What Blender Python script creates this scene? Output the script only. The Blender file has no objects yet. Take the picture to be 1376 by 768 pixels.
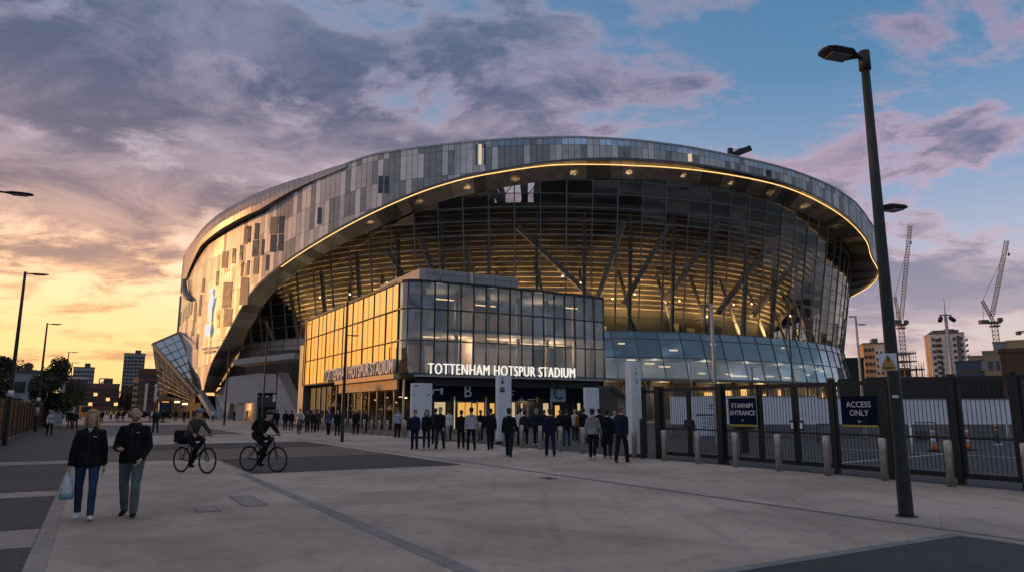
import bpy, bmesh, math, random
from math import sin, cos, tan, atan2, sqrt, pi, radians
from mathutils import Vector, Matrix, noise as mnoise
random.seed(7)
SC = bpy.context.scene
COL = SC.collection
V = Vector
# ------------------------------------------------------------------ camera
F = 950.0; CX, CY = 688.0, 384.0; EYE = 1.7
TH = math.atan(166/950); CT, ST = cos(TH), sin(TH)
def ray(px, py):
    u = (px-CX)/F; v = (CY-py)/F
    return V((u, CT - v*ST, ST + v*CT))
def at(px, py, d):                       # point at optical depth d
    r = ray(px, py); return V((0, 0, EYE)) + r*d
def atY(px, py, Y):
    r = ray(px, py); return V((0, 0, EYE)) + r*(Y/r.y)
def gp(px, py, z=0.0):                   # point on level z
    r = ray(px, py); k = (z-EYE)/r.z
    return V((0, 0, EYE)) + r*k
def proj(p):
    x, y, z = p.x, p.y, p.z-EYE
    d = y*CT + z*ST; w = -y*ST + z*CT
    return CX + F*x/d, CY - F*w/d
AX = V((sin(radians(-30.2)), cos(radians(-30.2)), 0)); TX = V((AX.y, -AX.x, 0))
def P(s, t, z=0.0): return AX*s + TX*t + V((0, 0, z))
def st(p): return p.dot(AX), p.dot(TX)
cam = bpy.data.cameras.new('camera'); co = bpy.data.objects.new('camera', cam); COL.objects.link(co)
cam.sensor_width = 36; cam.lens = 36*F/1376; cam.clip_start = .1; cam.clip_end = 6000
co.location = (0, 0, EYE); co.rotation_euler = (pi/2 + TH, 0, 0); SC.camera = co
SC.view_settings.view_transform = 'Standard'; SC.view_settings.look = 'None'
SC.view_settings.exposure = .55; SC.view_settings.gamma = 1
SC.cycles.use_denoising = True
SC.cycles.transparent_max_bounces = 16; SC.cycles.max_bounces = 7; SC.cycles.glossy_bounces = 4
SC.cycles.sample_clamp_indirect = 4.0; SC.cycles.caustics_reflective = False; SC.cycles.caustics_refractive = False

# ------------------------------------------------------------------ node helpers
class G:
    def __init__(s, tree): s.t = tree; s.n = tree.nodes; s.l = tree.links
    def new(s, typ, **kw):
        nd = s.n.new(typ)
        for k, v in kw.items(): setattr(nd, k, v)
        return nd
    def put(s, sock, v):
        if v is None: return
        if hasattr(v, 'is_linked') or isinstance(v, bpy.types.NodeSocket): s.l.new(v, sock)
        else:
            try: sock.default_value = v
            except Exception: sock.default_value = tuple(v)+(1,)
    def m(s, op, a, b=None, c=None, clamp=False):
        nd = s.new('ShaderNodeMath', operation=op, use_clamp=clamp)
        for i, v in enumerate((a, b, c)): s.put(nd.inputs[i], v)
        return nd.outputs[0]
    def sm(s, v, lo, hi, a=0., b=1.):
        nd = s.new('ShaderNodeMapRange', interpolation_type='SMOOTHSTEP')
        for i, x in enumerate((v, lo, hi, a, b)): s.put(nd.inputs[i], x)
        return nd.outputs[0]
    def mix(s, f, a, b, mode='MIX'):
        nd = s.new('ShaderNodeMix', data_type='RGBA', blend_type=mode)
        s.put(nd.inputs[0], f); s.put(nd.inputs[6], a if not isinstance(a, tuple) or len(a) == 4 else a+(1,))
        s.put(nd.inputs[7], b if not isinstance(b, tuple) or len(b) == 4 else b+(1,))
        return nd.outputs[2]
    def ramp(s, f, stops):
        nd = s.new('ShaderNodeValToRGB'); s.put(nd.inputs[0], f); e = nd.color_ramp.elements
        while len(e) < len(stops): e.new(.5)
        for i, (p, c) in enumerate(stops): e[i].position = p; e[i].color = tuple(c)+(1,) if len(c) == 3 else c
        return nd.outputs[0]
    def noise(s, vec, scale, detail=4, rough=.55, dist=0., out=0):
        nd = s.new('ShaderNodeTexNoise'); s.put(nd.inputs['Vector'], vec); nd.inputs['Scale'].default_value = scale
        nd.inputs['Detail'].default_value = detail; nd.inputs['Roughness'].default_value = rough; nd.inputs['Distortion'].default_value = dist
        return nd.outputs[out]
    def comb(s, x, y, z):
        nd = s.new('ShaderNodeCombineXYZ')
        for i, v in enumerate((x, y, z)): s.put(nd.inputs[i], v)
        return nd.outputs[0]
MATS = {}
def newmat(name):
    m = bpy.data.materials.new(name); m.use_nodes = True
    for nd in list(m.node_tree.nodes): m.node_tree.nodes.remove(nd)
    g = G(m.node_tree); o = g.new('ShaderNodeOutputMaterial'); MATS[name] = m
    return m, g, o
def mat(name, col, rough=.6, metal=0., ns=0., amt=.25, bump=0., spec=.5, coords='Object', fine=0.):
    """plain surface with uneven tone and small relief"""
    if name in MATS: return MATS[name]
    m, g, o = newmat(name)
    b = g.new('ShaderNodeBsdfPrincipled'); g.l.new(b.outputs[0], o.inputs[0])
    b.inputs['Roughness'].default_value = rough; b.inputs['Metallic'].default_value = metal
    b.inputs['Specular IOR Level'].default_value = spec
    c = tuple(col)+(1,)
    if ns:
        tc = g.new('ShaderNodeTexCoord').outputs[coords]
        n = g.noise(tc, ns, 5, .6)
        f = g.sm(n, .3, .7)
        lo = tuple(x*(1-amt) for x in col); hi = tuple(min(1, x*(1+amt)) for x in col)
        cc = g.mix(f, lo, hi)
        if fine:
            n2 = g.noise(tc, ns*14, 3, .6); cc = g.mix(fine, cc, g.mix(g.sm(n2, .35, .65), (0, 0, 0), (1, 1, 1)), 'SOFT_LIGHT')
        g.l.new(cc, b.inputs['Base Color'])
        rr = g.m('MULTIPLY_ADD', n, .3, rough-.15, clamp=True); g.l.new(rr, b.inputs['Roughness'])
        if bump:
            bp = g.new('ShaderNodeBump'); bp.inputs['Strength'].default_value = bump; bp.inputs['Distance'].default_value = .02
            g.l.new(g.noise(tc, ns*8, 4, .6), bp.inputs['Height']); g.l.new(bp.outputs[0], b.inputs['Normal'])
    else: b.inputs['Base Color'].default_value = c
    return m
def emit(name, col, st):
    if name in MATS: return MATS[name]
    m, g, o = newmat(name); e = g.new('ShaderNodeEmission'); e.inputs[0].default_value = tuple(col)+(1,); e.inputs[1].default_value = st
    g.l.new(e.outputs[0], o.inputs[0]); return m
def glass(name, tint, refl=(.9, .9, .9), r0=.08, power=3., rough=.01, wav=.0, wsc=.25, rmax=1.):
    """coated architectural glazing: tinted see-through mixed with a mirror by viewing angle"""
    if name in MATS: return MATS[name]
    m, g, o = newmat(name)
    tr = g.new('ShaderNodeBsdfTransparent'); tr.inputs[0].default_value = tuple(tint)+(1,)
    gl = g.new('ShaderNodeBsdfGlossy'); gl.inputs['Color'].default_value = tuple(refl)+(1,); gl.inputs['Roughness'].default_value = rough
    lw = g.new('ShaderNodeLayerWeight'); lw.inputs['Blend'].default_value = .5
    f = g.m('POWER', lw.outputs['Facing'], power); f = g.m('MULTIPLY_ADD', f, rmax-r0, r0, clamp=True)
    if wav:
        tc = g.new('ShaderNodeTexCoord').outputs['Object']
        bp = g.new('ShaderNodeBump'); bp.inputs['Strength'].default_value = wav; bp.inputs['Distance'].default_value = .05
        g.l.new(g.noise(tc, wsc, 2, .4), bp.inputs['Height']); g.l.new(bp.outputs[0], gl.inputs['Normal'])
    mx = g.new('ShaderNodeMixShader'); g.l.new(f, mx.inputs[0]); g.l.new(tr.outputs[0], mx.inputs[1]); g.l.new(gl.outputs[0], mx.inputs[2])
    g.l.new(mx.outputs[0], o.inputs[0]); return m

# ------------------------------------------------------------------ mesh builder
class MB:
    def __init__(s): s.v = []; s.f = []; s.mi = []; s.sm = []
    def face(s, pts, mi=0, smooth=False):
        i = len(s.v); s.v += [V(p) for p in pts]; s.f.append(tuple(range(i, i+len(pts)))); s.mi.append(mi); s.sm.append(smooth)
    def box(s, c, size, rz=0., mi=0, ax=None):
        """box centred at c; ax = three axis vectors"""
        if ax is None: ax = (V((cos(rz), sin(rz), 0)), V((-sin(rz), cos(rz), 0)), V((0, 0, 1)))
        h = [V(a)*(d*.5) for a, d in zip(ax, size)]; c = V(c); i = len(s.v)
        for a in (-1, 1):
            for b in (-1, 1):
                for d in (-1, 1): s.v.append(c + h[0]*a + h[1]*b + h[2]*d)
        for q in ((0, 1, 3, 2), (4, 6, 7, 5), (0, 4, 5, 1), (2, 3, 7, 6), (0, 2, 6, 4), (1, 5, 7, 3)):
            s.f.append(tuple(i+k for k in q)); s.mi.append(mi); s.sm.append(False)
    def ring(s, c, ax1, ax2, r1, r2, n): return [c + ax1*(cos(2*pi*k/n)*r1) + ax2*(sin(2*pi*k/n)*r2) for k in range(n)]
    def loft(s, pts, rad, ref=(1, 0, 0), n=10, mi=0, smooth=True, cap=True, closed=False):
        pts = [V(p) for p in pts]; ref = V(ref); i0 = len(s.v); m = len(pts)
        for k, p in enumerate(pts):
            if closed: tg = pts[(k+1) % m]-pts[k-1]
            else: tg = pts[min(k+1, m-1)]-pts[max(k-1, 0)]
            tg = tg.normalized() if tg.length > 1e-9 else V((0, 0, 1))
            a = ref - tg*ref.dot(tg)
            if a.length < 1e-4: a = V((0, 1, 0)) - tg*tg.y
            a.normalize(); b = tg.cross(a); r = rad[k] if isinstance(rad, (list, tuple)) else rad
            r1, r2 = r if isinstance(r, (list, tuple)) else (r, r)
            s.v += s.ring(p, a, b, r1, r2, n)
        for k in range(m if closed else m-1):
            k2 = (k+1) % m
            for j in range(n):
                s.f.append((i0+k*n+j, i0+k*n+(j+1) % n, i0+k2*n+(j+1) % n, i0+k2*n+j)); s.mi.append(mi); s.sm.append(smooth)
        if cap and not closed:
            s.f.append(tuple(i0+j for j in reversed(range(n)))); s.mi.append(mi); s.sm.append(False)
            s.f.append(tuple(i0+(m-1)*n+j for j in range(n))); s.mi.append(mi); s.sm.append(False)
    def tube(s, p, q, r, r2=None, n=8, mi=0, smooth=True): s.loft([p, q], [r, r if r2 is None else r2], ref=(.31, .95, .05), n=n, mi=mi, smooth=smooth)
    def bar(s, p, q, w, h, up=(0, 0, 1), mi=0):
        p, q = V(p), V(q); d = q-p; L = d.length
        if L < 1e-6: return
        d /= L; up = V(up); a = d.cross(up)
        if a.length < 1e-4: a = d.cross(V((1, 0, 0)))
        a.normalize(); b = a.cross(d)
        s.box((p+q)/2, (L, w, h), mi=mi, ax=(d, a, b))
    def prism(s, poly, ext, mi=0):
        poly = [V(p) for p in poly]; ext = V(ext); n = len(poly); i = len(s.v)
        s.v += poly + [p+ext for p in poly]
        s.f.append(tuple(i+k for k in reversed(range(n)))); s.f.append(tuple(i+n+k for k in range(n)))
        s.f += [(i+k, i+(k+1) % n, i+n+(k+1) % n, i+n+k) for k in range(n)]
        s.mi += [mi]*(n+2); s.sm += [False]*(n+2)
    def ball(s, c, r, n=12, m=8, mi=0):
        c = V(c); rr = r if isinstance(r, (tuple, list)) else (r, r, r)
        pts = []; rd = []
        for k in range(m+1):
            a = -pi/2 + pi*k/m; pts.append(c+V((0, 0, sin(a)*rr[2]))); rd.append((max(.001, cos(a)*rr[0]), max(.001, cos(a)*rr[1])))
        s.loft(pts, rd, n=n, mi=mi)
    def mesh(s, name, mats, origin=(0, 0, 0), recalc=False):
        me = bpy.data.meshes.new(name); o = V(origin)
        me.from_pydata([tuple(p-o) for p in s.v], [], s.f)
        for m in (mats if isinstance(mats, (list, tuple)) else [mats]): me.materials.append(m)
        me.polygons.foreach_set('material_index', s.mi); me.polygons.foreach_set('use_smooth', s.sm)
        if recalc:
            bm = bmesh.new(); bm.from_mesh(me); bmesh.ops.recalc_face_normals(bm, faces=bm.faces); bm.to_mesh(me); bm.free()
        me.update(); return me
    def build(s, name, mats, parent=None, origin=(0, 0, 0), bevel=0., recalc=True):
        me = s.mesh(name, mats, origin, recalc)
        o = bpy.data.objects.new(name, me); COL.objects.link(o)
        if parent is not None: o.parent = parent
        else: o.location = origin
        if bevel:
            b = o.modifiers.new('bevel', 'BEVEL'); b.width = bevel; b.segments = 2; b.limit_method = 'ANGLE'
        return o
def tag(o, label=None, cat=None, group=None, kind=None):
    if label: o['label'] = label
    if cat: o['category'] = cat
    if group: o['group'] = group
    if kind: o['kind'] = kind
    return o
def empty(name, loc, rz=0., label=None, cat=None, group=None):
    o = bpy.data.objects.new(name, None); COL.objects.link(o); o.location = loc; o.rotation_euler = (0, 0, rz); o.empty_display_size = .3
    return tag(o, label, cat, group)
KIDS = {}
def kids(o): return [c for c in bpy.data.objects if c.parent == o]
def copy_tree(o, parent=None):
    c = o.copy(); COL.objects.link(c)
    if parent is not None: c.parent = parent
    for ch in kids(o): copy_tree(ch, c)
    return c
def clone(o, loc, rz, label=None, group=None, cat=None):
    c = copy_tree(o); c.location = loc; c.rotation_euler = (0, 0, rz); tag(c, label, cat, group); return c
def text_mesh(txt, size, depth=.02, bold=0., sx=1., align='CENTER', space=1.0):
    cu = bpy.data.curves.new('lettering', 'FONT'); cu.body = txt; cu.size = size; cu.extrude = depth/2; cu.offset = bold
    cu.align_x = align; cu.align_y = 'CENTER'; cu.space_character = space; cu.resolution_u = 3; cu.space_line = .95
    ob = bpy.data.objects.new('lettering', cu); COL.objects.link(ob)
    dg = bpy.context.evaluated_depsgraph_get(); me = bpy.data.meshes.new_from_object(ob.evaluated_get(dg))
    bpy.data.objects.remove(ob); bpy.data.curves.remove(cu)
    for v in me.vertices: v.co.x *= sx
    return me
def text(name, txt, size, m, pos, right, normal, parent=None, origin=(0, 0, 0), up=(0, 0, 1), **kw):
    me = text_mesh(txt, size, **kw); me.materials.clear(); me.materials.append(m)
    r = V(right).normalized(); nrm = V(normal).normalized(); u = V(up); u = (u - nrm*u.dot(nrm)).normalized()
    M = Matrix(((r.x, u.x, nrm.x), (r.y, u.y, nrm.y), (r.z, u.z, nrm.z))); p = V(pos)-V(origin)
    for v in me.vertices: v.co = M @ v.co + p
    o = bpy.data.objects.new(name, me); COL.objects.link(o)
    if parent is not None: o.parent = parent
    return o
def lamp(name, typ, loc, power, col, parent=None, radius=.3, **kw):
    l = bpy.data.lights.new(name, typ); l.energy = power; l.color = col
    if typ in ('POINT', 'SPOT'): l.shadow_soft_size = radius
    for k, v in kw.items(): setattr(l, k, v)
    o = bpy.data.objects.new(name, l); COL.objects.link(o); o.location = loc
    if parent is not None: o.parent = parent
    return o

# ------------------------------------------------------------------ sky, sun
SUN_AZ, SUN_EL = radians(-80), radians(6.5)
w = bpy.data.worlds.new('World'); SC.world = w; w.use_nodes = True
g = G(w.node_tree)
for nd in list(g.n): g.n.remove(nd)
out = g.new('ShaderNodeOutputWorld'); bg = g.new('ShaderNodeBackground'); g.l.new(bg.outputs[0], out.inputs[0])
gen = g.new('ShaderNodeTexCoord').outputs['Generated']
sep = g.new('ShaderNodeSeparateXYZ'); g.l.new(gen, sep.inputs[0]); X, Yd, Z = sep.outputs
az = g.m('ARCTAN2', X, Yd); el = g.m('MAXIMUM', Z, 0.)
cs = g.m('COSINE', g.m('SUBTRACT', az, radians(-50)))
Lf = g.sm(cs, .15, 1.0)
skyR = g.ramp(el, [(0, (.72, .49, .37)), (.08, (.58, .47, .45)), (.17, (.42, .42, .50)), (.28, (.215, .305, .47)), (.42, (.085, .20, .36)), (.56, (.05, .155, .31)), (.62, (.12, .25, .42)), (.8, (.50, .46, .48)), (1, (.56, .50, .50))])  # zenith stops of these ramps brightened as unseen fill light
skyL = g.ramp(el, [(0, (.86, .34, .07)), (.04, (.96, .45, .11)), (.09, (1.0, .62, .26)), (.14, (1.0, .75, .46)), (.2, (.90, .68, .52)), (.28, (.50, .48, .50)), (.40, (.19, .26, .39)), (.58, (.10, .18, .32)), (.8, (.50, .46, .48)), (1, (.56, .50, .50))])
skyB = g.ramp(el, [(0, (.36, .33, .38)), (.08, (.31, .32, .40)), (.2, (.26, .33, .45)), (.4, (.24, .35, .50)), (.62, (.26, .33, .45)), (.8, (.50, .46, .48)), (1, (.56, .50, .50))])
Bf = g.sm(cs, -.02, -.55)
sky = g.mix(Bf, g.mix(Lf, skyR, skyL), skyB)
glow = g.m('MULTIPLY', g.sm(cs, .75, .98), g.sm(el, .34, .02))
sky = g.mix(g.m('MULTIPLY', glow, .75), sky, (1.15, .68, .27))
# clouds lie on a level sheet: flatten towards the horizon
dn = g.m('ADD', el, .21)
cx = g.m('DIVIDE', X, dn); cy = g.m('DIVIDE', Yd, dn)
cv = g.comb(g.m('MULTIPLY', cx, .8), cy, 0.)
n1 = g.noise(cv, 2.0, 10, .60, .35)
vadd = g.new('ShaderNodeVectorMath', operation='ADD'); g.l.new(cv, vadd.inputs[0]); vadd.inputs[1].default_value = (7.3, 2.1, 3.)
n2 = g.noise(vadd.outputs[0], 4.6, 9, .62, .4)
n0 = g.noise(vadd.outputs[0], .42, 2, .5)
nn = g.m('ADD', g.m('MULTIPLY', n1, .66), g.m('MULTIPLY', n2, .34)); nn = g.m('ADD', nn, g.m('MULTIPLY', n0, .20))
# more cover towards the upper left, broken to the right
cov = g.m('MULTIPLY', g.sm(cs, .15, .95), g.sm(el, .10, .36))
low = g.m('MULTIPLY', g.sm(cs, .1, .9, 1., .0), g.sm(el, .42, .20))
bank = g.m('MULTIPLY', g.sm(el, .05, .12), g.sm(el, .30, .16))
rb = g.m('MULTIPLY', bank, g.sm(g.m('COSINE', g.m('SUBTRACT', az, radians(36))), .90, .995))
lb = g.m('MULTIPLY', g.m('MULTIPLY', g.sm(el, .09, .17), g.sm(el, .34, .22)), g.sm(cs, .6, .95))
th = g.m('SUBTRACT', .635, g.m('MULTIPLY', cov, .125)); th = g.m('SUBTRACT', th, g.m('MULTIPLY', rb, .10)); th = g.m('SUBTRACT', th, g.m('MULTIPLY', lb, .05)); th = g.m('SUBTRACT', th, g.m('MULTIPLY', Bf, .06))
th = g.m('ADD', th, g.m('MULTIPLY', g.m('MULTIPLY', g.sm(cs, .97, .995), g.sm(el, .34, .22)), .10))
d = g.m('SUBTRACT', nn, th)
mask = g.sm(d, -.035, .045); thick = g.sm(d, .0, .085)
coreL = g.ramp(el, [(0, (.55, .26, .12)), (.10, (.46, .22, .13)), (.2, (.29, .155, .145)), (.3, (.125, .09, .135)), (.42, (.068, .075, .135)), (.6, (.10, .14, .21)), (.8, (.34, .32, .34)), (1, (.40, .36, .37))])
coreR = g.ramp(el, [(0, (.42, .31, .30)), (.12, (.25, .215, .29)), (.25, (.125, .135, .215)), (.42, (.08, .11, .19)), (.6, (.08, .14, .24)), (.8, (.34, .32, .34)), (1, (.40, .36, .37))])
edgeL = g.ramp(el, [(0, (1.0, .5, .16)), (.12, (.95, .5, .2)), (.2, (.85, .47, .28)), (.3, (.46, .33, .36)), (.45, (.25, .235, .33)), (.6, (.24, .29, .40)), (1, (.1, .14, .2))])
edgeR = g.ramp(el, [(0, (.62, .44, .40)), (.14, (.50, .37, .43)), (.28, (.48, .32, .40)), (.45, (.32, .25, .34)), (.6, (.18, .22, .34)), (1, (.08, .12, .2))])
core = g.mix(Lf, coreR, coreL); edge = g.mix(Lf, edgeR, edgeL)
core = g.mix(Bf, core, (.085, .12, .17)); edge = g.mix(Bf, edge, (.16, .18, .23))
mott = g.sm(g.noise(vadd.outputs[0], 3.0, 9, .64, .5), .40, .66)
ccol = g.mix(g.m('MULTIPLY', thick, g.m('MULTIPLY_ADD', mott, -.62, 1.)), edge, core)
sky = g.mix(g.m('MULTIPLY', mask, .93), sky, ccol)
# below the horizon: dull ground tone
sky = g.mix(g.sm(Z, -.02, .0), (.09, .085, .085), sky)
nis = g.new('ShaderNodeTexSky', sky_type='NISHITA'); nis.sun_disc = False; nis.sun_elevation = SUN_EL; nis.sun_rotation = SUN_AZ
nm = g.new('ShaderNodeVectorMath', operation='SCALE'); g.l.new(nis.outputs[0], nm.inputs[0]); nm.inputs[3].default_value = .012
tot = g.new('ShaderNodeVectorMath', operation='ADD'); g.l.new(nm.outputs[0], tot.inputs[0])
sk = g.new('ShaderNodeVectorMath', operation='SCALE'); g.l.new(sky, sk.inputs[0]); sk.inputs[3].default_value = .80
g.l.new(sk.outputs[0], tot.inputs[1])
g.l.new(tot.outputs[0], bg.inputs[0]); bg.inputs[1].default_value = 1.0
sun = lamp('sun', 'SUN', (0, 0, 200), 1.05, (1.0, .44, .12), angle=radians(.6))
sd = V((sin(SUN_AZ)*cos(SUN_EL), cos(SUN_AZ)*cos(SUN_EL), sin(SUN_EL)))
sun.rotation_euler = sd.to_track_quat('Z', 'Y').to_euler()
# ------------------------------------------------------------------ materials
def ground_mat(name, base, dark, stain=.5, scale=.35, rough=.85, joint=None, fleck=.35):
    m, g, o = newmat(name); b = g.new('ShaderNodeBsdfPrincipled'); g.l.new(b.outputs[0], o.inputs[0])
    tc = g.new('ShaderNodeTexCoord').outputs['Object']
    n = g.noise(tc, scale, 6, .62, .4); n2 = g.noise(tc, scale*5.3, 5, .6); n3 = g.noise(tc, 38, 3, .7)
    c = g.mix(g.m('MULTIPLY', g.sm(n, .36, .68), stain), base, dark)
    c = g.mix(g.m('MULTIPLY', g.sm(n2, .52, .74), stain*.8), c, dark)
    sp = g.sm(g.noise(tc, 95, 2, .5), .62, .72); c = g.mix(g.m('MULTIPLY', sp, fleck), c, tuple(x*.45 for x in base))
    c = g.mix(g.m('MULTIPLY', g.sm(n3, .5, .8), fleck*.6), c, tuple(min(1, x*1.35) for x in base))
    # gum spots and drips
    vo = g.new('ShaderNodeTexVoronoi'); g.l.new(tc, vo.inputs['Vector']); vo.inputs['Scale'].default_value = .85
    spot = g.m('LESS_THAN', vo.outputs['Distance'], .035); c = g.mix(g.m('MULTIPLY', spot, .55), c, dark)
    mp = g.new('ShaderNodeMapping'); g.l.new(tc, mp.inputs[0]); mp.inputs['Rotation'].default_value = (0, 0, radians(30.2)); mp.inputs['Scale'].default_value = (1, .06, 1)
    tyre = g.noise(mp.outputs[0], 2.6, 4, .6); c = g.mix(g.m('MULTIPLY', g.sm(tyre, .54, .72), .35), c, dark)
    mp2 = g.new('ShaderNodeMapping'); g.l.new(tc, mp2.inputs[0]); mp2.inputs['Rotation'].default_value = (0, 0, radians(-48)); mp2.inputs['Scale'].default_value = (1, .04, 1)
    t2 = g.noise(mp2.outputs[0], 1.9, 3, .6); c = g.mix(g.m('MULTIPLY', g.sm(t2, .58, .70), .3), c, dark)
    hb = n3
    if joint:
        mj = g.new('ShaderNodeMapping'); g.l.new(tc, mj.inputs[0]); mj.inputs['Rotation'].default_value = (0, 0, radians(-30.2-90+120.4 if False else 30.2))
        br = g.new('ShaderNodeTexBrick'); g.l.new(mj.outputs[0], br.inputs['Vector']); br.inputs['Scale'].default_value = 1.
        br.inputs['Brick Width'].default_value = joint[0]; br.inputs['Row Height'].default_value = joint[1]; br.inputs['Mortar Size'].default_value = joint[2]; br.offset = joint[3]
        br.inputs['Color1'].default_value = (.72, .72, .72, 1); br.inputs['Color2'].default_value = (1.25, 1.2, 1.2, 1); br.inputs['Mortar'].default_value = (.42, .42, .42, 1)
        c = g.mix(joint[4], c, g.mix(1., c, br.outputs['Color'], 'MULTIPLY'))
    g.l.new(c, b.inputs['Base Color'])
    g.l.new(g.m('MULTIPLY_ADD', n2, .3, rough-.2, clamp=True), b.inputs['Roughness'])
    bp = g.new('ShaderNodeBump'); bp.inputs['Strength'].default_value = .35; bp.inputs['Distance'].default_value = .01
    g.l.new(g.noise(tc, 60, 4, .7), bp.inputs['Height']); g.l.new(bp.outputs[0], b.inputs['Normal'])
    return m
M_conc = ground_mat('plaza_concrete', (.46, .388, .335), (.23, .19, .163), .72, .28, joint=(4.8, 2.4, .012, .5, .32), fleck=.8)
M_band = ground_mat('pale_granite', (.31, .275, .265), (.22, .195, .19), .4, .5, joint=(1.2, .6, .012, .5, .6))
M_tarm = ground_mat('tarmac', (.042, .044, .048), (.028, .03, .033), .5, .4)
M_brown = ground_mat('buff_tarmac', (.155, .115, .09), (.11, .082, .066), .5, .4)
M_grey = ground_mat('grey_tarmac', (.115, .108, .112), (.085, .08, .085), .5, .4)
M_pav = ground_mat('block_paving', (.062, .06, .064), (.038, .038, .042), .5, .5, joint=(.2, .1, .008, .5, .75))
M_drain = ground_mat('drain_stone', (.23, .24, .245), (.17, .175, .18), .5, .8, joint=(.8, .6, .012, .5, .6))
M_land = ground_mat('land', (.085, .083, .08), (.06, .06, .055), .5, .05)
M_line = mat('road_paint', (.62, .62, .6), .7, ns=3, amt=.25)
M_black = mat('black_metal', (.012, .014, .017), .45, ns=2.5, amt=.35)
M_pole = mat('pole_paint', (.022, .028, .032), .5, .1, ns=3., amt=.3)
M_steel = mat('brushed_steel', (.52, .47, .44), .38, .75, ns=4, amt=.18)
M_white = mat('white_panel', (.80, .79, .84), .5, ns=1.5, amt=.06)
M_navy = mat('navy_panel', (.004, .010, .030), .7, ns=2, amt=.3, spec=.08)
M_letter = emit('lit_letter', (1., .93, .84), .68)
M_whitep = mat('white_letter', (.78, .78, .8), .5)
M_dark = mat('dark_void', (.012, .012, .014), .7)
M_mull = mat('mullion', (.15, .175, .20), .45, .3, ns=2, amt=.2)
M_clad = [mat('clad_light', (.70, .67, .65), .45, .25, ns=.6, amt=.10, fine=.07), mat('clad_mid', (.56, .555, .555), .45, .15, ns=.6, amt=.12, fine=.07),
          mat('clad_dark', (.30, .315, .33), .42, .15, ns=.6, amt=.15, fine=.07), mat('clad_pale', (.78, .75, .73), .45, .25, ns=.6, amt=.08, fine=.07)]
M_smooth = [mat('visor_light', (.62, .58, .54), .3, .5, ns=.4, amt=.06), mat('visor_mid', (.52, .495, .48), .28, .5, ns=.4, amt=.06)]
M_rim = mat('roof_metal', (.42, .40, .42), .36, .7, ns=.5, amt=.1)
M_sof = [mat('soffit_mid', (.40, .395, .405), .45, .2, ns=.5, amt=.2), mat('soffit_dark', (.16, .165, .175), .45, .2, ns=.5, amt=.2), mat('soffit_light', (.62, .61, .61), .45, .2, ns=.5, amt=.2)]
M_concrete = mat('fair_concrete', (.50, .43, .42), .8, ns=.35, amt=.10, bump=.1)
M_under = mat('terrace_concrete', (.38, .32, .24), .8, ns=.22, amt=.5)
M_column = mat('column_paint', (.20, .19, .18), .55, .2, ns=.5, amt=.2)
M_inwall = mat('interior_wall', (.10, .09, .06), .8, ns=.3, amt=.15)
M_floor = mat('interior_floor', (.2, .19, .18), .6)
M_lampglow = emit('lamp_glow', (1., .72, .38), 14.)
M_strip = emit('strip_glow', (1., .68, .34), 1.7)
M_led = emit('led_glow', (1., .56, .19), 1.2)
M_warmwin = emit('warm_window', (1., .56, .18), .75)
M_gl_wall = glass('dark_glazing', (.58, .59, .58), (.80, .83, .86), .045, 4.2, .015, .04, .12, .92)
M_gl_low = glass('blue_glazing', (.42, .48, .52), (.60, .74, .83), .34, 1.6, .02, .06, .12, .95)
M_gl_box = glass('mirror_glazing', (.36, .34, .32), (.98, .95, .90), .45, .8, .008, .05, .22, 1.)
M_gl_lobby = glass('lobby_glazing', (.35, .34, .33), (.8, .8, .8), .05, 3., .01, .05, .25, .30)
M_gl_prow = glass('prow_glazing', (.10, .12, .14), (.86, .95, 1.), .85, 1.5, .02, .05, .2, 1.)

# ------------------------------------------------------------------ ground
M_dline = ground_mat('slot_drain', (.17, .16, .155), (.11, .105, .10), .5, .8)
M_cover = ground_mat('cover_fill', (.30, .265, .245), (.2, .175, .16), .6, .6)
def sheet(name, quads, m, z, kind='structure'):
    b = MB()
    for q in quads:
        o = [P(s, t, z) for s, t in q]
        if (o[1]-o[0]).cross(o[2]-o[1]).z < 0: o.reverse()
        b.face(o)
    return tag(b.build(name, m, None, (0, 0, z), recalc=False), kind=kind)
b = MB(); b.face([(-3000, -3000, -.02), (3000, -3000, -.02), (3000, 3000, -.02), (-3000, 3000, -.02)])
tag(b.build('ground', M_land, recalc=False), kind='structure')
def rect(s0, s1, t0, t1): return [(s0, t0), (s1, t0), (s1, t1), (s0, t1)]
sheet('plaza', [rect(-40, 330, -60, 70)], M_conc, 0)
def q(*pts): return [st(gp(*p)) for p in pts]
T1, T2, T3 = -.52, -.31, 0
sheet('paving', [rect(-30, 95, -4.3, T1)], M_pav, .004)
sheet('kerb_strip', [rect(-30, 95, T1, T2)], M_band, .008)
def tv(px, py): return st(gp(px, py))[1]
def sv(px, py): return st(gp(px, py))[0]
tb = st(gp(285, 614))[1]; tr = st(gp(515, 608))[1]
s1, s2, s3, s4 = sv(420, 632.5), sv(420, 612), sv(380, 600.5), sv(400, 592.5)
sheet('asphalt_bay', [rect(s1, s2, tb, tr)], M_tarm, .004)
sheet('buff_bay', [rect(s2+.12, s3, T2+.4, tr)], M_brown, .004)
sheet('asphalt_strip', [rect(s3+.01, s4, T2+.4, tr)], M_tarm, .0045)
s5, s6 = sv(300, 583), sv(260, 569.5)
sheet('grey_bay', [rect(s5, s6, T2+.4, st(gp(332, 583))[1])], M_grey, .004)
sheet('grey_bay', [rect(s6+14, s6+34, T2+.4, st(gp(332, 583))[1])], M_grey, .004)
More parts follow.
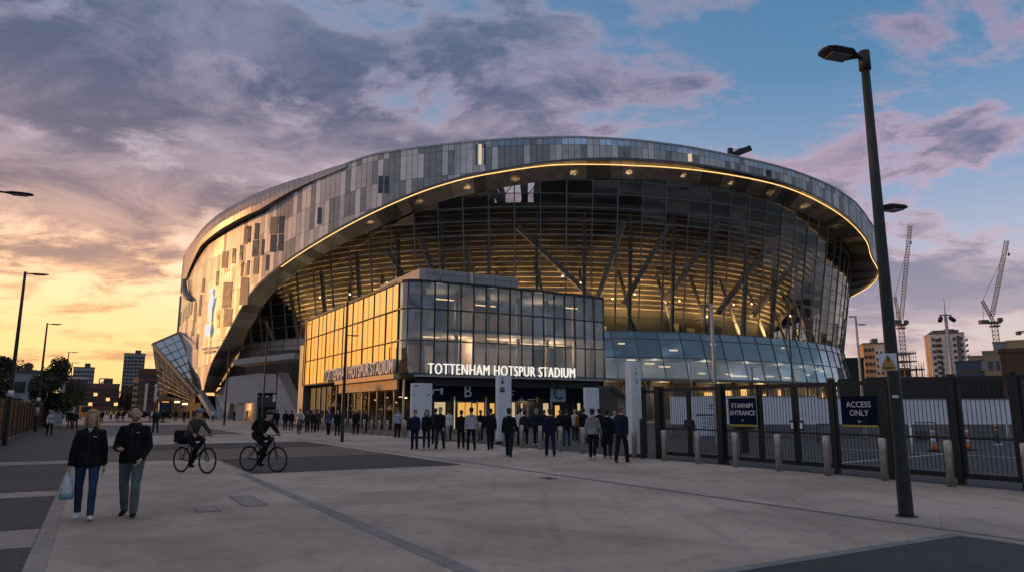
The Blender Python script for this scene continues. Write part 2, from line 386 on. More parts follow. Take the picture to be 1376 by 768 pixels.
# pale bands across the paving
for (x, y0, y1) in ((30, 712, 736), (40, 660.5, 667.5), (80, 618.5, 622.5)):
    a0, a1 = sv(x, y1), sv(x, y0)
    sheet('paving_band', [rect(a0, a1, -4.3, T1-.01)], M_band, .008)
sheet('paving_band', [rect(s2, s2+.11, T2+.01, tr)], M_band, .006)
# drain channels
d0 = st(gp(450, 690))[1]
sheet('drain_channel', [rect(-20, s1+.2, d0-.11, d0+.11)], M_drain, .004)
sheet('drain_line', [rect(s1+.21, s4, tb-.06, tb)], M_band, .008)
t1a = st(gp(1030, 677))[1]
sheet('drain_channel', [rect(-20, 60, t1a-.07, t1a+.07)], M_dline, .004)
# bottom right asphalt
ca = st(gp(1275, 717.5)); cb = st(gp(1000, 768))
sheet('asphalt_bay', [rect(ca[0]-30, ca[0]-.16, -.4+cb[1]*0+1.2, ca[1]-.02)], M_tarm, .004)
sheet('kerb_strip', [rect(ca[0]-.15, ca[0]+.02, 1.2, ca[1]+.14), rect(ca[0]-30, ca[0]-.16, ca[1]-.01, ca[1]+.14)], M_drain, .006)
# hatch covers
for (x0, y0, x1, y1) in ((306, 666, 362, 678), (258, 681.5, 298, 686)):
    a = st(gp(x0, y0)); c = st(gp(x1, y1)); m_ = sheet('access_cover', [rect(min(a[0], c[0]), max(a[0], c[0]), min(a[1], c[1]), max(a[1], c[1]))], M_dline, .003); sheet('access_cover', [rect(min(a[0], c[0])+.035, max(a[0], c[0])-.035, min(a[1], c[1])+.035, max(a[1], c[1])-.035)], M_cover, .007)
sheet('access_cover', [rect(sv(738, 643.5), sv(738, 640.5), tv(728, 642), tv(746, 642))], M_tarm, .008)
# road beyond and car park
sheet('car_park', [[(-25, 17.2), (75, 17.2), (75, 110), (-25, 110)]], M_tarm, .004)
sheet('forecourt', [rect(18.7+20, 100, 17.0, 21.9)], M_grey, .009)
def strip_line(p0, p1, w=.12, z=.009):
    a, c = gp(*p0), gp(*p1); d_ = (c-a).normalized(); n = V((-d_.y, d_.x, 0))*w/2
    b = MB(); b.face([a-n+V((0, 0, z)), c-n+V((0, 0, z)), c+n+V((0, 0, z)), a+n+V((0, 0, z))]); tag(b.build('bay_line', M_line, recalc=True), kind='structure')
strip_line((1100, 624), (1290, 607.5)); strip_line((1120, 602), (1420, 617))

# ------------------------------------------------------------------ stadium geometry
C = V((4.6, 203, 0)); RS = 91.
def cyl(theta, R, z): return V((C.x + R*sin(theta), C.y - R*cos(theta), z))
def hit(px, py, R, far=False):
    r = ray(px, py); a = r.x*r.x + r.y*r.y; bq = -(r.x*C.x + r.y*C.y); cq = C.x*C.x + C.y*C.y - R*R
    D = bq*bq - a*cq; D = max(D, 0.); k = (-bq + (sqrt(D) if far else -sqrt(D)))/a
    p = V((0, 0, EYE)) + r*k
    return atan2(p.x-C.x, C.y-p.y), p.z
def Rg(z):                               # leaning glass wall, waist at 15.2
    return 82 + 4.*(z-15.2)/25. if z > 15.2 else 82 + (15.2-z)*.15
def hitg(px, py):
    R = 84.
    for _ in range(12):
        t_, z_ = hit(px, py, R); R = Rg(z_)
    return t_, z_
class Prof:
    def __init__(s, pts): s.p = sorted(pts)
    def __call__(s, t):
        p = s.p
        if t <= p[0][0]: return p[0][1]
        if t >= p[-1][0]: return p[-1][1]
        for a, b in zip(p, p[1:]):
            if a[0] <= t <= b[0]: return a[1] + (b[1]-a[1])*(t-a[0])/max(1e-9, b[0]-a[0])
def smooth(vals, n=2):
    for _ in range(n):
        vals = [vals[0]] + [tuple((a+2*b+c)/4 for a, b, c in zip(vals[i-1], vals[i], vals[i+1])) for i in range(1, len(vals)-1)] + [vals[-1]]
    return vals
top_px = [(438.6, 230), (471.6, 217), (500, 207), (560, 197.6), (620, 191), (692, 185.5), (770, 183.5), (850, 187.5), (922, 196.5), (994, 211), (1060, 227), (1120, 251), (1150, 272), (1168, 296)]
top = [hit(x, y, RS) for x, y in top_px]
# left part: the cladding stops under the visor
vis_low = [(245, 366), (265, 329.5), (310, 299), (345.8, 281.5), (358, 273), (382, 257.5), (412, 241)]
z_r = top[-1][1]
topP = Prof([(-pi, 41)] + [(-1.35, 39.)] + [hit(x, y, RS) for x, y in vis_low] + top + [(1.25, z_r-.6), (1.6, z_r-1), (pi, 41)])
pairs = [((273, 527), (290, 527)), ((284, 488), (312, 490)), ((302, 455), (331, 452)), ((316, 428), (343, 431)), ((340, 389), (364, 398)), ((377, 356), (400, 366)), ((430, 321), (452, 333)),
         ((490, 288), (505, 308)), ((560, 257), (568, 280)), ((620, 238), (624, 263)), ((680, 226), (681, 252)), ((740, 217), (740, 243.5)), ((800, 213), (800, 241)), ((850, 213.5), (850, 241.5)),
         ((922, 219), (917, 245)), ((994, 230.5), (982, 254.5)), ((1060, 247.5), (1042, 272)), ((1120, 277.5), (1094, 295)), ((1150, 302), (1120, 312)), ((1168, 326), (1137, 330)), ((1177, 353), (1148, 352))]
ledf = [.04]*10 + [.06, .10, .20, .24, .22, .18, .12, .09, .07, .06, .05]
arch = []
for (a, c) in pairs:
    t0, z0 = hit(a[0], a[1], RS); t1, z1 = hitg(c[0], c[1]); arch.append((t0, z0, t1, z1))
# carried on round the far side of the bowl
for (t0, z0, t1, z1) in ((1.45, 33.4, 1.42, 30.5), (1.75, 31.0, 1.72, 28), (2.1, 27., 2.1, 24), (2.5, 24, 2.5, 21)):
    arch.append((t0, z0, t1, z1)); ledf.append(.05)
# dense resampling
def dens(a, fs, n=8):
    o, f = [], []
    m = len(a)
    for i in range(m-1):
        p0, p1, p2, p3 = a[max(i-1, 0)], a[i], a[i+1], a[min(i+2, m-1)]
        for k in range(n):
            u = k/n
            o.append(tuple(.5*((2*B) + (-A+C_)*u + (2*A-5*B+4*C_-D_)*u*u + (-A+3*B-3*C_+D_)*u**3) for A, B, C_, D_ in zip(p0, p1, p2, p3)))
            f.append(fs[i]*(1-u)+fs[i+1]*u)
    o.append(a[-1]); f.append(fs[-1]); return o, f
archD, ledD = dens(arch, ledf)
archD = smooth(archD, 3)
lowP = Prof([(-pi, 4), (-1.9, 8), (hit(231, 448, RS)[0]-.03, hit(231, 448, RS)[1]), hit(233, 448, RS), hit(241, 446, RS), hit(269, 507, RS), hit(271.5, 527, RS)] + [(a[0], a[1]) for a in archD] + [(2.9, 12), (pi, 4)])
inP = Prof([(a[2], a[3]) for a in archD])
print('leg', [round(x, 2) for x in arch[0]], 'top z', [round(p[1], 1) for p in top], 'in', [round(a[3], 1) for a in arch], 'low', [round(a[1], 1) for a in arch], 'th', [round(a[0], 2) for a in arch])
base = cyl(0, 91, 0)
stadium = empty('stadium', base, 0, 'huge oval silver clad stadium with glowing arched glass front', 'stadium')
def SB(b, name, mats, **kw): return b.build(name, mats, stadium, base, **kw)

# ---- panelled outer skin
smooth_line = Prof([(290, 420), (1, 1)])
sl = [(420, 244), (346, 282), (304, 320), (277, 362), (257, 398), (243, 430), (225, 450)]
def in_smooth(p):
    if p.y > C.y: return False
    x, y = proj(p)
    if x > 420: return False
    for a, c in zip(sl, sl[1:]):
        if c[0] <= x <= a[0]:
            yy = a[1] + (c[1]-a[1])*(a[0]-x)/(a[0]-c[0]); return y < yy
    return x < 225
SG = []; sgl = [-9]; sk = MB(); back = MB(); rnd = random.Random(3)
dth = 1.06/91
n = int(2*pi/dth); ROW = 4.25
shade_prev = 0
for i in range(n):
    t0 = -pi + i*2*pi/n; t1 = t0 + 2*pi/n
    lo0, lo1, hi0, hi1 = lowP(t0), lowP(t1), topP(t0), topP(t1)
    if hi0-lo0 < .05: continue
    # backing
    back.face([cyl(t0, 90.8, lo0), cyl(t1, 90.8, lo1), cyl(t1, 90.8, hi1), cyl(t0, 90.8, hi0)])
    # rows run level with the roof edge
    k = 0; zt = 0.; edge = .0
    strips = [1.35] + [ROW]*12
    acc = 0
    for r, hgt in enumerate(strips):
        a0, a1 = hi0-acc, hi1-acc; b0, b1 = hi0-acc-hgt, hi1-acc-hgt; acc += hgt
        b0c, b1c = max(b0, lo0), max(b1, lo1)
        if a0 <= lo0 and a1 <= lo1: break
        a0 = max(a0, lo0+.001); a1 = max(a1, lo1+.001)
        g_ = .022
        e = .03/91
        p = [cyl(t0+e, 91, b0c+g_), cyl(t1-e, 91, b1c+g_), cyl(t1-e, 91, a1-g_), cyl(t0+e, 91, a0-g_)]
        mid = (p[0]+p[2])/2
        x = rnd.random()
        if in_smooth(mid):
            if i % 2 == 0: mi = 4 + (rnd.random() < .4)
            else: mi = prevmi if 'prevmi' in globals() and prevmi > 3 else 4
            prevmi = mi
        else:
            tt = (t0+t1)/2
            pd = .36 if tt > -.55 else .13
            mi = 2 if x < pd else (1 if x < pd+.27 else (0 if x < .85 else 3))
            if rnd.random() < .18 and shade_prev in (0, 1, 2, 3): mi = shade_prev
            shade_prev = mi
        if r == 0 and -.12 < t0 < .55 and mi < 4 and (i % 9 not in (7, 8)):
            if sgl[0] != i-1: SG.append(MB())
            sgl[0] = i; SG[-1].face(p); continue
        sk.face(p, mi)
SB(sk, 'cladding', M_clad+M_smooth, recalc=False)
SB(back, 'cladding_frame', M_dark, recalc=False)
for sg in SG: SB(sg, 'clerestory_glazing', glass('clerestory', (.3, .33, .38), (.85, .88, 1.), .5, 1.2, .02, .1, .4), recalc=False)

# ---- roof: rim cap, sheet and the smooth visor at the left
rf = MB(); n2_ = 300
vis_top = [(243, 366), (250, 338), (263, 318), (280, 299), (300, 283), (325, 269), (345, 258.5), (370, 249), (417.7, 234.5), (450, 223.5)]
vlow = [(242.5, 372)] + vis_low + [(438.6, 230), (462, 220)]
for i in range(n2_):
    t0 = -pi + 2*pi*i/n2_; t1 = t0+2*pi/n2_
    z0, z1 = topP(t0), topP(t1)
    RI = lambda t: 76. if (-.165 < t < -.13 or -.105 < t < -.06 or -.035 < t < -.015) else 57.
    prf = [(91.12, -.25), (91.12, .06), (90.6, .3), (88, .75), (82, 1.2), (RI(t0), 1.3)]
    for (ra, za), (rb_, zb) in zip(prf, prf[1:]):
        rf.face([cyl(t0, ra, z0+za), cyl(t1, ra, z1+za), cyl(t1, rb_, z1+zb), cyl(t0, rb_, z0+zb)], smooth=True)
    # underside of the roof ring
    u0, u1 = z0-3.2, z1-3.2
    ri = RI(t0); rf.face([cyl(t0, ri, z0+1.3), cyl(t1, ri, z1+1.3), cyl(t1, ri, u1+1.5), cyl(t0, ri, u0+1.5)], 1)
    rf.face([cyl(t0, ri, u0+1.5), cyl(t1, ri, u1+1.5), cyl(t1, 90.7, u1), cyl(t0, 90.7, u0)], 1)
SB(rf, 'roof', [M_rim, mat('roof_lining', (.035, .035, .04), .7)], recalc=False)
vs = MB(); lowv = Prof([hit(x, y, 92.6) for x, y in vlow]); topv = Prof([hit(x, y, 91.) for x, y in vis_top])
ta, tb_ = -1.75, hit(462, 220, 92)[0]
tl = hit(247, 360, 92)[0]
NV = 110; tr_ = MB()
def vz(t_):
    z_l, z_t = lowv(t_), topv(t_)
    if t_ < tl: z_l = lowv(tl)-(tl-t_)*3; z_t = topv(tl)-(tl-t_)*2
    z_t = max(z_t, z_l+.05)
    return z_l, z_t
for i in range(NV):
    t0 = ta + (tb_-ta)*i/NV; t1 = ta + (tb_-ta)*(i+1)/NV
    rows = []
    for t_ in (t0, t1):
        z_l, z_t = vz(t_); h_ = z_t-z_l; f_ = min(1., h_/2.5)*max(.12, min(1., (t_+1.02)/.3))*max(.1, min(1., (hit(440, 230, 91)[0]-t_)/(hit(440, 230, 91)[0]-hit(345, 281, 91)[0])))
        prf = [(91.1, 0.25), (91.2+1.2*f_, 0), (91.2+1.3*f_, .25*h_), (91.2+1.0*f_, .6*h_), (91.2+.3*f_, .9*h_), (90., h_), (86, h_+1.0), (80, h_+1.6)]
        rows.append([cyl(t_, r_, z_l+z_) for r_, z_ in prf])
    for a, c, d_, e_ in zip(rows[0], rows[1], rows[1][1:], rows[0][1:]): vs.face([a, c, d_, e_], smooth=True)
    if i % 1 == 0:
        for k in range(1, 6): tr_.bar(rows[0][k], rows[0][k+1], .08, .05)
gp_ = MB()  # dark strip painted in for the shadow line under the visor
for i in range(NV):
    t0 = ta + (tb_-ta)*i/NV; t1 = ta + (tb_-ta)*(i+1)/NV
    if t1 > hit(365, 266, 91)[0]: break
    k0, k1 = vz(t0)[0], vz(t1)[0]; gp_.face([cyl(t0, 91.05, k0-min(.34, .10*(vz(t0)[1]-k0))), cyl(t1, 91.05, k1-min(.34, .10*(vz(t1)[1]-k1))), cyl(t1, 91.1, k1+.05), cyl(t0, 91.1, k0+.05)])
SB(gp_, 'eaves_shadow_strip', M_dark, recalc=False)
vo = SB(vs, 'roof_visor', mat('visor_metal', (.40, .37, .38), .42, .6, ns=.4, amt=.06), recalc=False)
tr_.build('seam', mat('visor_seam', (.40, .38, .38), .35, .8), vo, base) 
# dark end bracket hanging below the visor
b = MB(); pts = [(242, 376), (243, 390), (246, 398), (252, 403)]
pp = [cyl(*((lambda h_: (h_[0], 91.7, h_[1]))(hit(x+3, y, 92.0)))) for x, y in pts]
b.loft(pp, [(.5, .4), (.6, .5), (.7, .55), (.3, .3)], n=8); pass; SB(b, 'visor_bracket', mat('bracket_metal', (.24, .22, .24), .5, .3))
# slim fins at the far left edge
b = MB()
for (x, y0, y1) in ((238.5, 398, 446),):
    t_, zt_ = hit(x+2, y0, 91.); _, zb_ = hit(x+2, y1, 91.); b.box(cyl(t_+.01, 91.15, (zt_+zb_)/2), (.5, .5, zt_-zb_), rz=t_)
SB(b, 'edge_fin', M_clad[2])

# ---- soffit of the great arch, with lamps' line
sf = MB(); N_ = len(archD); lp = []
fine = []
for i in range(N_-1):
    for k in range(3):
        u = k/3; a, c = archD[i], archD[i+1]; fine.append((tuple(x*(1-u)+y*u for x, y in zip(a, c)), ledD[i]*(1-u)+ledD[i+1]*u))
rs = random.Random(5); cur = 0
acc = 0.; prev = None
for i in range(len(fine)-1):
    (a, fa), (c, fc) = fine[i], fine[i+1]
    o0, o1 = cyl(a[0], 91.0, a[1]), cyl(c[0], 91.0, c[1]); i0, i1 = cyl(a[2], Rg(a[3])+.15, a[3]), cyl(c[2], Rg(c[3])+.15, c[3])
    acc += (o1-o0).length
    if acc > 1.9: acc = 0; cur = rs.choice([0, 0, 1, 1, 2, 0])
    sf.face([o0, o1, i1, i0], cur)
    # outer lip below the cladding
    sf.face([cyl(a[0], 91.06, a[1]+.12), cyl(c[0], 91.06, c[1]+.12), o1+V((0, 0, -.28)), o0+V((0, 0, -.28))], 1)
    # reveal up behind
    sf.face([o0+V((0, 0, .0)), o1, o1+V((0, 0, .0)), o0], 1) if False else None
SB(sf, 'arch_soffit', M_sof, recalc=False)
led = MB(); pts = []
for (a, fa) in fine:
    if a[0] < hit(377, 356, RS)[0] or a[0] > 1.5: continue
    o0 = cyl(a[0], 91.0, a[1]); i0 = cyl(a[2], Rg(a[3])+.15, a[3]); n_ = (o0 - C); n_.z = 0
    pts.append(o0.lerp(i0, fa) + V((0, 0, -.32)))
led.loft(pts, .085, n=6); SB(led, 'light_strip', M_led)
# soffit downlights
for (x, y) in ((400, 372), (344, 418), (497, 297), (562, 271), (628, 252), (692, 242), (771, 232), (846, 230), (919, 234), (984, 246), (1036, 262), (1083, 283), (1130, 318)):
    t_, z_ = hit(x, y, 88.0)
    p = cyl(t_, 87.8, z_-1.9)
    L_ = lamp('soffit_lamp', 'SPOT', p - base, 85 if x > 420 else 40, (1., .62, .26), stadium, .06, spot_size=radians(50), spot_blend=1.); L_.rotation_euler = (pi, 0, 0)

# ---- leaning glass wall
gw = MB(); mu = MB(); rg_ = random.Random(9)
DT = radians(3.02); tA = arch[0][2]-.01; tE = 2.45
cols = [tA + k*DT/2 for k in range(int((tE-tA)/(DT/2)))]
zr = [15.2 + 2.32*k for k in range(14)]
def G_(t, z): return cyl(t, Rg(z), z)
for ci, t0 in enumerate(cols[:-1]):
    t1 = cols[ci+1]; h0, h1 = inP(t0), inP(t1)
    if ci % 2 == 0:
        if h0 > 15.3:
            big = (ci % 4 == 0)
            mu.bar(G_(t0, 15.2), G_(t0, h0), .20 if big else .14, .30 if big else .18, up=(sin(t0), -cos(t0), 0))
    for k in range(len(zr)-1):
        z0, z1 = zr[k], zr[k+1]
        a0, a1 = min(z1, h0), min(z1, h1)
        if a0 <= z0 and a1 <= z0: break
        if z1 <= min(h0, h1)+.01 or True:
            mu.bar(G_(t0, min(z0, h0)), G_(t1, min(z0, h1)), .12, .12) if z0 < max(h0, h1) else None
        if ci % 2 == 0 and ci+2 < len(cols):
            t2 = cols[ci+2]; h2 = inP(t2); a2 = min(z1, h2)
            ji = [rg_.uniform(-.03, .03) for _ in range(3)]
            lo0_, lo2_ = min(z0, h0), min(z0, h2)
            def GG(t, z, j): return cyl(t, Rg(z)+j, z)
            mid0, mida = min(z0, h1), a1
            gw.face([GG(t0, lo0_, ji[0]), GG(t2, lo2_, ji[1]), GG(t2, max(a2, lo2_+.002), ji[2]), GG(t0, max(a0, lo0_+.002), ji[0]+ji[2]-ji[1])])
SB(gw, 'glass_wall', M_gl_wall, recalc=False); SB(mu, 'glazing_bars', M_mull, recalc=False)

# ---- lower glazed band, pale panels at its left end
zb = [15.2, 13.9, 10.6, 6.9]
lb_, lm, lpn = MB(), MB(), MB()
tS = hit(500, 470, 82)[0]; tBL = hit(300, 486, 83)[0]
k = 0; t_ = tBL
while t_ < 2.3:
    t2 = t_+DT
    for r in range(3):
        za, zc = zb[r+1], zb[r]; sh = .004
        j = [rg_.uniform(-.03, .03) for _ in range(3)]
        qd = [cyl(t_+sh*r, Rg(za)+j[0], za), cyl(t2+sh*r, Rg(za)+j[1], za), cyl(t2+sh*(r-1), Rg(zc)+j[2], zc), cyl(t_+sh*(r-1), Rg(zc)+j[0]+j[2]-j[1], zc)]
        if t2 < tS: lpn.face(qd, rg_.choice((0, 0, 1)))
        else: lb_.face(qd)
        lm.bar(cyl(t_+sh*r, Rg(za)+.05, za), cyl(t_+sh*(r-1), Rg(zc)+.05, zc), .11, .14, up=(sin(t_), -cos(t_), 0))
        for z_ in ([zc, za] if r == 2 else [zc]): lm.bar(cyl(t_, Rg(z_)+.05, z_), cyl(t2, Rg(z_)+.05, z_), .13, .13)
    t_ = t2
SB(lb_, 'lower_glazing', M_gl_low, recalc=False); SB(lm, 'lower_glazing_bars', M_mull, recalc=False)
SB(lpn, 'pale_panels', [mat('ivory_panel', (.50, .46, .42), .35, .3, ns=.3, amt=.06), mat('ivory_panel_dull', (.43, .40, .38), .35, .3, ns=.3, amt=.06)], recalc=False)
b = MB(); 
for i in range(14):
    t0 = arch[0][2]-.16+i*.02; b.face([cyl(t0, 81.2, 0), cyl(t0+.02, 81.2, 0), cyl(t0+.02, 81.2, min(15, max(.5, inP(t0+.02)+.6))), cyl(t0, 81.2, min(15, max(.5, inP(t0)+.6)))]) if t0 < tBL+.06 else None
SB(b, 'leg_back_wall', M_dark, recalc=False)  # added dark screen, blocks the sunlit gap behind the leg
# rings: floor slabs, soffit, base wall
def ring_band(b, r0, z0, r1, z1, ta=-1.6, tb=2.4, n=90, mi=0):
    for i in range(n):
        t0 = ta+(tb-ta)*i/n; t1 = ta+(tb-ta)*(i+1)/n
        b.face([cyl(t0, r0, z0), cyl(t1, r0, z0), cyl(t1, r1, z1), cyl(t0, r1, z1)], mi)
tw = arch[0][2]+.02
b = MB(); ring_band(b, 83.6, 6.85, 76, 6.85, tw, 2.3); ring_band(b, 83.8, 6.55, 83.8, 7.0, tw, 2.3); ring_band(b, 83.8, 6.55, 76, 6.5, tw, 2.3); ring_band(b, 81.9, 15.0, 60, 15.0, tw, 2.3); ring_band(b, 81.9, 14.7, 60, 14.6, tw, 2.3); ring_band(b, 81.5, 10.9, 70, 10.9, tw, 2.3); ring_band(b, 81.5, 10.6, 70, 10.6, tw, 2.3)
SB(b, 'floor_slab', M_floor, recalc=False)
b = MB(); ring_band(b, 73, 6.9, 73, 15, tw, 2.2); SB(b, 'lobby_wall', mat('lobby_wall', (.34, .36, .38), .8, ns=.2, amt=.3), recalc=False)
b = MB(); ring_band(b, 64.5, 15, 66, 22, tw, 2.2); SB(b, 'concourse_wall', M_inwall, recalc=False)
# stepped underside of the stand
un = MB(); nst = 21; zs0, rs0, zs1, rs1 = 20.0, 64.5, 37.6, 80.5
for i in range(nst):
    za = zs0+(zs1-zs0)*i/nst; zc = zs0+(zs1-zs0)*(i+1)/nst; ra = rs0+(rs1-rs0)*i/nst; rc = rs0+(rs1-rs0)*(i+1)/nst
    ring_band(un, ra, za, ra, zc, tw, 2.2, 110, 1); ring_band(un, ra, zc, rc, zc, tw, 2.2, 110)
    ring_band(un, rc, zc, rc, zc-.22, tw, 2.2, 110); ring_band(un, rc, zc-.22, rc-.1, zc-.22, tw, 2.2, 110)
SB(un, 'terrace_underside', [M_under, mat('terrace_riser_shade', (.05, .042, .032), .8, ns=.4, amt=.3)], recalc=False)  # risers coloured dark to give the shaded bands between lit steps
b = MB(); ring_band(b, 80.5, 37.6, 78.5, 37.9, tw, 2.2); ring_band(b, 80.6, 37.0, 80.6, 38.3, tw, 2.2); ring_band(b, 78.5, 38.3, 80.6, 38.3, tw, 2.2); ring_band(b, 78.5, 37.5, 78.5, 38.3, tw, 2.2)
SB(b, 'upper_walkway', M_column, recalc=False)
# truss between stand and roof
for k in range(46):
    t_ = tw + .05 + k*.055
    if t_ > 1.6: break
    b = MB(); top_z = topP(t_)-3.4
    b.bar(cyl(t_, 79.5, 38.2), cyl(t_+.02, 78.5, top_z+1.6), .25, .25); b.bar(cyl(t_, 79.5, 38.2), cyl(t_+.055, 78.5, top_z+1.6), .16, .16)
    SB(b, 'roof_strut', M_column)
# columns and raking struts behind the glass
rk = [((695, 305), (797, 402)), ((905, 292), (838, 408)), ((838, 300), (800, 410)), ((966, 300), (893, 405)), ((1040, 318), (965, 420)), ((1085, 330), (1010, 425)), ((627, 330), (640, 400)), ((565, 320), (595, 400)), ((520, 335), (560, 400))]
for (a, c) in rk:
    b = MB(); R_ = 79.2
    ta_, za_ = hit(a[0], a[1], R_+1); tc_, zc_ = hit(c[0], c[1], R_-1.5); p0, p1 = cyl(ta_, R_+1, za_), cyl(tc_, R_-1.5, max(15.1, zc_))
    b.bar(p0, p1, .85, .85); SB(b, 'raking_strut', mat('strut_paint', (.34, .32, .29), .5, .2, ns=.3, amt=.2))
for k in range(24):
    t_ = tA + DT*.5 + k*2*DT + .02
    if t_ > 1.4: break
    b = MB(); b.bar(cyl(t_, 79.0, 15), cyl(t_, 81.3, min(36.5, inP(t_)-1)), .5, .6); SB(b, 'column', M_column)
    if -.6 < t_ < 1.3:
        b = MB(); b.tube(cyl(t_+.03, 76.5, 15), cyl(t_+.005, 73.5, 27.5), .32); SB(b, 'inner_column', mat('pale_column', (.17, .155, .14), .6))
# base: back wall, columns and lit openings of the ground floor
b = MB(); ring_band(b, 77.5, 0, 77.5, 6.5, tw, 2.3); SB(b, 'ground_wall', mat('base_wall', (.10, .09, .085), .7, ns=.3, amt=.3), recalc=False)
rr = random.Random(21)
t_ = -.05
while t_ < 1.2:
    wd = rr.choice((.012, .02, .03)); z0 = rr.choice((0.2, 2.5, 3.6))
    b = MB(); ring_band(b, 77.7, z0, 77.7, rr.uniform(4.8, 6.2), t_, t_+wd, 2)
    if rr.random() < .6: SB(b, 'lit_opening', M_warmwin, recalc=False)
    t_ += wd + rr.uniform(.012, .05)
for k in range(40):
    t_ = tw + .04 + k*DT
    b = MB(); b.tube(cyl(t_, 82.2, 0), cyl(t_, 82.4, 6.6), .35); SB(b, 'base_column', M_column)
# strip lights behind the lower band
for (x, y, w_) in ((740, 486, 1), (848, 483, 1.6), (873, 488, 1.8), (893, 492, 2.2), (943, 501, 1.4), (958, 462, 1), (980, 502, 1.5), (993, 504.5, 4.5), (1016, 508, 1.4), (1034, 505, 2.6), (1052, 467, .9), (1057, 507, 2.6), (1085, 503, 2.), (905, 470, 1.6), (835, 461, 1.2)):
    t_, z_ = hit(x, y, 78.5); b = MB(); b.box(cyl(t_, 78.5, z_), (w_, .25, .26), rz=t_); SB(b, 'strip_light', M_strip)
for (x, y) in ((823, 401), (853, 395), (913, 404), (986, 409), (1062, 424), (735, 398), (756, 371), (1010, 408), (1075, 440), (640, 392), (700, 396), (950, 425), (1035, 445), (520, 380), (470, 395), (430, 400), (880, 340), (780, 380)):
    t_, z_ = hit(x, y, 78); b = MB(); b.ball(cyl(t_, 78, z_), .13, 8, 5); SB(b, 'spot_lamp', M_lampglow)
for k in range(15):
    t_ = tw + .12 + k*.125
    sp_ = lamp('stand_lamp', 'SPOT', cyl(t_+.02*sin(k*3.1), 79.0, 15.6) - base, 6500*(1+.55*sin(k*2.3)), (1., .62, .27), stadium, .5, spot_size=radians(105), spot_blend=1.)
    tgt_ = cyl(t_, 70, 28.5)-cyl(t_, 79.0, 15.6); sp_.rotation_euler = (-tgt_).to_track_quat('Z', 'Y').to_euler()
for k in range(22):
    t_ = tw + .07 + k*DT*2
    if t_ > 1.35: break
    sp_ = lamp('bay_lamp', 'SPOT', cyl(t_, 75.6, 15.9) - base, 6500*(1+.5*sin(k*1.9)), (1., .58, .22), stadium, .4, spot_size=radians(62), spot_blend=1.)
    tgt_ = cyl(t_, 67.5, 24)-cyl(t_, 75.6, 15.9); sp_.rotation_euler = (-tgt_).to_track_quat('Z', 'Y').to_euler()
rp_ = random.Random(8)
for k in range(34):
    t_ = tw + .05 + k*.058
    if rp_.random() < .45:
        b = MB(); ring_band(b, 67.5, 15.0, 67.5, 15+rp_.uniform(2.2, 4.4), t_, t_+rp_.uniform(.02, .05), 2); SB(b, 'partition', mat('partition_cream', (.50, .47, .30), .8, ns=.3, amt=.15) if rp_.random() < .6 else M_dark, recalc=False)
    if rp_.random() < .4: lamp('kiosk_lamp', 'POINT', cyl(t_+.02, 70, 18.6) - base, 160, (1., .78, .42), stadium, .15)
for k in range(9):
    t_ = .0 + k*.14
    lamp('lobby_lamp', 'POINT', cyl(t_, 77, 9.5) - base, 420, (1., .75, .48), stadium, .4)
    lamp('porch_lamp', 'POINT', cyl(t_, 80, 5.4) - base, 160, (1., .68, .34), stadium, .3)

# ---- slot windows standing proud of the cladding
def patch(x0, y0, x1, y1, m, name='slot_window', R=91.07, off=.1, sill=True):
    p = [cyl(h_[0], R, h_[1]) for h_ in (hit(x0, y1, R), hit(x1, y1, R), hit(x1, y0, R), hit(x0, y0, R))]
    # keep verticals upright
    tm0, tm1 = hit(x0, (y0+y1)/2, R)[0], hit(x1, (y0+y1)/2, R)[0]
    zt0, zt1 = p[3].z, p[2].z; zl0, zl1 = p[0].z, p[1].z
    q_ = [cyl(tm0, R, zl0), cyl(tm1, R, zl1), cyl(tm1, R, zt1), cyl(tm0, R, zt0)]
    nn_ = V((sin((tm0+tm1)/2), -cos((tm0+tm1)/2), 0))
    b = MB(); b.prism(q_, -nn_*off); return SB(b, name, m)
M_slot = mat('slot_glass', (.05, .058, .072), .18, .3, ns=.8, amt=.3); M_slotg = mat('grey_slot', (.13, .14, .165), .5, .0, ns=.8, amt=.2)
for (x, y, w_, h_) in ((333, 315, 7.5, 22), (345, 311, 6, 22), (314, 344, 4.5, 20), (324, 340, 4, 20), (343, 334, 8, 22), (353, 332, 3.5, 21), (325, 362, 3.5, 20), (333, 360, 3.5, 20), (359, 353, 3.5, 21), (378, 302, 6.5, 23), (367, 327, 8, 23), (377, 326, 6.5, 22), (429, 290, 5, 22), (511, 248, 5.5, 23), (519.5, 248, 5.5, 23), (292, 374, 3.6, 19), (273, 383, 3.2, 18), (269, 410, 3, 28), (262, 419, 2.8, 26), (259.5, 440, 2.6, 20), (265, 458, 2.6, 20), (293, 428, 4, 24),
                          (257, 412, 2.2, 20), (253, 416, 2.2, 20), (249, 420, 2., 19), (245.5, 424, 2., 18), (242, 428, 1.8, 17), (1033, 233, 6, 9)):
    patch(x-w_/2, y-h_/2, x+w_/2, y+h_/2, M_slot)
for (x, y, w_, h_) in ((302, 349, 8, 22), (305, 396, 12, 34), (328, 391, 11, 36), (306, 426, 11, 24), (344, 357, 7, 22), (368, 303, 10, 23), (330, 318, 5, 20)):
    patch(x-w_/2, y-h_/2, x+w_/2, y+h_/2, M_slotg)
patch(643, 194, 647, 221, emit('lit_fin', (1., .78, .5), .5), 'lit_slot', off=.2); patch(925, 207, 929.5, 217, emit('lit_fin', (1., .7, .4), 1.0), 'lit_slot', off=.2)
for x in (639, 650.5): patch(x, 194, x+1.6, 222, M_slot)
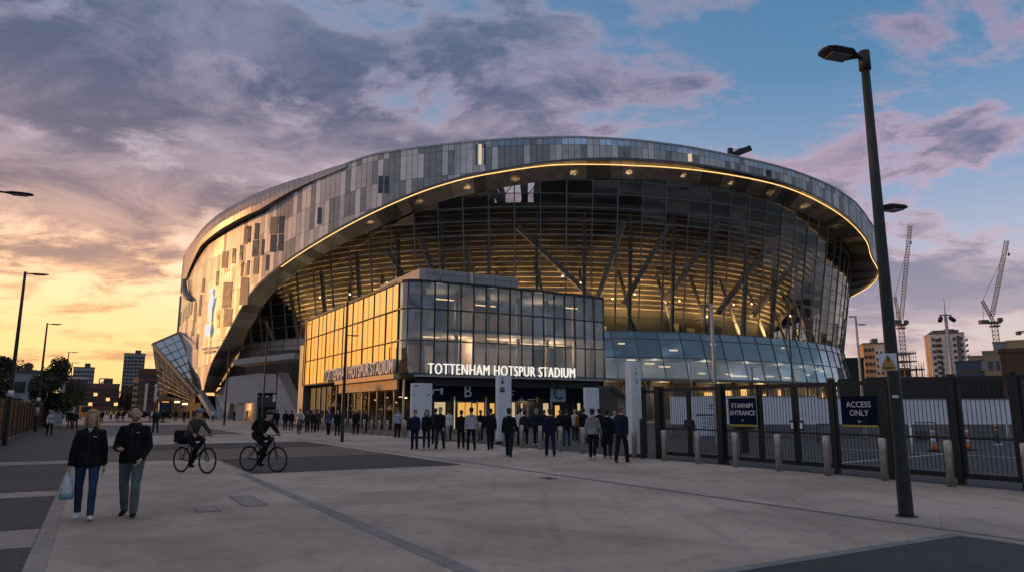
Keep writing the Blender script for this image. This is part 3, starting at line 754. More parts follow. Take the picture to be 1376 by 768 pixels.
# crest on the gold end of the skin: a long-legged bird standing on a ball
M_crest = emit('crest_white', (.92, .94, 1.), .62)
ct, cz = hit(283, 420, 91.2); cn = V((sin(ct), -cos(ct), 0)); cr = V((cos(ct), sin(ct), 0))
hpx = (hit(283, 391, 91.2)[1]-hit(283, 456, 91.2)[1])
sc_ = hpx/65.
w2 = sc_*2.6
bird = [(-1.2, 31), (-.1, 33), (.9, 31.5), (.8, 27), (.6, 21), (1.6, 19), (3.2, 20.5), (3.0, 15), (2.2, 9), (1.2, 3), (.7, -3), (.7, -12), (-.1, -12), (-.2, -3), (-.9, 3), (-2., 9), (-1.7, 15), (-1.1, 20), (-.9, 25), (-2., 28)]
b = MB(); o_ = cyl(ct, 91.25, cz)
b.prism([o_ + cr*(x*w2) + V((0, 0, y*sc_)) for x, y in bird], cn*.18)
bt = [ (cos(a)*2.2, -23+sin(a)*10) for a in [2*pi*k/18 for k in range(18)]]
b.loft([o_ + V((0, 0, (-33+2*k)*sc_)) + cn*.3 for k in range(11)], [(max(.05, sin(pi*k/10))*2.3*w2, max(.04, sin(pi*k/10))*.35) for k in range(11)], ref=cr, n=14)
SB(b, 'club_crest', M_crest)
t2, z2 = hit(280, 470, 91.3); n2v = V((sin(t2), -cos(t2), 0)); r2v = V((cos(t2), sin(t2), 0))
text('crest_lettering', 'TOTTENHAM\nHOTSPUR', .78, mat('crest_plain', (.8, .8, .82), .4), cyl(t2, 91.15, z2), r2v, n2v, stadium, base, depth=.12, bold=.0, sx=1.5)
# ---- glass prow at the foot of the left leg
tp = at(205, 461.5, 147); pa = at(241, 446, 151); pb_ = at(272, 527, 143); pc = at(263, 528, 142); pd = at(214, 530, 162); pe = at(262, 541, 152)
b = MB(); b.face([tp, pc, pb_, pa]); SB(b, 'prow_glass', M_gl_prow, recalc=False)
pg = MB(); e1 = [tp.lerp(pc, k/8) for k in range(9)]; e2 = [pa.lerp(pb_, k/8) for k in range(9)]
for x, y in zip(e1, e2): pg.bar(x, y, .14, .14)
for f_ in (.35, .68): pg.bar(tp.lerp(pa, f_), pc.lerp(pb_, f_), .12, .12)
pg.bar(tp, pc, .55, .55); pg.bar(pa, pb_, .5, .5); pg.bar(tp, pa, .4, .4); pg.bar(pc, pb_, .5, .5)
SB(pg, 'prow_frame', mat('prow_trim', (.33, .27, .22), .4, .5))
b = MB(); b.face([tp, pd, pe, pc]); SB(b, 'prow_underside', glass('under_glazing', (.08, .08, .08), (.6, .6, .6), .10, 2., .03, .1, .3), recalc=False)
pg = MB()
for k in range(9): pg.bar(tp.lerp(pc, k/8), pd.lerp(pe, k/8), .1, .1)
for k in range(8): pg.bar(tp.lerp(pd, k/7), pc.lerp(pe, k/7), .1, .1)
SB(pg, 'underside_grid', M_mull)
b = MB(); tq = hit(243, 448, RS); sk0 = cyl(hit(240, 445, RS)[0], 91.02, hit(240, 445, RS)[1]); sk1 = cyl(hit(265.5, 462, RS)[0], 91.03, hit(265.5, 462, RS)[1]); b.face([pa, sk0, sk1]); b.face([pa, sk1, at(269.5, 503, 143.2)]); b.face([pa, at(269.5, 503, 143.2), pb_]); b.face([tp, sk0, pa]); SB(b, 'prow_cheek', M_clad[1], recalc=False)
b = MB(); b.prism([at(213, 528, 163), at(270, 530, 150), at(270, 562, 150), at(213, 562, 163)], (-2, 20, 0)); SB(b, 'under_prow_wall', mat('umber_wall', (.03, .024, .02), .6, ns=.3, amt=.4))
for (x0, x1, y0, y1) in ((236, 240, 538, 540.5), (246, 251, 541, 543)):
    b = MB(); b.box((at((x0+x1)/2, (y0+y1)/2, 149)), (1., .3, .35)); SB(b, 'strip_light', M_strip)
# leg's foot and strut
b = MB(); a_ = at(275, 527, 143.5); b.bar(at(268, 524, 144), gp(290, 562.3), 1.1, 1.1); b.prism([gp(292, 562.4), gp(305, 562.4), at(316, 505, 139), at(288, 527, 141.5)], (3, 8, 0)); SB(b, 'leg_foot', M_sof[0])
b = MB(); p0 = gp(299, 562); b.prism([p0, gp(318, 562), gp(318, 562)+V((0, 0, 6)), p0+V((0, 0, 6))], (1, 6, 0)); SB(b, 'dark_base_wall', mat('plinth_wall', (.055, .055, .06), .7, ns=.3, amt=.3))
# gantry on the roof
gt = empty('roof_gantry', cyl(hit(985, 209, 90)[0], 89, topP(hit(985, 209, 90)[0])), 0, 'small dark maintenance gantry poking over the stadium roof edge', 'gantry')
b = MB(); g0 = gt.location
a_ = at(984, 209, 128); c_ = at(1009, 199, 128); dz = V((0, 0, .0))
b.bar(a_, c_, .5, 1.0); b.build('boom', M_pole, gt, g0)
b = MB(); b.box(at(981, 203, 128), (.8, .8, .9)); b.build('winch', M_pole, gt, g0)
b = MB(); b.bar(at(984, 210, 128), at(984, 222, 128), .5, .5); b.build('post', M_pole, gt, g0)
b = MB(); b.tube(at(981, 203, 128), at(1006, 197.5, 128), .08); b.build('rail', M_pole, gt, g0)
# ------------------------------------------------------------------ glass entrance building
S0, T0 = 57.4, 22.65; S1, TE = 92., 44.2
H1, H2, H3, H4 = 12.95, 10.5, 7.7, 4.73
ent = empty('entrance_building', P(S0+.1, T0+.1), 0, 'boxy glass entrance building with lit lettering and mirror gold side wall', 'building')
EO = ent.location.copy()
def EB(b, name, m, **kw): return b.build(name, m, ent, EO, **kw)
RC = 1.5
# plan outline: left wall (going to the viewer), rounded corner, front wall bulging a little
left = [(S1 - (S1-S0-RC)*k/20, T0) for k in range(21)]
corner = [(S0+RC-RC*sin(a), T0+RC-RC*cos(a)) for a in [pi/2*k/4 for k in range(1, 4)]]
NF = 16
front = [(S0 - .45*sin(pi*min(1, k/NF)), T0+RC+(TE-T0-RC)*k/NF) for k in range(NF+1)]
outl = left + corner + front
def outn(i):
    a, c = P(*outl[max(i-1, 0)]), P(*outl[min(i+1, len(outl)-1)]); d_ = (c-a).normalized(); return V((d_.y, -d_.x, 0))
lv = [H1, H2, H3, H4]
gf, gs, bars = MB(), MB(), MB(); rg2 = random.Random(4)
for i in range(len(outl)-1):
    a, c = outl[i], outl[i+1]
    for k in range(3):
        z1, z0 = lv[k], lv[k+1]; n_ = outn(i)
        j = [rg2.uniform(-.010, .010) for _ in range(3)]
        tgt = gs if i < 20 else gf
        tgt.face([P(*a, z0)+n_*j[0], P(*c, z0)+n_*j[1], P(*c, z1)+n_*j[2], P(*a, z1)+n_*(j[0]+j[2]-j[1])])
for i, a in enumerate(outl):
    n_ = outn(i)
    if i < 20 and i % 2 == 1: w_, d_ = .022, .02
    elif i in (21, 23): continue
    elif i < 20: w_, d_ = .09, .05
    else: w_, d_ = .09, .14
    bars.bar(P(*a, H4-.05)+n_*.04, P(*a, H1+.02)+n_*.04, d_, w_, up=P(*outl[min(i+1, len(outl)-1)])-P(*outl[max(0, i-1)]))
for i in range(len(outl)-1):
    n0, n1 = outn(i), outn(i+1)
    for z_, h_ in ((H1, .22), (H2, .09), (H3, .09), (H4+.02, .16)):
        bars.bar(P(*outl[i], z_)+n0*.05, P(*outl[i+1], z_)+n1*.05, .16, h_)
EB(gs, 'side_glazing', glass('bronze_mirror', (.25, .23, .2), (1., .68, .36), .66, .8, .008, .11, .22, 1.), recalc=False)
EB(gf, 'front_glazing', glass('front_glazing', (.46, .46, .46), (.66, .80, .95), .17, 1.6, .008, .06, .22, .9), recalc=False)
EB(bars, 'glazing_bars', mat('dark_bars', (.03, .034, .04), .4, .4), bevel=0)
# roof, floors, core
b = MB(); b.prism([P(s, t, H1-.1) for s, t in outl] + [P(S1, TE, H1-.1)], (0, 0, .12)); EB(b, 'roof', mat('roof_membrane', (.2, .2, .2), .8))
b = MB()
for z_ in (H4-.02, 8.6):
    b.prism([P(s+.12*1, t+.15, z_) for s, t in outl] + [P(S1, TE-.1, z_)], (0, 0, .25))
EB(b, 'floor_slab', mat('ceiling_board', (.35, .33, .31), .8))
b = MB(); b.box(P(S0+14, T0+13, 9.), (.4, 17, 8), ax=(AX, TX, V((0, 0, 1)))); b.box(P(S0+8, T0+8.5, 9.), (9, .3, 8), ax=(AX, TX, V((0, 0, 1)))); EB(b, 'inner_wall', mat('buff_wall', (.50, .42, .33), .8, ns=.2, amt=.2))
b = MB(); b.face([P(S1-.3, T0+.1, 0), P(S1-.3, TE, 0), P(S1-.3, TE, H1-.2), P(S1-.3, T0+.1, H1-.2)]); b.face([P(S0+.1, TE, 0), P(S1, TE, 0), P(S1, TE, H1-.1), P(S0+.1, TE, H1-.1)]); EB(b, 'end_wall', mat('dusk_wall', (.12, .12, .13), .7), recalc=False)
for k in range(6):
    b = MB(); b.tube(P(S0+3, T0+3+k*3.4, H4+.2), P(S0+3, T0+3+k*3.4, H1-.2), .22); EB(b, 'column', mat('stair_core', (.45, .40, .34), .7))
for (s, t, L, z_) in ((2.5, 3.6, 1.6, 8.3), (3, 7, 2.2, 8.35), (2.2, 10.5, 2.4, 8.4), (4, 14.5, 3.6, 8.3), (3, 17.5, 3., 8.2), (5, 6, 2., 12.3), (6, 11, 2.6, 12.2), (2.5, 19.3, 1.6, 12.1)):
    b = MB(); b.box(P(S0+s, T0+t, z_), (.14, L, .10), ax=(AX, TX, V((0, 0, 1)))); EB(b, 'strip_light', M_strip)
for (s, t, z_, pw) in ((4, 5, 11.5, 150), (5, 11, 11.5, 200), (5, 17, 11.5, 300), (4, 7, 7.6, 330), (4, 13, 7.6, 480), (4, 18, 7.6, 520)):
    lamp('room_lamp', 'POINT', P(S0+s, T0+t, z_)-EO, pw, (1., .72, .45), ent, .4)
# plant room with parapet panels
b = MB(); pr = [(S0+1.6, T0+1.9), (S0+1.2, T0+2.4), (S0+1.2, T0+12.2), (S0+12, T0+12.2), (S0+12, T0+1.9)]
b.prism([P(s, t, H1) for s, t in pr], (0, 0, 1.45)); pl = EB(b, 'plant_room', mat('plant_panel', (.36, .335, .345), .6, .1, ns=.4, amt=.1), bevel=.03)
b = MB()
for t in (3.9, 6.6, 7.3, 9.6, 11.4): b.box(P(S0+1.19, T0+t, H1+.72), (.03, .05, 1.4), ax=(AX, TX, V((0, 0, 1))))
b.box(P(S0+1.19, T0+7.3, H1+1.0), (.035, 9.8, .03), ax=(AX, TX, V((0, 0, 1))))
b.build('panel_joint', M_mull, pl, EO)
b = MB(); b.tube(P(S0+1.1, T0+3.75, H1+.1), P(S0+1.1, T0+3.75, H1+1.4), .05); b.build('flue', M_steel, pl, EO)
b = MB(); b.box(P(S0+1.15, T0+7.0, H1+.73), (.1, .3, 1.5), ax=(AX, TX, V((0, 0, 1)))); b.build('duct', M_steel, pl, EO)
# band under the letters, and the recessed ground floor
b = MB()
fr = outl[23:]
for i in range(len(fr)-1):
    b.bar(P(*fr[i], H4-.12)+(-AX)*.35, P(*fr[i+1], H4-.12)+(-AX)*.35, .5, .18)
EB(b, 'front_canopy', mat('canopy_trim', (.42, .38, .36), .5, .3, ns=.5, amt=.1))
b = MB()
b.box(P(S0+.45+9.3, T0-.2, H4-.15), (17.6, .7, .42), ax=(AX, TX, V((0, 0, 1)))); EB(b, 'side_canopy', mat('brass_trim', (.45, .34, .22), .5, .4, ns=.5, amt=.12))
b = MB(); b.box(P(S0+9.8, T0-.02, H4-.85), (17.2, .2, .85), ax=(AX, TX, V((0, 0, 1)))); EB(b, 'side_fascia', mat('brass_fascia', (.36, .27, .18), .55, .35, ns=.5, amt=.15))
b = MB(); b.box(P(S0+.6, (T0+TE)/2+.5, H4-.55), (.3, TE-T0-1.5, .75), ax=(AX, TX, V((0, 0, 1)))); EB(b, 'front_fascia', mat('gunmetal', (.05, .056, .065), .5, .3))
# lobby glass along the side and the front
b = MB(); bb = MB()
for k in range(14):
    s0_ = S0+.7 + k*2.2; b.face([P(s0_, T0+.35, 0), P(s0_+2.2, T0+.35, 0), P(s0_+2.2, T0+.35, H4-.4), P(s0_, T0+.35, H4-.4)])
    bb.box(P(s0_, T0+.33, H4/2-.2), (.12, .16, H4-.4), ax=(AX, TX, V((0, 0, 1))))
EB(b, 'side_lobby_glass', M_gl_lobby, recalc=False); EB(bb, 'side_lobby_bars', M_steel)
b = MB(); b.box(P(S0+15.5, T0+5.2, 2.2), (29, .2, 4.4), ax=(AX, TX, V((0, 0, 1)))); EB(b, 'lobby_back', mat('lobby_back', (.10, .08, .065), .7, ns=.4, amt=.5))
for (s, z_) in ((2.6, 2.5), (2.9, 3.2), (5, 2.8), (6.2, 2.9), (7.5, 2.4), (10, 2.9), (13, 2.7)):
    b = MB(); b.box(P(S0+s, T0+2.2, z_), (.5, .2, .1), ax=(AX, TX, V((0, 0, 1)))); EB(b, 'strip_light', M_strip)
b = MB(); ax3 = (AX, TX, V((0, 0, 1)))
b.box(P(S0+2.6, (T0+TE)/2+.8, 1.5), (.2, TE-T0-2, 3.0), ax=ax3); EB(b, 'door_wall', mat('door_wall', (.016, .017, .02), .5))
b = MB(); b.box(P(S0+.9, (T0+TE)/2+.8, 3.55), (.16, TE-T0-2.4, 1.3), ax=ax3); EB(b, 'sign_band', mat('band_panel', (.006, .010, .02), .7, spec=.08))
def front_t(px, py=525):                  # t where the ray meets the entrance front
    r = ray(px, py); k = (S0+.7)/V((r.x, r.y, 0)).dot(AX); p = r*k; return p.dot(TX)
def front_pt(px, py, s=S0+.7):
    r = ray(px, py); k = s/V((r.x, r.y, 0)).dot(AX); p = V((0, 0, EYE))+r*k; return st(p)[1], p.z
def plate(x0, y0, x1, y1, m, name, s=S0+.78, d=.06):
    ta_, za_ = front_pt(x0, y0, s); tb2, zb2 = front_pt(x1, y1, s); zm0 = min(za_, zb2); 
    b = MB(); b.box(P(s, (ta_+tb2)/2, (za_+zb2)/2), (d, abs(tb2-ta_), abs(za_-zb2)), ax=ax3); return EB(b, name, m)
def ftext(t_, x, y, size, m, s=S0+.73, name='sign_letter', **kw):
    tt, zz = front_pt(x, y, s); return text(name, t_, size, m, P(s, tt, zz), TX, -AX, ent, EO, depth=.03, **kw)
for (x0, x1) in ((573, 604), (613, 645), (680, 700), (701, 719)): plate(x0, 512.5, x1, 538, M_navy, 'navy_sign')
ftext('B', 628.5, 525.8, 1.5, mat('soft_white', (.72, .74, .80), .5), bold=.01)
plate(739.5, 517.5, 760, 539, mat('pale_blue_plate', (.30, .42, .48), .5), 'pale_sign'); ftext('C', 750, 528.5, 1.7, mat('ink', (.01, .012, .02), .5), s=S0+.74)
# small way-marking strokes on the navy plates
b = MB(); s_ = S0+.74
for (x0, y0, x1, y1) in ((582, 522, 593, 524), (592, 520.5, 595, 529), (581, 524, 583, 528.5), (583, 515.6, 598, 516.4), (687, 524, 691, 525), (687, 528.5, 690, 530), (697.5, 536, 704, 537), (709, 535.5, 719, 536.5)):
    ta_, za_ = front_pt(x0, y0, s_); tb2, zb2 = front_pt(x1, y1, s_); b.box(P(s_, (ta_+tb2)/2, (za_+zb2)/2), (.03, abs(tb2-ta_), abs(za_-zb2)), ax=ax3)
EB(b, 'waymark', M_whitep)
# lit doorways
M_amb = emit('amber_glow', (1., .52, .13), .55); M_amb2 = emit('pale_glow', (1., .74, .42), .38)
for (x0, x1, y0, m_) in ((584, 598, 539.5, M_amb2), (603.5, 611, 538, M_amb2), (615.5, 624, 540, M_amb), (625.7, 632, 540, M_amb), (635, 639.5, 541, M_amb), (642.5, 650, 540, M_amb), (658.5, 664, 541, M_amb), (688, 692.5, 540, M_amb2), (730, 737, 541, M_amb2), (746, 752, 544, M_amb), (700, 702, 541, M_amb2), (776, 780, 541, M_amb2)):
    plate(x0, y0, x1, 580, m_, 'lit_doorway', s=S0+2.46, d=.05)
for x in (600, 612.5, 633.5, 641, 653, 668, 681, 693, 709, 722.5, 741, 756.5, 770):
    tt, zz = front_pt(x, 560, S0+1.6); b = MB(); b.box(P(S0+1.6, tt, 1.5), (.1, .12, 3.0), ax=ax3); EB(b, 'door_post', M_steel if int(x) % 2 else M_black)
lamp('door_lamp', 'POINT', P(S0+1.7, T0+6, 2.7)-EO, 60, (1., .7, .4), ent, .3); lamp('door_lamp', 'POINT', P(S0+1.7, T0+14, 2.7)-EO, 40, (1., .7, .4), ent, .3)
# big lettering
ta_, za_ = front_pt(575, 495, S0-.55); tb2, zb2 = front_pt(772, 500, S0-.55)
me_w = tb2-ta_
def fit_text(name, txt, m, pos, right, normal, width, height, **kw):
    o = text(name, txt, 1.0, m, (0, 0, 0), (1, 0, 0), (0, 0, 1), None, up=(0, 1, 0), **kw); me = o.data
    xs = [v.co.x for v in me.vertices]; ys = [v.co.y for v in me.vertices]
    kx = width/(max(xs)-min(xs)); ky = height/(max(ys)-min(ys)); mx_, my_ = (max(xs)+min(xs))/2, (max(ys)+min(ys))/2
    r = V(right); nn_ = V(normal); p = V(pos)-EO
    for v in me.vertices: v.co = p + r*((v.co.x-mx_)*kx) + V((0, 0, 1))*((v.co.y-my_)*ky) + nn_*v.co.z
    o.parent = ent; return o
zc1 = front_pt(575, 487, S0-.55)[1]; zc0 = front_pt(575, 501.5, S0-.55)[1]
fit_text('front_lettering', 'TOTTENHAM HOTSPUR STADIUM', M_letter, P(S0-.6, (ta_+tb2)/2, (zc0+zc1)/2), TX, -AX, me_w, zc1-zc0, depth=.16, bold=-.010, space=1.12)
def side_pt(px, py, t=T0-.4):
    r = ray(px, py); k = t/V((r.x, r.y, 0)).dot(TX); p = V((0, 0, EYE))+r*k; return st(p)[0], p.z
sa, za_ = side_pt(437.5, 503); sb_, zb2 = side_pt(530, 492)
fit_text('side_lettering', 'TOTTENHAM HOTSPUR STADIUM', mat('side_letter', (.80, .76, .74), .5), P((sa+sb_)/2, T0-.45, H4+.75), -AX, -TX, sa-sb_, 1.28, depth=.25, bold=.02, space=1.04)
# slim end bay at the far end of the gold wall
b = MB(); b.box(P(S1+1.2, T0+.9, 5.), (2.6, 1.6, 10.), ax=ax3); EB(b, 'end_bay', mat('warm_metal', (.48, .42, .35), .4, .5, ns=.4, amt=.1))

# ------------------------------------------------------------------ concrete block left of it, stairs right of it
cb_ = empty('concrete_block', gp(345, 564), 0, 'low pale concrete block with sloping end wall and dark doorways under the arch', 'building'); CO = cb_.location.copy()
Yb = gp(345, 564.5).y
def wy(px, py, dy=0): return atY(px, py, Yb+dy)
pl_ = [wy(299, 566), wy(299, 541), wy(303, 513), wy(309, 505.5), wy(371.7, 498), wy(403, 566)]
for p in (pl_[0], pl_[-1]): p.z = 0
b = MB()
# wall built round its two openings
zt = wy(320, 541).z; xs = [pl_[0].x, wy(302, 550).x, wy(316.5, 550).x, wy(327, 550).x, wy(341, 550).x, wy(344.5, 545).x, wy(371, 545).x, pl_[-1].x]
zd = wy(350, 527).z
def topz(x):
    pts = sorted([(p.x, p.z) for p in pl_[1:]]); 
    for a, c in zip(pts, pts[1:]):
        if a[0] <= x <= c[0]: return a[1]+(c[1]-a[1])*(x-a[0])/max(1e-6, c[0]-a[0])
    return 0.
b.prism([V((xs[0], Yb, zt)), V((xs[4], Yb, zt)), V((xs[4], Yb, topz(xs[4]))), pl_[3], pl_[2], pl_[1]], (0, 6, 0))
b.prism([V((xs[4]+.003, Yb, 0)), V((xs[5], Yb, 0)), V((xs[5], Yb, topz(xs[5]))), V((xs[4]+.003, Yb, topz(xs[4])))], (0, 6, 0))
b.prism([V((xs[5]+.003, Yb, zd)), V((xs[6], Yb, zd)), V((xs[6], Yb, topz(xs[6]))), V((xs[5]+.003, Yb, topz(xs[5])))], (0, 6, 0))
b.prism([V((xs[6]+.003, Yb, 0)), pl_[5], pl_[4], V((xs[6]+.003, Yb, topz(xs[6])))], (0, 6, 0))
b.prism([V((xs[2], Yb+.3, 0)), V((xs[3], Yb+.3, 0)), V((xs[3], Yb+.3, zt-.003)), V((xs[2], Yb+.3, zt-.003))], (0, 4, 0))
b.build('wall', M_concrete, cb_, CO)
b = MB(); b.box(V(((xs[0]+xs[4])/2, Yb+4.5, zt/2)), (xs[4]-xs[0], .3, zt)); b.build('recess_wall', mat('amber_recess', (.30, .20, .10), .7, ns=.5, amt=.3), cb_, CO)
b = MB(); b.box(V(((xs[5]+xs[6])/2, Yb+1.2, zd/2)), (xs[6]-xs[5], .2, zd)); b.build('doorway', M_dark, cb_, CO)
b = MB(); b.box(V(((xs[5]+xs[6])/2, Yb+.6, zd-1.35)), (xs[6]-xs[5], .12, 1.8)); b.build('sign_board', mat('slate_sign', (.035, .042, .05), .5), cb_, CO)
for (x0, x1, y0, y1) in ((345, 346.5, 531, 533), (356, 359, 531, 533), (365.5, 369, 529, 539)):
    b = MB(); a, c = wy(x0, y0), wy(x1, y1); b.box(V(((a.x+c.x)/2, Yb+.5, (a.z+c.z)/2)), (c.x-a.x, .06, a.z-c.z)); b.build('sign_mark', M_whitep, cb_, CO)
lamp('recess_lamp', 'POINT', V((xs[3]+.8, Yb+2.6, zt-.6))-CO, 55, (1., .6, .25), cb_, .15); lamp('recess_lamp', 'POINT', V((xs[1]+1.2, Yb+3, zt-.6))-CO, 25, (1., .6, .25), cb_, .15)
# dark storey above it
b = MB(); b.prism([V((wy(318, 505, 4).x, Yb+6.5, 5)), V((wy(403, 505, 4).x, Yb+8.5, 5)), V((wy(403, 480, 4).x, Yb+8.5, 12.2)), V((wy(330, 480, 4).x, Yb+6.5, 11.6))], (0, 3, 0)); b.build('upper_storey', mat('upper_dark', (.085, .07, .055), .7, ns=.3, amt=.4), cb_, CO)
b = MB(); a, c = atY(321, 487.5, Yb+1), atY(402, 478.5, Yb+1); b.bar(a, c, 5, .9); b.build('ledge', mat('ledge_panel', (.42, .38, .36), .5, .2, ns=.3, amt=.1), cb_, CO)
# ramp and stairs to the right of the entrance
rp = empty('stair_block', P(S0+3, TE+.5), 0, 'grey concrete stair block with sloping parapet beside the entrance building', 'stairs'); RO = rp.location.copy()
def ry(px, py, dy=0): return atY(px, py, 72+dy)
b = MB(); b.prism([ry(804, 575), ry(846, 575), ry(846, 533), ry(834, 527), ry(822, 517.5), ry(804, 517)], (.4, 9, 0)); b.build('parapet', mat('grey_concrete', (.22, .215, .225), .8, ns=.4, amt=.2), rp, RO)
b = MB(); b.bar(ry(820, 518.5, -.3), ry(834.5, 529, -.3), .25, .35); b.bar(ry(834.5, 529, -.3), ry(846, 535.5, -.3), .25, .35); b.build('handrail', mat('dark_rail', (.06, .05, .05), .5), rp, RO)
b = MB(); b.box(ry(814, 549, -.1), (2.4, .2, 4.)); b.build('doorway', mat('brown_door', (.10, .075, .055), .6), rp, RO)

# ------------------------------------------------------------------ white totems
def totem(px, pyt, d, w_, dp, label, marks=(), name='totem_sign', rz=None):
    base_ = at(px, 560, d); base_.z = 0; h_ = at(px, pyt, d).z
    rz = radians(30.2) if rz is None else rz
    o = empty(name, base_, rz, label, 'sign', 'white totem signs at the entrance')
    b = MB(); b.box((0, 0, h_/2+.06), (w_, dp, h_-.12)); b.build('panel', M_white, o, bevel=.02)
    b = MB(); b.box((0, 0, .06), (w_*.92, dp*.8, .12)); b.build('plinth', M_black, o)
    for (x, z, ww, hh) in marks:
        b = MB(); b.box((x*w_, -dp/2-.008, z*h_), (ww*w_, .012, hh*h_)); b.build('marking', mat('totem_ink', (.03, .035, .05), .5), o)
    return o, h_
totem(565.5, 514, 43, 1.32, .3, 'broad plain white totem board left of the entrance doors', ((-.3, .95, .22, .018), (-.42, .79, .05, .02), (.33, .79, .1, .02)))
o2, h2 = totem(676.5, 503, 36.4, .78, .32, 'tall white totem board with small dark square standing in front of the doors', ((-.2, .90, .14, .055), (-.2, .955, .07, .03)))
b = MB(); b.box((-.16, -.17, h2*.785), (.24, .02, .24)); b.build('square_mark', M_navy, o2)
text('square_letter', 'G', .2, M_whitep, (-.16, -.186, h2*.785), (1, 0, 0), (0, -1, 0), o2, depth=.006)
totem(795, 520, 42, .95, .3, 'plain white totem board beside the grey stairs')
o4, h4 = totem(852, 485, 26, .46, .36, 'tallest slim white totem column standing next to the black gates', ())
text('number_mark', '4', .17, M_black, (-.02, -.19, h4-.42), (1, 0, 0), (0, -1, 0), o4, depth=.006); text('number_mark', '3', .22, M_black, (.02, -.19, h4-.72), (1, 0, 0), (0, -1, 0), o4, depth=.006)
text('number_mark', 'v', .13, M_black, (-.02, -.19, h4-.24), (1, 0, 0), (0, -1, 0), o4, depth=.006)
b = MB(); b.box((.08, -.27, .7), (.10, .16, 1.4)); pst = b.build('reader_post', M_black, None, bevel=.01); pst.location = at(861, 560, 25.5); pst.location.z = 0; pst.location.x -= .12
tag(pst, 'slim black reader post standing close to the tallest white totem column', 'post')
b = MB(); b.box((0, 0, .75), (.13, .16, 1.5)); pst = b.build('reader_post', M_black, None, bevel=.01); pst.location = P(36.0-.4, st(gp(671, 592))[1]); pst.rotation_euler = (0, 0, radians(30))
tag(pst, 'short black reader post in front of the totem with the small dark square', 'post')

# ------------------------------------------------------------------ bollards
b = MB(); b.loft([(0, 0, 0), (0, 0, .99), (0, 0, 1.015), (0, 0, 1.02)], [.088, .088, .08, .05], n=18); bol = b.build('bollard', M_steel, None)
BT = 16.85; first = True
for k in range(41):
    s = 9.25 + 1.57*(k-4) if k < 12 else 9.25 + 1.57*(k-4)
    if s < 4: continue
    o = bol if first else bol.copy()
    if not first: COL.objects.link(o)
    first = False
    o.location = P(s, BT)
    if s < 26: tag(o, 'round steel bollard in front of the black gates', 'bollard', 'steel bollards along the gates')
    else: tag(o, 'round steel bollard in the long row before the glass entrance building', 'bollard', 'steel bollards across the plaza')
for k in range(8):                                     # nearer the entrance the row doubles
    o = bol.copy(); COL.objects.link(o); o.location = P(31.5+k*2.3, 18.9); tag(o, 'round steel bollard in the second row close to the entrance doors', 'bollard', 'second row of steel bollards')

# ------------------------------------------------------------------ black gates
FT = 17.6; FH = 2.46
def fs(px): 
    r = ray(px, 560); k = FT/V((r.x, r.y, 0)).dot(TX); return (r*k).dot(AX)
def gate(px0, px1, lab, bars_=.1):
    s0_, s1_ = fs(px0), fs(px1); L = abs(s0_-s1_); o = empty('gate_leaf', P(max(s0_, s1_), FT), 0, lab, 'gate', 'black bar gates closing the car park')
    o.rotation_euler = (0, 0, atan2(-AX.y, -AX.x))     # local x runs towards the camera
    b = MB()
    b.box((L/2, 0, FH-.06), (L, .07, .12)); b.box((L/2, 0, .2), (L, .07, .12)); b.box((.04, 0, FH/2+.05), (.08, .07, FH-.3)); b.box((L-.04, 0, FH/2+.05), (.08, .07, FH-.3)); b.box((L/2, 0, 1.05), (L-.17, .04, .05))
    b.build('frame', M_black, o)
    b = MB(); n_ = int(L/bars_)
    for k in range(1, n_): b.box((L*k/n_, 0, FH/2+.07), (.012, .012, FH-.45))
    b.build('bars', M_black, o); return o, L
gl = {}
for key, a, c, lab in (('a', 889, 926, 'black barred gate leaf nearest the tallest white totem'), ('b', 926.5, 966, 'black barred gate leaf in front of the information board'), ('c', 973, 1021, 'black barred gate leaf carrying the misspelt entrance sign'), ('d', 1022, 1069, 'black barred gate leaf with a small white lock plate, left of a pair'),
                       ('e', 1070, 1119, 'black barred gate leaf right of the lock plates and left of the access sign'), ('f', 1122, 1186, 'black barred gate leaf carrying the access only sign'), ('g', 1198, 1280, 'black barred gate leaf directly behind the tall lamp post'), ('h', 1288, 1366, 'black barred gate leaf in front of the orange and white traffic posts'), ('i', 1374, 1480, 'black barred gate leaf cut by the right edge of the photo')):
    gl[key] = gate(a, c, lab)
def gpost(px, w_, lab, h_=FH+.05):
    b = MB(); b.box((0, 0, h_/2), (w_, w_, h_)); b.box((0, 0, h_+.01), (w_+.03, w_+.03, .03)); o = b.build('gate_post', M_black, None, bevel=.005); o.location = P(fs(px), FT); o.rotation_euler = (0, 0, radians(30.2)); return tag(o, lab, 'gate post', 'black square gate posts')
gpost(865, .16, 'slim black gate post right beside the tallest white totem'); gpost(886.5, .26, 'black gate post with a white vertical notice'); gpost(969.5, .24, 'thick black gate post left of the misspelt entrance sign'); gpost(1120.5, .12, 'slim black gate post left of the access only sign'); gpost(1192, .26, 'thick black gate post right of the access only sign'); gpost(1284, .14, 'black gate post between the traffic posts'); gpost(1370, .14, 'black gate post at the right edge of the photo')
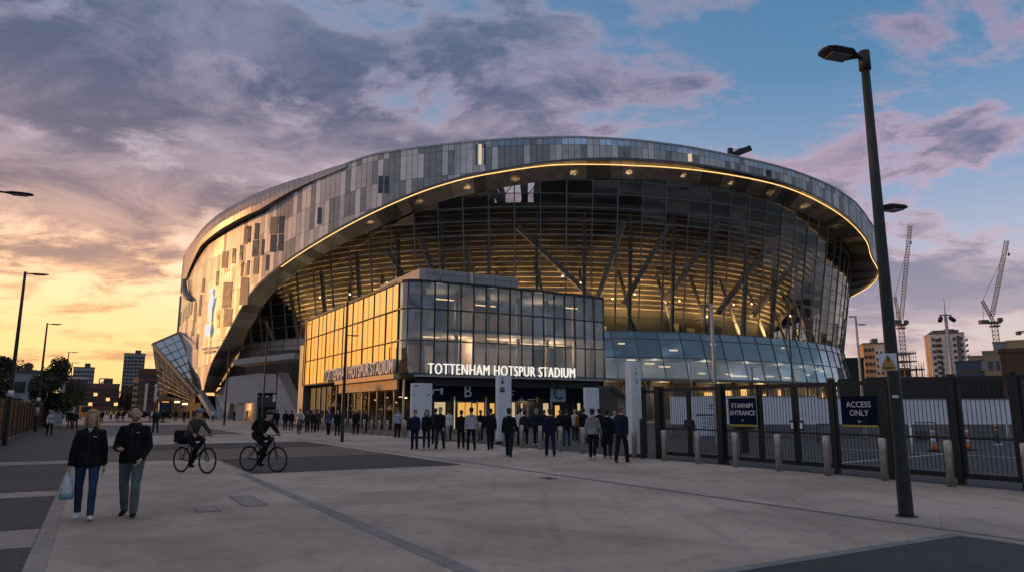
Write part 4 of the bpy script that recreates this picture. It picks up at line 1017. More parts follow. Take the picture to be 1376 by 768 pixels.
# long rail to the totem
b = MB(); b.box((0, 0, .0), (abs(fs(865)-fs(886)), .06, .1)); o = b.build('top_rail', M_black, None); o.location = P((fs(865)+fs(886))/2, FT, FH-.1); o.rotation_euler = (0, 0, atan2(AX.y, AX.x)); tag(o, 'short black rail joining two gate posts beside the tallest totem', 'rail')
def fpt(px, py, off=-.1):
    r = ray(px, py); k = (FT+off)/V((r.x, r.y, 0)).dot(TX); return V((0, 0, EYE))+r*k
def fsign(x0, y0, x1, y1, lab, lines, name='gate_sign', mark=None, scale=1., m=M_navy):
    p0, p1 = fpt(x0, y0), fpt(x1, y1); zt_ = fpt((x0+x1)/2, (y0+y0)/2).z; zb_ = fpt((x0+x1)/2, y1).z
    s0_, s1_ = st(p0)[0], st(p1)[0]; w_ = abs(s0_-s1_); h_ = zt_-zb_; c_ = P((s0_+s1_)/2, FT-.09, (zt_+zb_)/2)
    o = empty(name, c_, atan2(-AX.y, -AX.x), lab, 'sign')
    b = MB(); b.box((0, 0, 0), (w_, .03, h_)); b.build('panel', m, o)
    return o, w_, h_
n_ = (0, -1, 0)
def floc(o, txt, size, x, z, m=M_whitep, **kw): return text('lettering', txt, size, m, (x, -.022, z), (1, 0, 0), (0, -1, 0), o, depth=.006, **kw)
def arrow(o, x, z, sz):
    b = MB(); y = -.022
    b.box((x+.1*sz, y, z), (1.1*sz, .006, .12*sz)); b.bar((x-.45*sz, y, z), (x-.05*sz, y, z+.4*sz), .006, .12*sz, up=(0, 1, 0)); b.bar((x-.45*sz, y, z), (x-.05*sz, y, z-.4*sz), .006, .12*sz, up=(0, 1, 0)); b.build('arrow', M_whitep, o)
o, w_, h_ = fsign(979, 534, 1017.5, 571.5, 'navy sign with garbled white entrance lettering hanging on the gates', [])
floc(o, 'ETARNIM', h_*.24, 0, h_*.22, sx=w_/h_*.80); floc(o, 'EHTRANCE', h_*.24, 0, -.04*h_, sx=w_/h_*.76); arrow(o, 0, -h_*.3, h_*.10)
b = MB(); b.box((0, -.004, -h_/2+.02), (w_, .034, .045)); b.build('yellow_edge', mat('yellow_paint', (.55, .38, .03), .5), o)
b = MB(); b.box((0, .004, 0), (w_+.03, .02, h_+.03)); b.build('edging', mat('sign_edge', (.45, .5, .52), .5), o)
o, w_, h_ = fsign(1129.5, 531.5, 1180.5, 572.5, 'navy sign reading access only with a left arrow hanging on the gates', [])
floc(o, 'ACCESS', h_*.27, 0, h_*.22, sx=w_/h_*.74); floc(o, 'ONLY', h_*.27, 0, -.06*h_, sx=w_/h_*.74); arrow(o, 0, -h_*.33, h_*.14)
b = MB(); b.box((0, -.004, -h_/2+.02), (w_, .034, .045)); b.build('yellow_edge', MATS['yellow_paint'], o)
o, w_, h_ = fsign(879, 531, 883.8, 556, 'narrow white notice with red print fixed on a gate post', [], m=M_white, name='notice')
for k in range(5):
    b = MB(); b.box((0, -.018, h_*(.36-.18*k)), (w_*.6, .006, h_*.07)); b.build('print', mat('notice_red', (.25, .08, .08), .6), o)
for (x, lab) in ((1064.5, 'small white lock plate on the left of two gate leaves'), (1077, 'small white lock plate on the right of two gate leaves')):
    o, w_, h_ = fsign(x-3.5, 564, x+3.5, 578, lab, [], m=M_black, name='lock_plate'); b = MB(); b.box((0, -.02, 0), (w_*.55, .01, h_*.6)); b.build('label_card', M_white, o)
o, w_, h_ = fsign(919, 563.5, 933, 574, 'black lock box joining the two gate leaves before the information board', [], m=M_black, name='lock_box')
b = MB(); b.box((0, -.03, 0), (w_*.8, .05, h_*.7)); b.build('cover', M_black, o)
# ------------------------------------------------------------------ lamps
def luminaire(b, p, d_, L, w_, th_, mi=0):
    """flat tapered lamp head starting at p, running along d_"""
    d_ = V(d_).normalized(); up = V((0, 0, 1)); s_ = d_.cross(up).normalized(); u_ = s_.cross(d_)
    prof = [(0, .25, .35), (.12, .5, .6), (.3, .95, 1.), (.75, 1., .95), (.93, .8, .7), (1., .45, .35)]
    pts = [p + d_*(L*a) - u_*(th_*.15*0) for a, _, _ in prof]
    b.loft(pts, [(w_/2*c, th_/2*e) for _, c, e in prof], ref=s_, n=12, mi=mi, smooth=False)
M_lens = mat('lamp_lens', (.16, .17, .17), .3)
def street_lamp(pos, h_, r0, r1, arms, label, group=None, name='street_lamp', pm=None, lean=0):
    o = empty(name, pos, 0, label, 'street lamp', group); pm = pm or M_pole
    b = MB(); b.loft([(0, 0, 0), (0, 0, .05), (0, 0, h_*.55), (0, 0, h_*.62), (0, 0, h_)], [r0*1.0, r0, (r0+r1)/2, (r0+r1)/2*.97, r1], n=16); b.build('pole', pm, o)
    for (az_, z_, al, L, w_, tilt) in arms:
        d_ = V((sin(az_)*cos(tilt), cos(az_)*cos(tilt), sin(tilt)))
        b = MB(); b.tube((0, 0, z_), V((0, 0, z_))+d_*(al+.08), r1*.55); b.build('arm', pm, o)
        b = MB(); p = V((0, 0, z_))+d_*al; luminaire(b, p, d_, L, w_, w_*.32); hd = b.build('lamp_head', M_pole, o)
        b = MB(); u_ = d_.cross(V((0, 0, 1))).normalized(); up_ = u_.cross(d_); b.box(p+d_*(L*.55)-up_*(w_*.155), (L*.5, w_*.6, .02), ax=(d_, u_, up_)); b.build('lens', M_lens, hd)
    return o
# the big lamp post in the right foreground
bp_ = gp(1218, 693)
big = street_lamp(bp_, 8.05, .113, .07, [(radians(-98), 7.98, .12, .72, .46, radians(6)), (radians(62), 5.2, .08, .62, .34, radians(4))], 'tall dark lamp post with two heads and a yellow warning sign in the right foreground')
b = MB(); b.loft([(0, 0, 7.75), (0, 0, 8.1)], [.1, .1], n=14); b.build('spigot', M_pole, big)
b = MB(); b.loft([(0, 0, 0), (0, 0, .02)], [.17, .16], n=16); b.build('base_plate', M_pole, big)
to_cam = V((-bp_.x, -bp_.y, 0)).normalized(); rt = V((-to_cam.y, to_cam.x, 0))
zs_ = at(1196, 486, 11.9).z; rr_ = .106
b = MB(); c_ = to_cam*rr_ - rt*.06 + V((0, 0, zs_)); b.box(c_, (.26, .012, .285), ax=(rt, to_cam, V((0, 0, 1)))); ws = b.build('warning_sign', M_white, big)
yel = mat('warning_yellow', (.70, .36, .02), .5)
b = MB(); o_ = c_+to_cam*.008; b.prism([o_+rt*-.085+V((0, 0, -.05)), o_+rt*.085+V((0, 0, -.05)), o_+V((0, 0, .115))], to_cam*.004); b.build('triangle', yel, ws)
b = MB(); b.box(o_+V((0, 0, -.1)), (.22, .006, .065), ax=(rt, to_cam, V((0, 0, 1)))); b.build('text_strip', yel, ws)
b = MB(); o_ = c_+to_cam*.014; b.prism([o_+rt*x+V((0, 0, z)) for x, z in ((.005, .075), (-.02, .025), (0, .025), (-.012, -.03), (.025, .04), (.005, .04), (.02, .075))], to_cam*.003)
for k in range(3): b.bar(o_+[rt*-.085+V((0, 0, -.05)), rt*.085+V((0, 0, -.05)), V((0, 0, .115))][k], o_+[rt*.085+V((0, 0, -.05)), V((0, 0, .115)), rt*-.085+V((0, 0, -.05))][k], .004, .012, up=to_cam)
b.build('bolt_mark', M_black, ws)
b = MB(); b.box(o_+V((0, 0, -.088)), (.17, .004, .012), ax=(rt, to_cam, V((0, 0, 1)))); b.box(o_+V((0, 0, -.112)), (.14, .004, .012), ax=(rt, to_cam, V((0, 0, 1)))); b.build('small_print', M_black, ws)
b = MB(); zs2 = at(1202, 532, 11.7).z; b.box(to_cam*(.129)+V((0, 0, zs2)), (.09, .012, .045), ax=(rt, to_cam, V((0, 0, 1)))); b.build('sticker', M_white, big)
# lamps along the left path
ra_ = radians(59.8)
street_lamp(at(-7, 560, 23.)*1, 8.75, .1, .06, [(ra_, 8.7, .15, 1.0, .34, .03)], 'lamp head entering at the left edge above everything') if False else None
lp0 = at(-12, 258, 23.); lp0.z = 0
street_lamp(lp0, 8.75, .10, .06, [(ra_, 8.7, .3, .85, .34, .03)], 'street lamp whose head alone reaches into the photo at the left edge', 'street lamps along the left fence')
for (px, py, pt, lab) in ((6, 597.5, 358, 'tallest street lamp at the wooden fence, nearest in its row'), (47, 579.5, 421, 'street lamp with white stickers, second along the wooden fence')):
    p = gp(px, py); d_ = p.y/(CT-.04); h_ = 8.6
    L_ = street_lamp(p, h_, .11, .06, [(ra_, h_-.08, .12, .9, .3, .02)], lab, 'street lamps along the left fence')
    b = MB(); b.loft([(0, 0, 2.35), (0, 0, 2.65)], [.125, .125], n=12); b.build('sticker', M_white, L_)
    if px > 20:
        b = MB(); b.loft([(0, 0, 1.2), (0, 0, 1.9)], [.125, .125], n=12); b.build('sticker', mat('sticker_grey', (.4, .38, .38), .6), L_)
for (px, d_, lab) in ((83, 85, 'distant street lamp beside the dark tree'), (89.5, 104, 'farthest street lamp beside the dark tree')):
    p = at(px, 560, d_); p.z = 0; street_lamp(p, 8.7, .1, .06, [(ra_, 8.62, .12, .9, .3, .02)], lab, 'street lamps along the left fence')
# slim lamps on the plaza
def plaza_lamp(px, pyb, pyt, arms, lab, r=.07, pm=None, gy=None):
    p = gp(px, pyb); dd = p.y/ray(px, pyb).y; 
    r_ = ray(px, pyt); h_ = EYE + r_.z*(p.y/r_.y)
    return street_lamp(p, h_, r, r*.62, [(a, h_*f, .08, L, .2, .0) for a, f, L in arms], lab, 'slim lamp posts on the plaza', pm=pm)
p = gp(351.5, 567)
plaza_lamp(352, 567, 430, [(radians(-80), .995, 1.3)], 'slim dark lamp post in front of the concrete block', .12)
plaza_lamp(301, 570.5, 455, [(radians(-75), .99, 1.2)], 'slim dark lamp post by the foot of the gold crest wall', .1)
plaza_lamp(459.5, 593, 405, [(radians(75), .755, .62)], 'slim dark lamp post in front of the gold mirror wall', .095)
def car_park_lamp(px, pt, Y, arms, lab, r, pm=None):
    p = atY(px, 560, Y); p.z = 0; h_ = atY(px, pt, Y).z; return street_lamp(p, h_, r, r*.7, [(a, h_*f, .08, L, .2, .0) for a, f, L in arms], lab, 'lamp posts behind the gates', pm=pm)
M_galv = mat('galvanised', (.36, .36, .38), .5, .4, ns=2, amt=.15)
car_park_lamp(963, 408, 34, [(radians(-80), .995, .45)], 'pale galvanised lamp post rising above the misspelt entrance sign', .11, M_galv)
car_park_lamp(1068, 419, 46, [(radians(-70), .995, .4)], 'thin dark lamp post rising above the lock plates', .07)
car_park_lamp(1161, 424, 44, [(radians(-80), .995, .35), (radians(75), .93, .65)], 'grey lamp post with two heads at the right end of the stadium', .085, M_galv)
car_park_lamp(931, 482, 60, [(radians(80), .99, .8)], 'short lamp post with one head before the blue glazed band', .07, M_galv)
car_park_lamp(1014, 492, 70, [(radians(80), .99, .4)], 'short thin lamp post before the blue glazed band', .07)
# camera mast
cm = atY(1285, 560, 38); cm.z = 0; hm = atY(1279, 421, 38).z
ms = empty('camera_mast', cm, 0, 'grey mast with two security cameras and a thin aerial', 'camera mast')
b = MB(); b.loft([(0, 0, 0), (0, 0, hm*.5), (0, 0, hm)], [.11, .10, .075], n=12); b.build('pole', M_galv, ms)
b = MB(); b.tube((0, 0, hm), (0, 0, hm+.85), .022, .008); b.build('aerial', M_pole, ms)
for sgn in (-1, 1):
    b = MB(); b.tube((0, 0, hm-.1), (sgn*.28, 0, hm-.05), .03); b.tube((sgn*.28, 0, hm-.05), (sgn*.30, -.02, hm-.25), .03); ar = b.build('bracket', M_pole, ms)
    b = MB(); b.loft([V((sgn*.22, .05, hm-.16)), V((sgn*.30, -.03, hm-.27)), V((sgn*.42, -.12, hm-.42))], [.07, .12, .10], n=10); b.build('camera', M_black, ar)
# ------------------------------------------------------------------ people
def solid(mb, name, voxel, wob=0., ws=9., sub=0):
    """union of overlapping lofts -> one continuous skin"""
    me = mb.mesh(name, [], recalc=True)
    ob = bpy.data.objects.new(name, me); COL.objects.link(ob)
    r = ob.modifiers.new('r', 'REMESH'); r.mode = 'VOXEL'; r.voxel_size = voxel; r.use_smooth_shade = True
    s = ob.modifiers.new('s', 'SMOOTH'); s.iterations = 2; s.factor = .5
    dg = bpy.context.evaluated_depsgraph_get(); out_ = bpy.data.meshes.new_from_object(ob.evaluated_get(dg)); out_.name = name
    bpy.data.objects.remove(ob); bpy.data.meshes.remove(me)
    if wob:
        ns = [v.normal.copy() for v in out_.vertices]
        for v, n_ in zip(out_.vertices, ns):
            p = v.co*ws; v.co += n_*(wob*mnoise.noise(V((p.x*1.2, p.y*1.2, p.z*.75)))*1.4 + wob*.5*mnoise.noise(p*2.7))
    out_.polygons.foreach_set('use_smooth', [True]*len(out_.polygons)); out_.update(); return out_
def dirv(side, abd, sw): return V((side*sin(abd), sin(sw)*cos(abd), -cos(sw)*cos(abd)))
def figure(pose, voxel=.013):
    """pose: legs ((thigh, shank) forward angles), arms (swing, spread, elbow), lean, hair, coat length; faces +Y"""
    lean = pose.get('lean', 0.); hz = pose.get('hip', .93); hy = pose.get('hipy', 0.); fem = pose.get('fem', False); turn = pose.get('turn', 0.)
    hip = V((0, hy, hz))
    def up(x, y, z):                        # trunk point, z measured above the hip
        c_, s_ = cos(lean), sin(lean); xx, yy = x*cos(turn*z/.5)-y*sin(turn*z/.5), x*sin(turn*z/.5)+y*cos(turn*z/.5)
        return hip + V((xx, yy*c_ + z*s_, -yy*s_ + z*c_))
    sw = .175 if fem else .195
    J = {}
    for nm, sd in (('L', -1), ('R', 1)):
        a, b_ = pose['leg'+nm][:2] if 'leg'+nm in pose else (0, 0)
        h_ = hip + V((sd*.092, 0, -.01)); 
        if 'knee'+nm in pose: k_, an = V(pose['knee'+nm]), V(pose['ankle'+nm])
        else:
            k_ = h_ + dirv(sd, .03, a)*.43; an = k_ + dirv(sd, .01, b_)*.41
        J['hip'+nm], J['knee'+nm], J['ank'+nm] = h_, k_, an
        s_ = up(sd*sw*.92, 0, .425)
        if 'elbow'+nm in pose: e_, w_ = V(pose['elbow'+nm]), V(pose['wrist'+nm])
        else:
            sg_, ab, eb = pose['arm'+nm]; inw = pose.get('in'+nm, 0.)
            e_ = s_ + dirv(sd, ab, sg_+lean*.3)*.285; w_ = e_ + dirv(sd, ab*.5-inw, sg_+eb+lean*.3)*.25
        J['sh'+nm], J['el'+nm], J['wr'+nm] = s_, e_, w_
        J['pitch'+nm] = pose.get('pitch'+nm, 0.)
    fz = 0.
    if 'kneeL' not in pose:
        low_ = min(J['ankL'].z - .085*1 - max(0, -J['pitchL'])*.14, J['ankR'].z-.085 - max(0, -J['pitchR'])*.14); fz = -low_
        for k_ in list(J):
            if isinstance(J[k_], V): J[k_] = J[k_] + V((0, 0, fz))
        hip = hip + V((0, 0, fz))
    m = .93 if fem else 1.
    body, top, tr, hair = MB(), MB(), MB(), MB()
    # trunk
    T_ = [(-.10, .0, .15, .105), (.02, -.005, .168, .118), (.13, .0, .150*m, .105), (.26, .005, .160*m, .112), (.38, .0, .178*m, .115), (.435, -.01, .165*m, .10), (.475, -.011, .12*m, .085), (.515, -.012, .075, .066), (.55, -.008, .058, .06), (.60, .01, .056, .06)]
    body.loft([up(0, y, z) for z, y, _, _ in T_], [(a, b_) for _, _, a, b_ in T_], n=14)
    # head
    hd = pose.get('nod', 0.); hx = pose.get('look', 0.)
    nk = up(0, .0, .58); cl, sl_ = cos(-lean*.75+hd), sin(-lean*.75+hd)
    def hp(x, y, z):
        xx, yy = x*cos(hx)-y*sin(hx), x*sin(hx)+y*cos(hx)
        c_, s_ = cos(lean*.3+hd), sin(lean*.3+hd)
        return nk + V((xx, yy*c_+z*s_, -yy*s_+z*c_))
    HD = [(-.01, .028, .030, .035), (.012, .026, .050, .060), (.045, .020, .063, .082), (.085, .012, .071, .094), (.125, .006, .075, .099), (.165, .0, .070, .092), (.195, -.006, .052, .070), (.212, -.010, .022, .032)]
    body.loft([hp(0, y, z) for z, y, _, _ in HD], [(a, b_) for _, _, a, b_ in HD], n=16)
    body.loft([hp(0, .098, .105), hp(0, .112, .082), hp(0, .100, .066)], [(.009, .008), (.015, .013), (.012, .006)], n=8)   # nose
    body.loft([hp(-.028, .096, .045), hp(.028, .096, .045)], [.010, .010], n=8)                                            # lips
    body.loft([hp(-.03, .085, .012), hp(.03, .085, .012)], [.016, .016], n=8)                                              # chin
    body.loft([hp(-.055, .086, .118), hp(.055, .086, .118)], [.010, .010], n=8)                                            # brow
    for sd in (-1, 1): body.loft([hp(sd*.072, -.006, .060), hp(sd*.083, -.014, .088), hp(sd*.079, -.012, .112)], [(.008, .016), (.010, .024), (.006, .014)], n=8)
    coat = pose.get('coat', .0)             # how far the top hangs below the hip
    tz = [-.08-coat, .02, .13, .26, .37, .43, .472, .50, .53]
    tw = [(.200 if fem else .196, .154), (.198, .152), (.172*m, .132), (.182*m, .138), (.200*m, .140), (.186*m, .122), (.135*m, .105), (.092, .090), (.078, .082)]
    if coat > .2: tw[0] = (.20, .15)
    top.loft([up(0, -.005, z) for z in tz], tw, n=16)
    tr.loft([up(0, 0, -.13), up(0, -.005, -.05), up(0, -.005, .03), up(0, 0, .09)], [(.10, .10), (.172, .130), (.176, .130), (.160, .118)], n=14)
    shoes = {}
    for nm, sd in (('L', -1), ('R', 1)):
        s_, e_, w_ = J['sh'+nm], J['el'+nm], J['wr'+nm]; ins = s_ + (up(0, 0, .44)-up(0, 0, .0)).normalized()*0 + (V((0, 0, 0)))
        root = up(sd*.07, 0, .447)
        body.loft([root, s_, s_.lerp(e_, .35), e_, e_.lerp(w_, .3), w_], [.045, .050, .045, .036, .038, .026], n=10)
        top.loft([root, s_ + V((0, 0, .0)), s_.lerp(e_, .35), e_, e_.lerp(w_, .3), e_.lerp(w_, .93)], [.055, .066, .064, .056, .054, .043], n=12)
        # hand: palm, four curled fingers, thumb
        fd = (w_-e_).normalized(); sd_v = V((0, 1, 0)) - fd*fd.y
        if sd_v.length < .2: sd_v = V((1, 0, 0)) - fd*fd.x
        sd_v.normalize(); pn = fd.cross(sd_v); pn *= (1 if pn.x*sd < 0 else -1)   # palm faces the body
        body.loft([w_-fd*.01, w_+fd*.03, w_+fd*.085], [(.024, .020), (.040, .018), (.040, .016)], ref=sd_v, n=10)
        cu = pose.get('curl', .5)
        for k, ln in enumerate((.068, .076, .070, .055)):
            p0 = w_+fd*.08+sd_v*(.030-.020*k); p1 = p0+fd*(ln*.5*cos(cu*.5))+pn*(ln*.5*sin(cu*.5)); p2 = p1+fd*(ln*.5*cos(cu*1.9))+pn*(ln*.5*sin(cu*1.9))
            body.loft([p0-fd*.01, p1, p2], [.0095, .0092, .0075], n=7)
        p0 = w_+fd*.02+sd_v*.03; p1 = p0+(fd*.6+sd_v*.6+pn*.3).normalized()*.04; body.loft([p0, p1, p1+(fd*.9+sd_v*.15+pn*.4).normalized()*.032], [.013, .011, .009], n=7)
        h_, k_, an = J['hip'+nm], J['knee'+nm], J['ank'+nm]
        body.loft([h_+V((0, 0, .05)), h_, h_.lerp(k_, .4), k_, k_.lerp(an, .3), an, an-V((0, 0, .03))], [.072, .072, .060, .045, .044, .034, .034], n=12)
        lw_ = pose.get('slim', 1.)
        tr.loft([h_+V((0, -.005, .06)), h_+V((0, -.004, -.02)), h_.lerp(k_, .4), k_, k_.lerp(an, .35), k_.lerp(an, .95), k_.lerp(an, 1.06)], [.098, .104, .092*lw_, .073*lw_, .069*lw_, .060*lw_, .061*lw_], n=14)
        pt = J['pitch'+nm]; so = pose.get('splay', .12)*sd; f_ = V((sin(so)*cos(pt), cos(so)*cos(pt), sin(pt))); u_ = V((0, 0, 1)) - f_*f_.z; u_.normalize()
        sh = MB(); a0 = an - u_*.05
        sh.loft([a0-f_*.075, a0-f_*.05, a0, a0+f_*.07, a0+f_*.14, a0+f_*.185], [(.022, .020), (.038, .038), (.042, .042), (.046, .032), (.042, .024), (.018, .012)], ref=f_.cross(u_), n=12)
        sh.loft([an+u_*.03, a0+u_*.0], [.045, .043], n=10)
        shoes[nm] = solid(sh, 'shoe', .009)
        for v in shoes[nm].vertices:
            d_ = (v.co-a0).dot(u_)
            if d_ < -.033: v.co += u_*(-.033-d_)
    # hair
    hs = pose.get('hair', 'short')
    if hs in ('short', 'long', 'crop', 'bun'):
        gth = .011 if hs == 'crop' else .018
        hr = [(.02, -.050, .045, .034), (.05, -.046, .058, .046), (.08, -.038, .066, .060), (.11, -.028, .073, .076), (.145, -.016, .075+gth*.6, .090), (.175, -.006, .068+gth, .088+gth*.6), (.20, -.008, .052+gth, .070+gth), (.222+gth*.4, -.012, .02, .03)]
        hair.loft([hp(0, y, z) for z, y, _, _ in hr], [(a+gth*.5, b_+gth*.5) for _, _, a, b_ in hr], n=14)
        if hs == 'long':
            hair.loft([hp(0, -.055, .16), hp(0, -.070, .08), hp(0, -.075, .0), hp(0, -.080, -.09), hp(0, -.075, -.15)], [(.075, .04), (.088, .045), (.098, .045), (.095, .038), (.06, .02)], n=14)
            for sd in (-1, 1): hair.loft([hp(sd*.05, .04, .185), hp(sd*.074, .035, .12), hp(sd*.083, .02, .05), hp(sd*.092, .015, -.03), hp(sd*.085, .02, -.10)], [.026, .028, .026, .028, .016], n=9)
        if hs == 'bun': hair.ball(hp(0, -.115, .16), .04, 10, 7)
    if hs == 'hood': hair.loft([hp(0, -.03, -.02), hp(0, -.03, .06), hp(0, -.022, .14), hp(0, -.02, .2), hp(0, -.02, .235)], [(.095, .085), (.092, .088), (.09, .095), (.07, .08), (.02, .025)], n=14)
    if pose.get('hooded'): top.loft([up(-.10, -.10, .49), up(0, -.145, .47), up(.10, -.10, .49)], [.045, .062, .045], n=10)
    J['hp'] = [hp(-.031, .092, .098), hp(.031, .092, .098), hp(0, .104, .045), hp(0, .0, .2)]; J['up'] = up
    res = dict(body=solid(body, 'body', min(voxel, pose.get('bvox', .011)), 0), top=solid(top, 'jacket', voxel, .006), tr=solid(tr, 'trousers', voxel, .005), hair=solid(hair, 'hair', .010, .006, 40) if hair.v else None, shoeL=shoes['L'], shoeR=shoes['R'], J=J)
    return res
def cloth(name, col, r=.85): return mat('cloth_'+name, col, r, ns=7, amt=.28, spec=.2, bump=.3)
SKIN = [mat('skin_fair', (.62, .37, .27), .55, ns=20, amt=.08), mat('skin_tan', (.36, .20, .14), .55, ns=20, amt=.08), mat('skin_brown', (.16, .085, .055), .55, ns=20, amt=.08)]
HAIR = dict(dark=mat('hair_dark', (.018, .013, .011), .6, ns=60, amt=.5), brown=mat('hair_brown', (.045, .027, .016), .6, ns=60, amt=.4), blond=mat('hair_blond', (.42, .25, .10), .55, ns=60, amt=.35), grey=mat('hair_grey', (.25, .24, .23), .6, ns=60, amt=.3), ginger=mat('hair_ginger', (.22, .09, .035), .6, ns=60, amt=.3))
CL = dict(black=cloth('black', (.012, .012, .014)), char=cloth('charcoal', (.03, .03, .034)), navy=cloth('navy', (.014, .02, .042)), jean=cloth('denim', (.035, .06, .12)), blue=cloth('mid_blue', (.05, .08, .15)), gjean=cloth('grey_denim', (.13, .15, .17)), grey=cloth('grey', (.28, .29, .30)), lgrey=cloth('pale_grey', (.45, .45, .46)), white=cloth('white', (.68, .68, .68)), sky=cloth('pale_blue', (.33, .45, .55)), olive=cloth('olive', (.075, .065, .045)), rust=cloth('rust', (.32, .10, .03)), brown=cloth('brown', (.09, .05, .03)), hiviz=cloth('hi_vis', (.62, .60, .05)), beige=cloth('beige', (.36, .30, .23)), red=cloth('red', (.28, .03, .03)), bag=mat('bag_plastic', (.62, .68, .74), .4))
POSES = {
    'walkA': dict(legL=(.38, .10), legR=(-.22, -.52), pitchR=-.45, pitchL=.12, armL=(-.32, .10, .25), armR=(.35, .10, .35), hair='short'),
    'walkB': dict(legL=(-.16, -.34), legR=(.26, .06), pitchL=-.3, pitchR=.08, armL=(.22, .12, .3), armR=(-.22, .12, .2), hair='crop', coat=.05),
    'walkC': dict(legL=(.20, -.02), legR=(-.10, -.50), pitchR=-.55, armL=(-.15, .16, .5), armR=(.2, .16, .7), hair='short', hooded=True, slim=.95),
    'stand': dict(legL=(.03, .0), legR=(-.03, -.04), armL=(.05, .13, .15), armR=(.0, .13, .25), hair='short'),
    'pockets': dict(legL=(.06, .02), legR=(-.05, -.08), armL=(-.12, .22, .55), armR=(-.12, .22, .55), inL=.3, inR=.3, hair='crop', coat=.06),
    'coat': dict(legL=(.24, .04), legR=(-.14, -.36), pitchR=-.3, armL=(-.15, .12, .3), armR=(.18, .12, .3), hair='short', coat=.36),
    'woman': dict(fem=True, legL=(.04, .0), legR=(-.03, -.04), armL=(.05, .10, .4), armR=(.05, .10, .3), hair='long', slim=.82),
    'womanwalk': dict(fem=True, legL=(.30, .06), legR=(-.18, -.44), pitchR=-.4, armL=(-.24, .10, .25), armR=(.26, .10, .35), hair='long', slim=.84),
    'phone': dict(legL=(.03, .0), legR=(-.04, -.05), armL=(.25, .12, 1.75), armR=(.0, .12, .2), inL=.2, hair='short', nod=.3),
    'hoodup': dict(legL=(.22, .03), legR=(-.12, -.36), pitchR=-.3, armL=(-.1, .16, .6), armR=(.1, .16, .6), hair='hood', coat=.04),
}
FIG = {}
def make_person(fig, pos, rz, label, skin=0, hair='dark', top='black', tr='char', shoe='black', scale=1., group=None, grounded=True):
    ground = min(min(v.co.z for v in fig[k].vertices) for k in ('shoeL', 'shoeR')) if grounded else None
    b_ = fig['body']; o = bpy.data.objects.new('person', b_); COL.objects.link(o)
    def ob(nm, me, m, par=o):
        c = bpy.data.objects.new(nm, me); COL.objects.link(c); c.parent = par
        if not len(me.materials): me.materials.append(m)
        c.material_slots[0].link = 'OBJECT'; c.material_slots[0].material = m; return c
    if not len(b_.materials): b_.materials.append(SKIN[0])
    o.material_slots[0].link = 'OBJECT'; o.material_slots[0].material = SKIN[skin]
    j = ob('jacket', fig['top'], CL[top]); ob('trousers', fig['tr'], CL[tr]); ob('shoe', fig['shoeL'], CL[shoe]); ob('shoe', fig['shoeR'], CL[shoe])
    if fig['hair'] is not None: ob('hair', fig['hair'], HAIR[hair] if hair in HAIR else CL[hair])
    mz = 0. if ground is None else -ground*scale
    o.location = V(pos)+V((0, 0, mz)); o.rotation_euler = (0, 0, rz); o.scale = (scale,)*3
    return tag(o, label, 'person', group)
def getfig(k):
    if k not in FIG: FIG[k] = figure(POSES[k])
    return FIG[k]
GAPX, GAPN, LEFTN, STAD = 'people by the entrance', 'people far off', 0, 0
AWAY = 0.
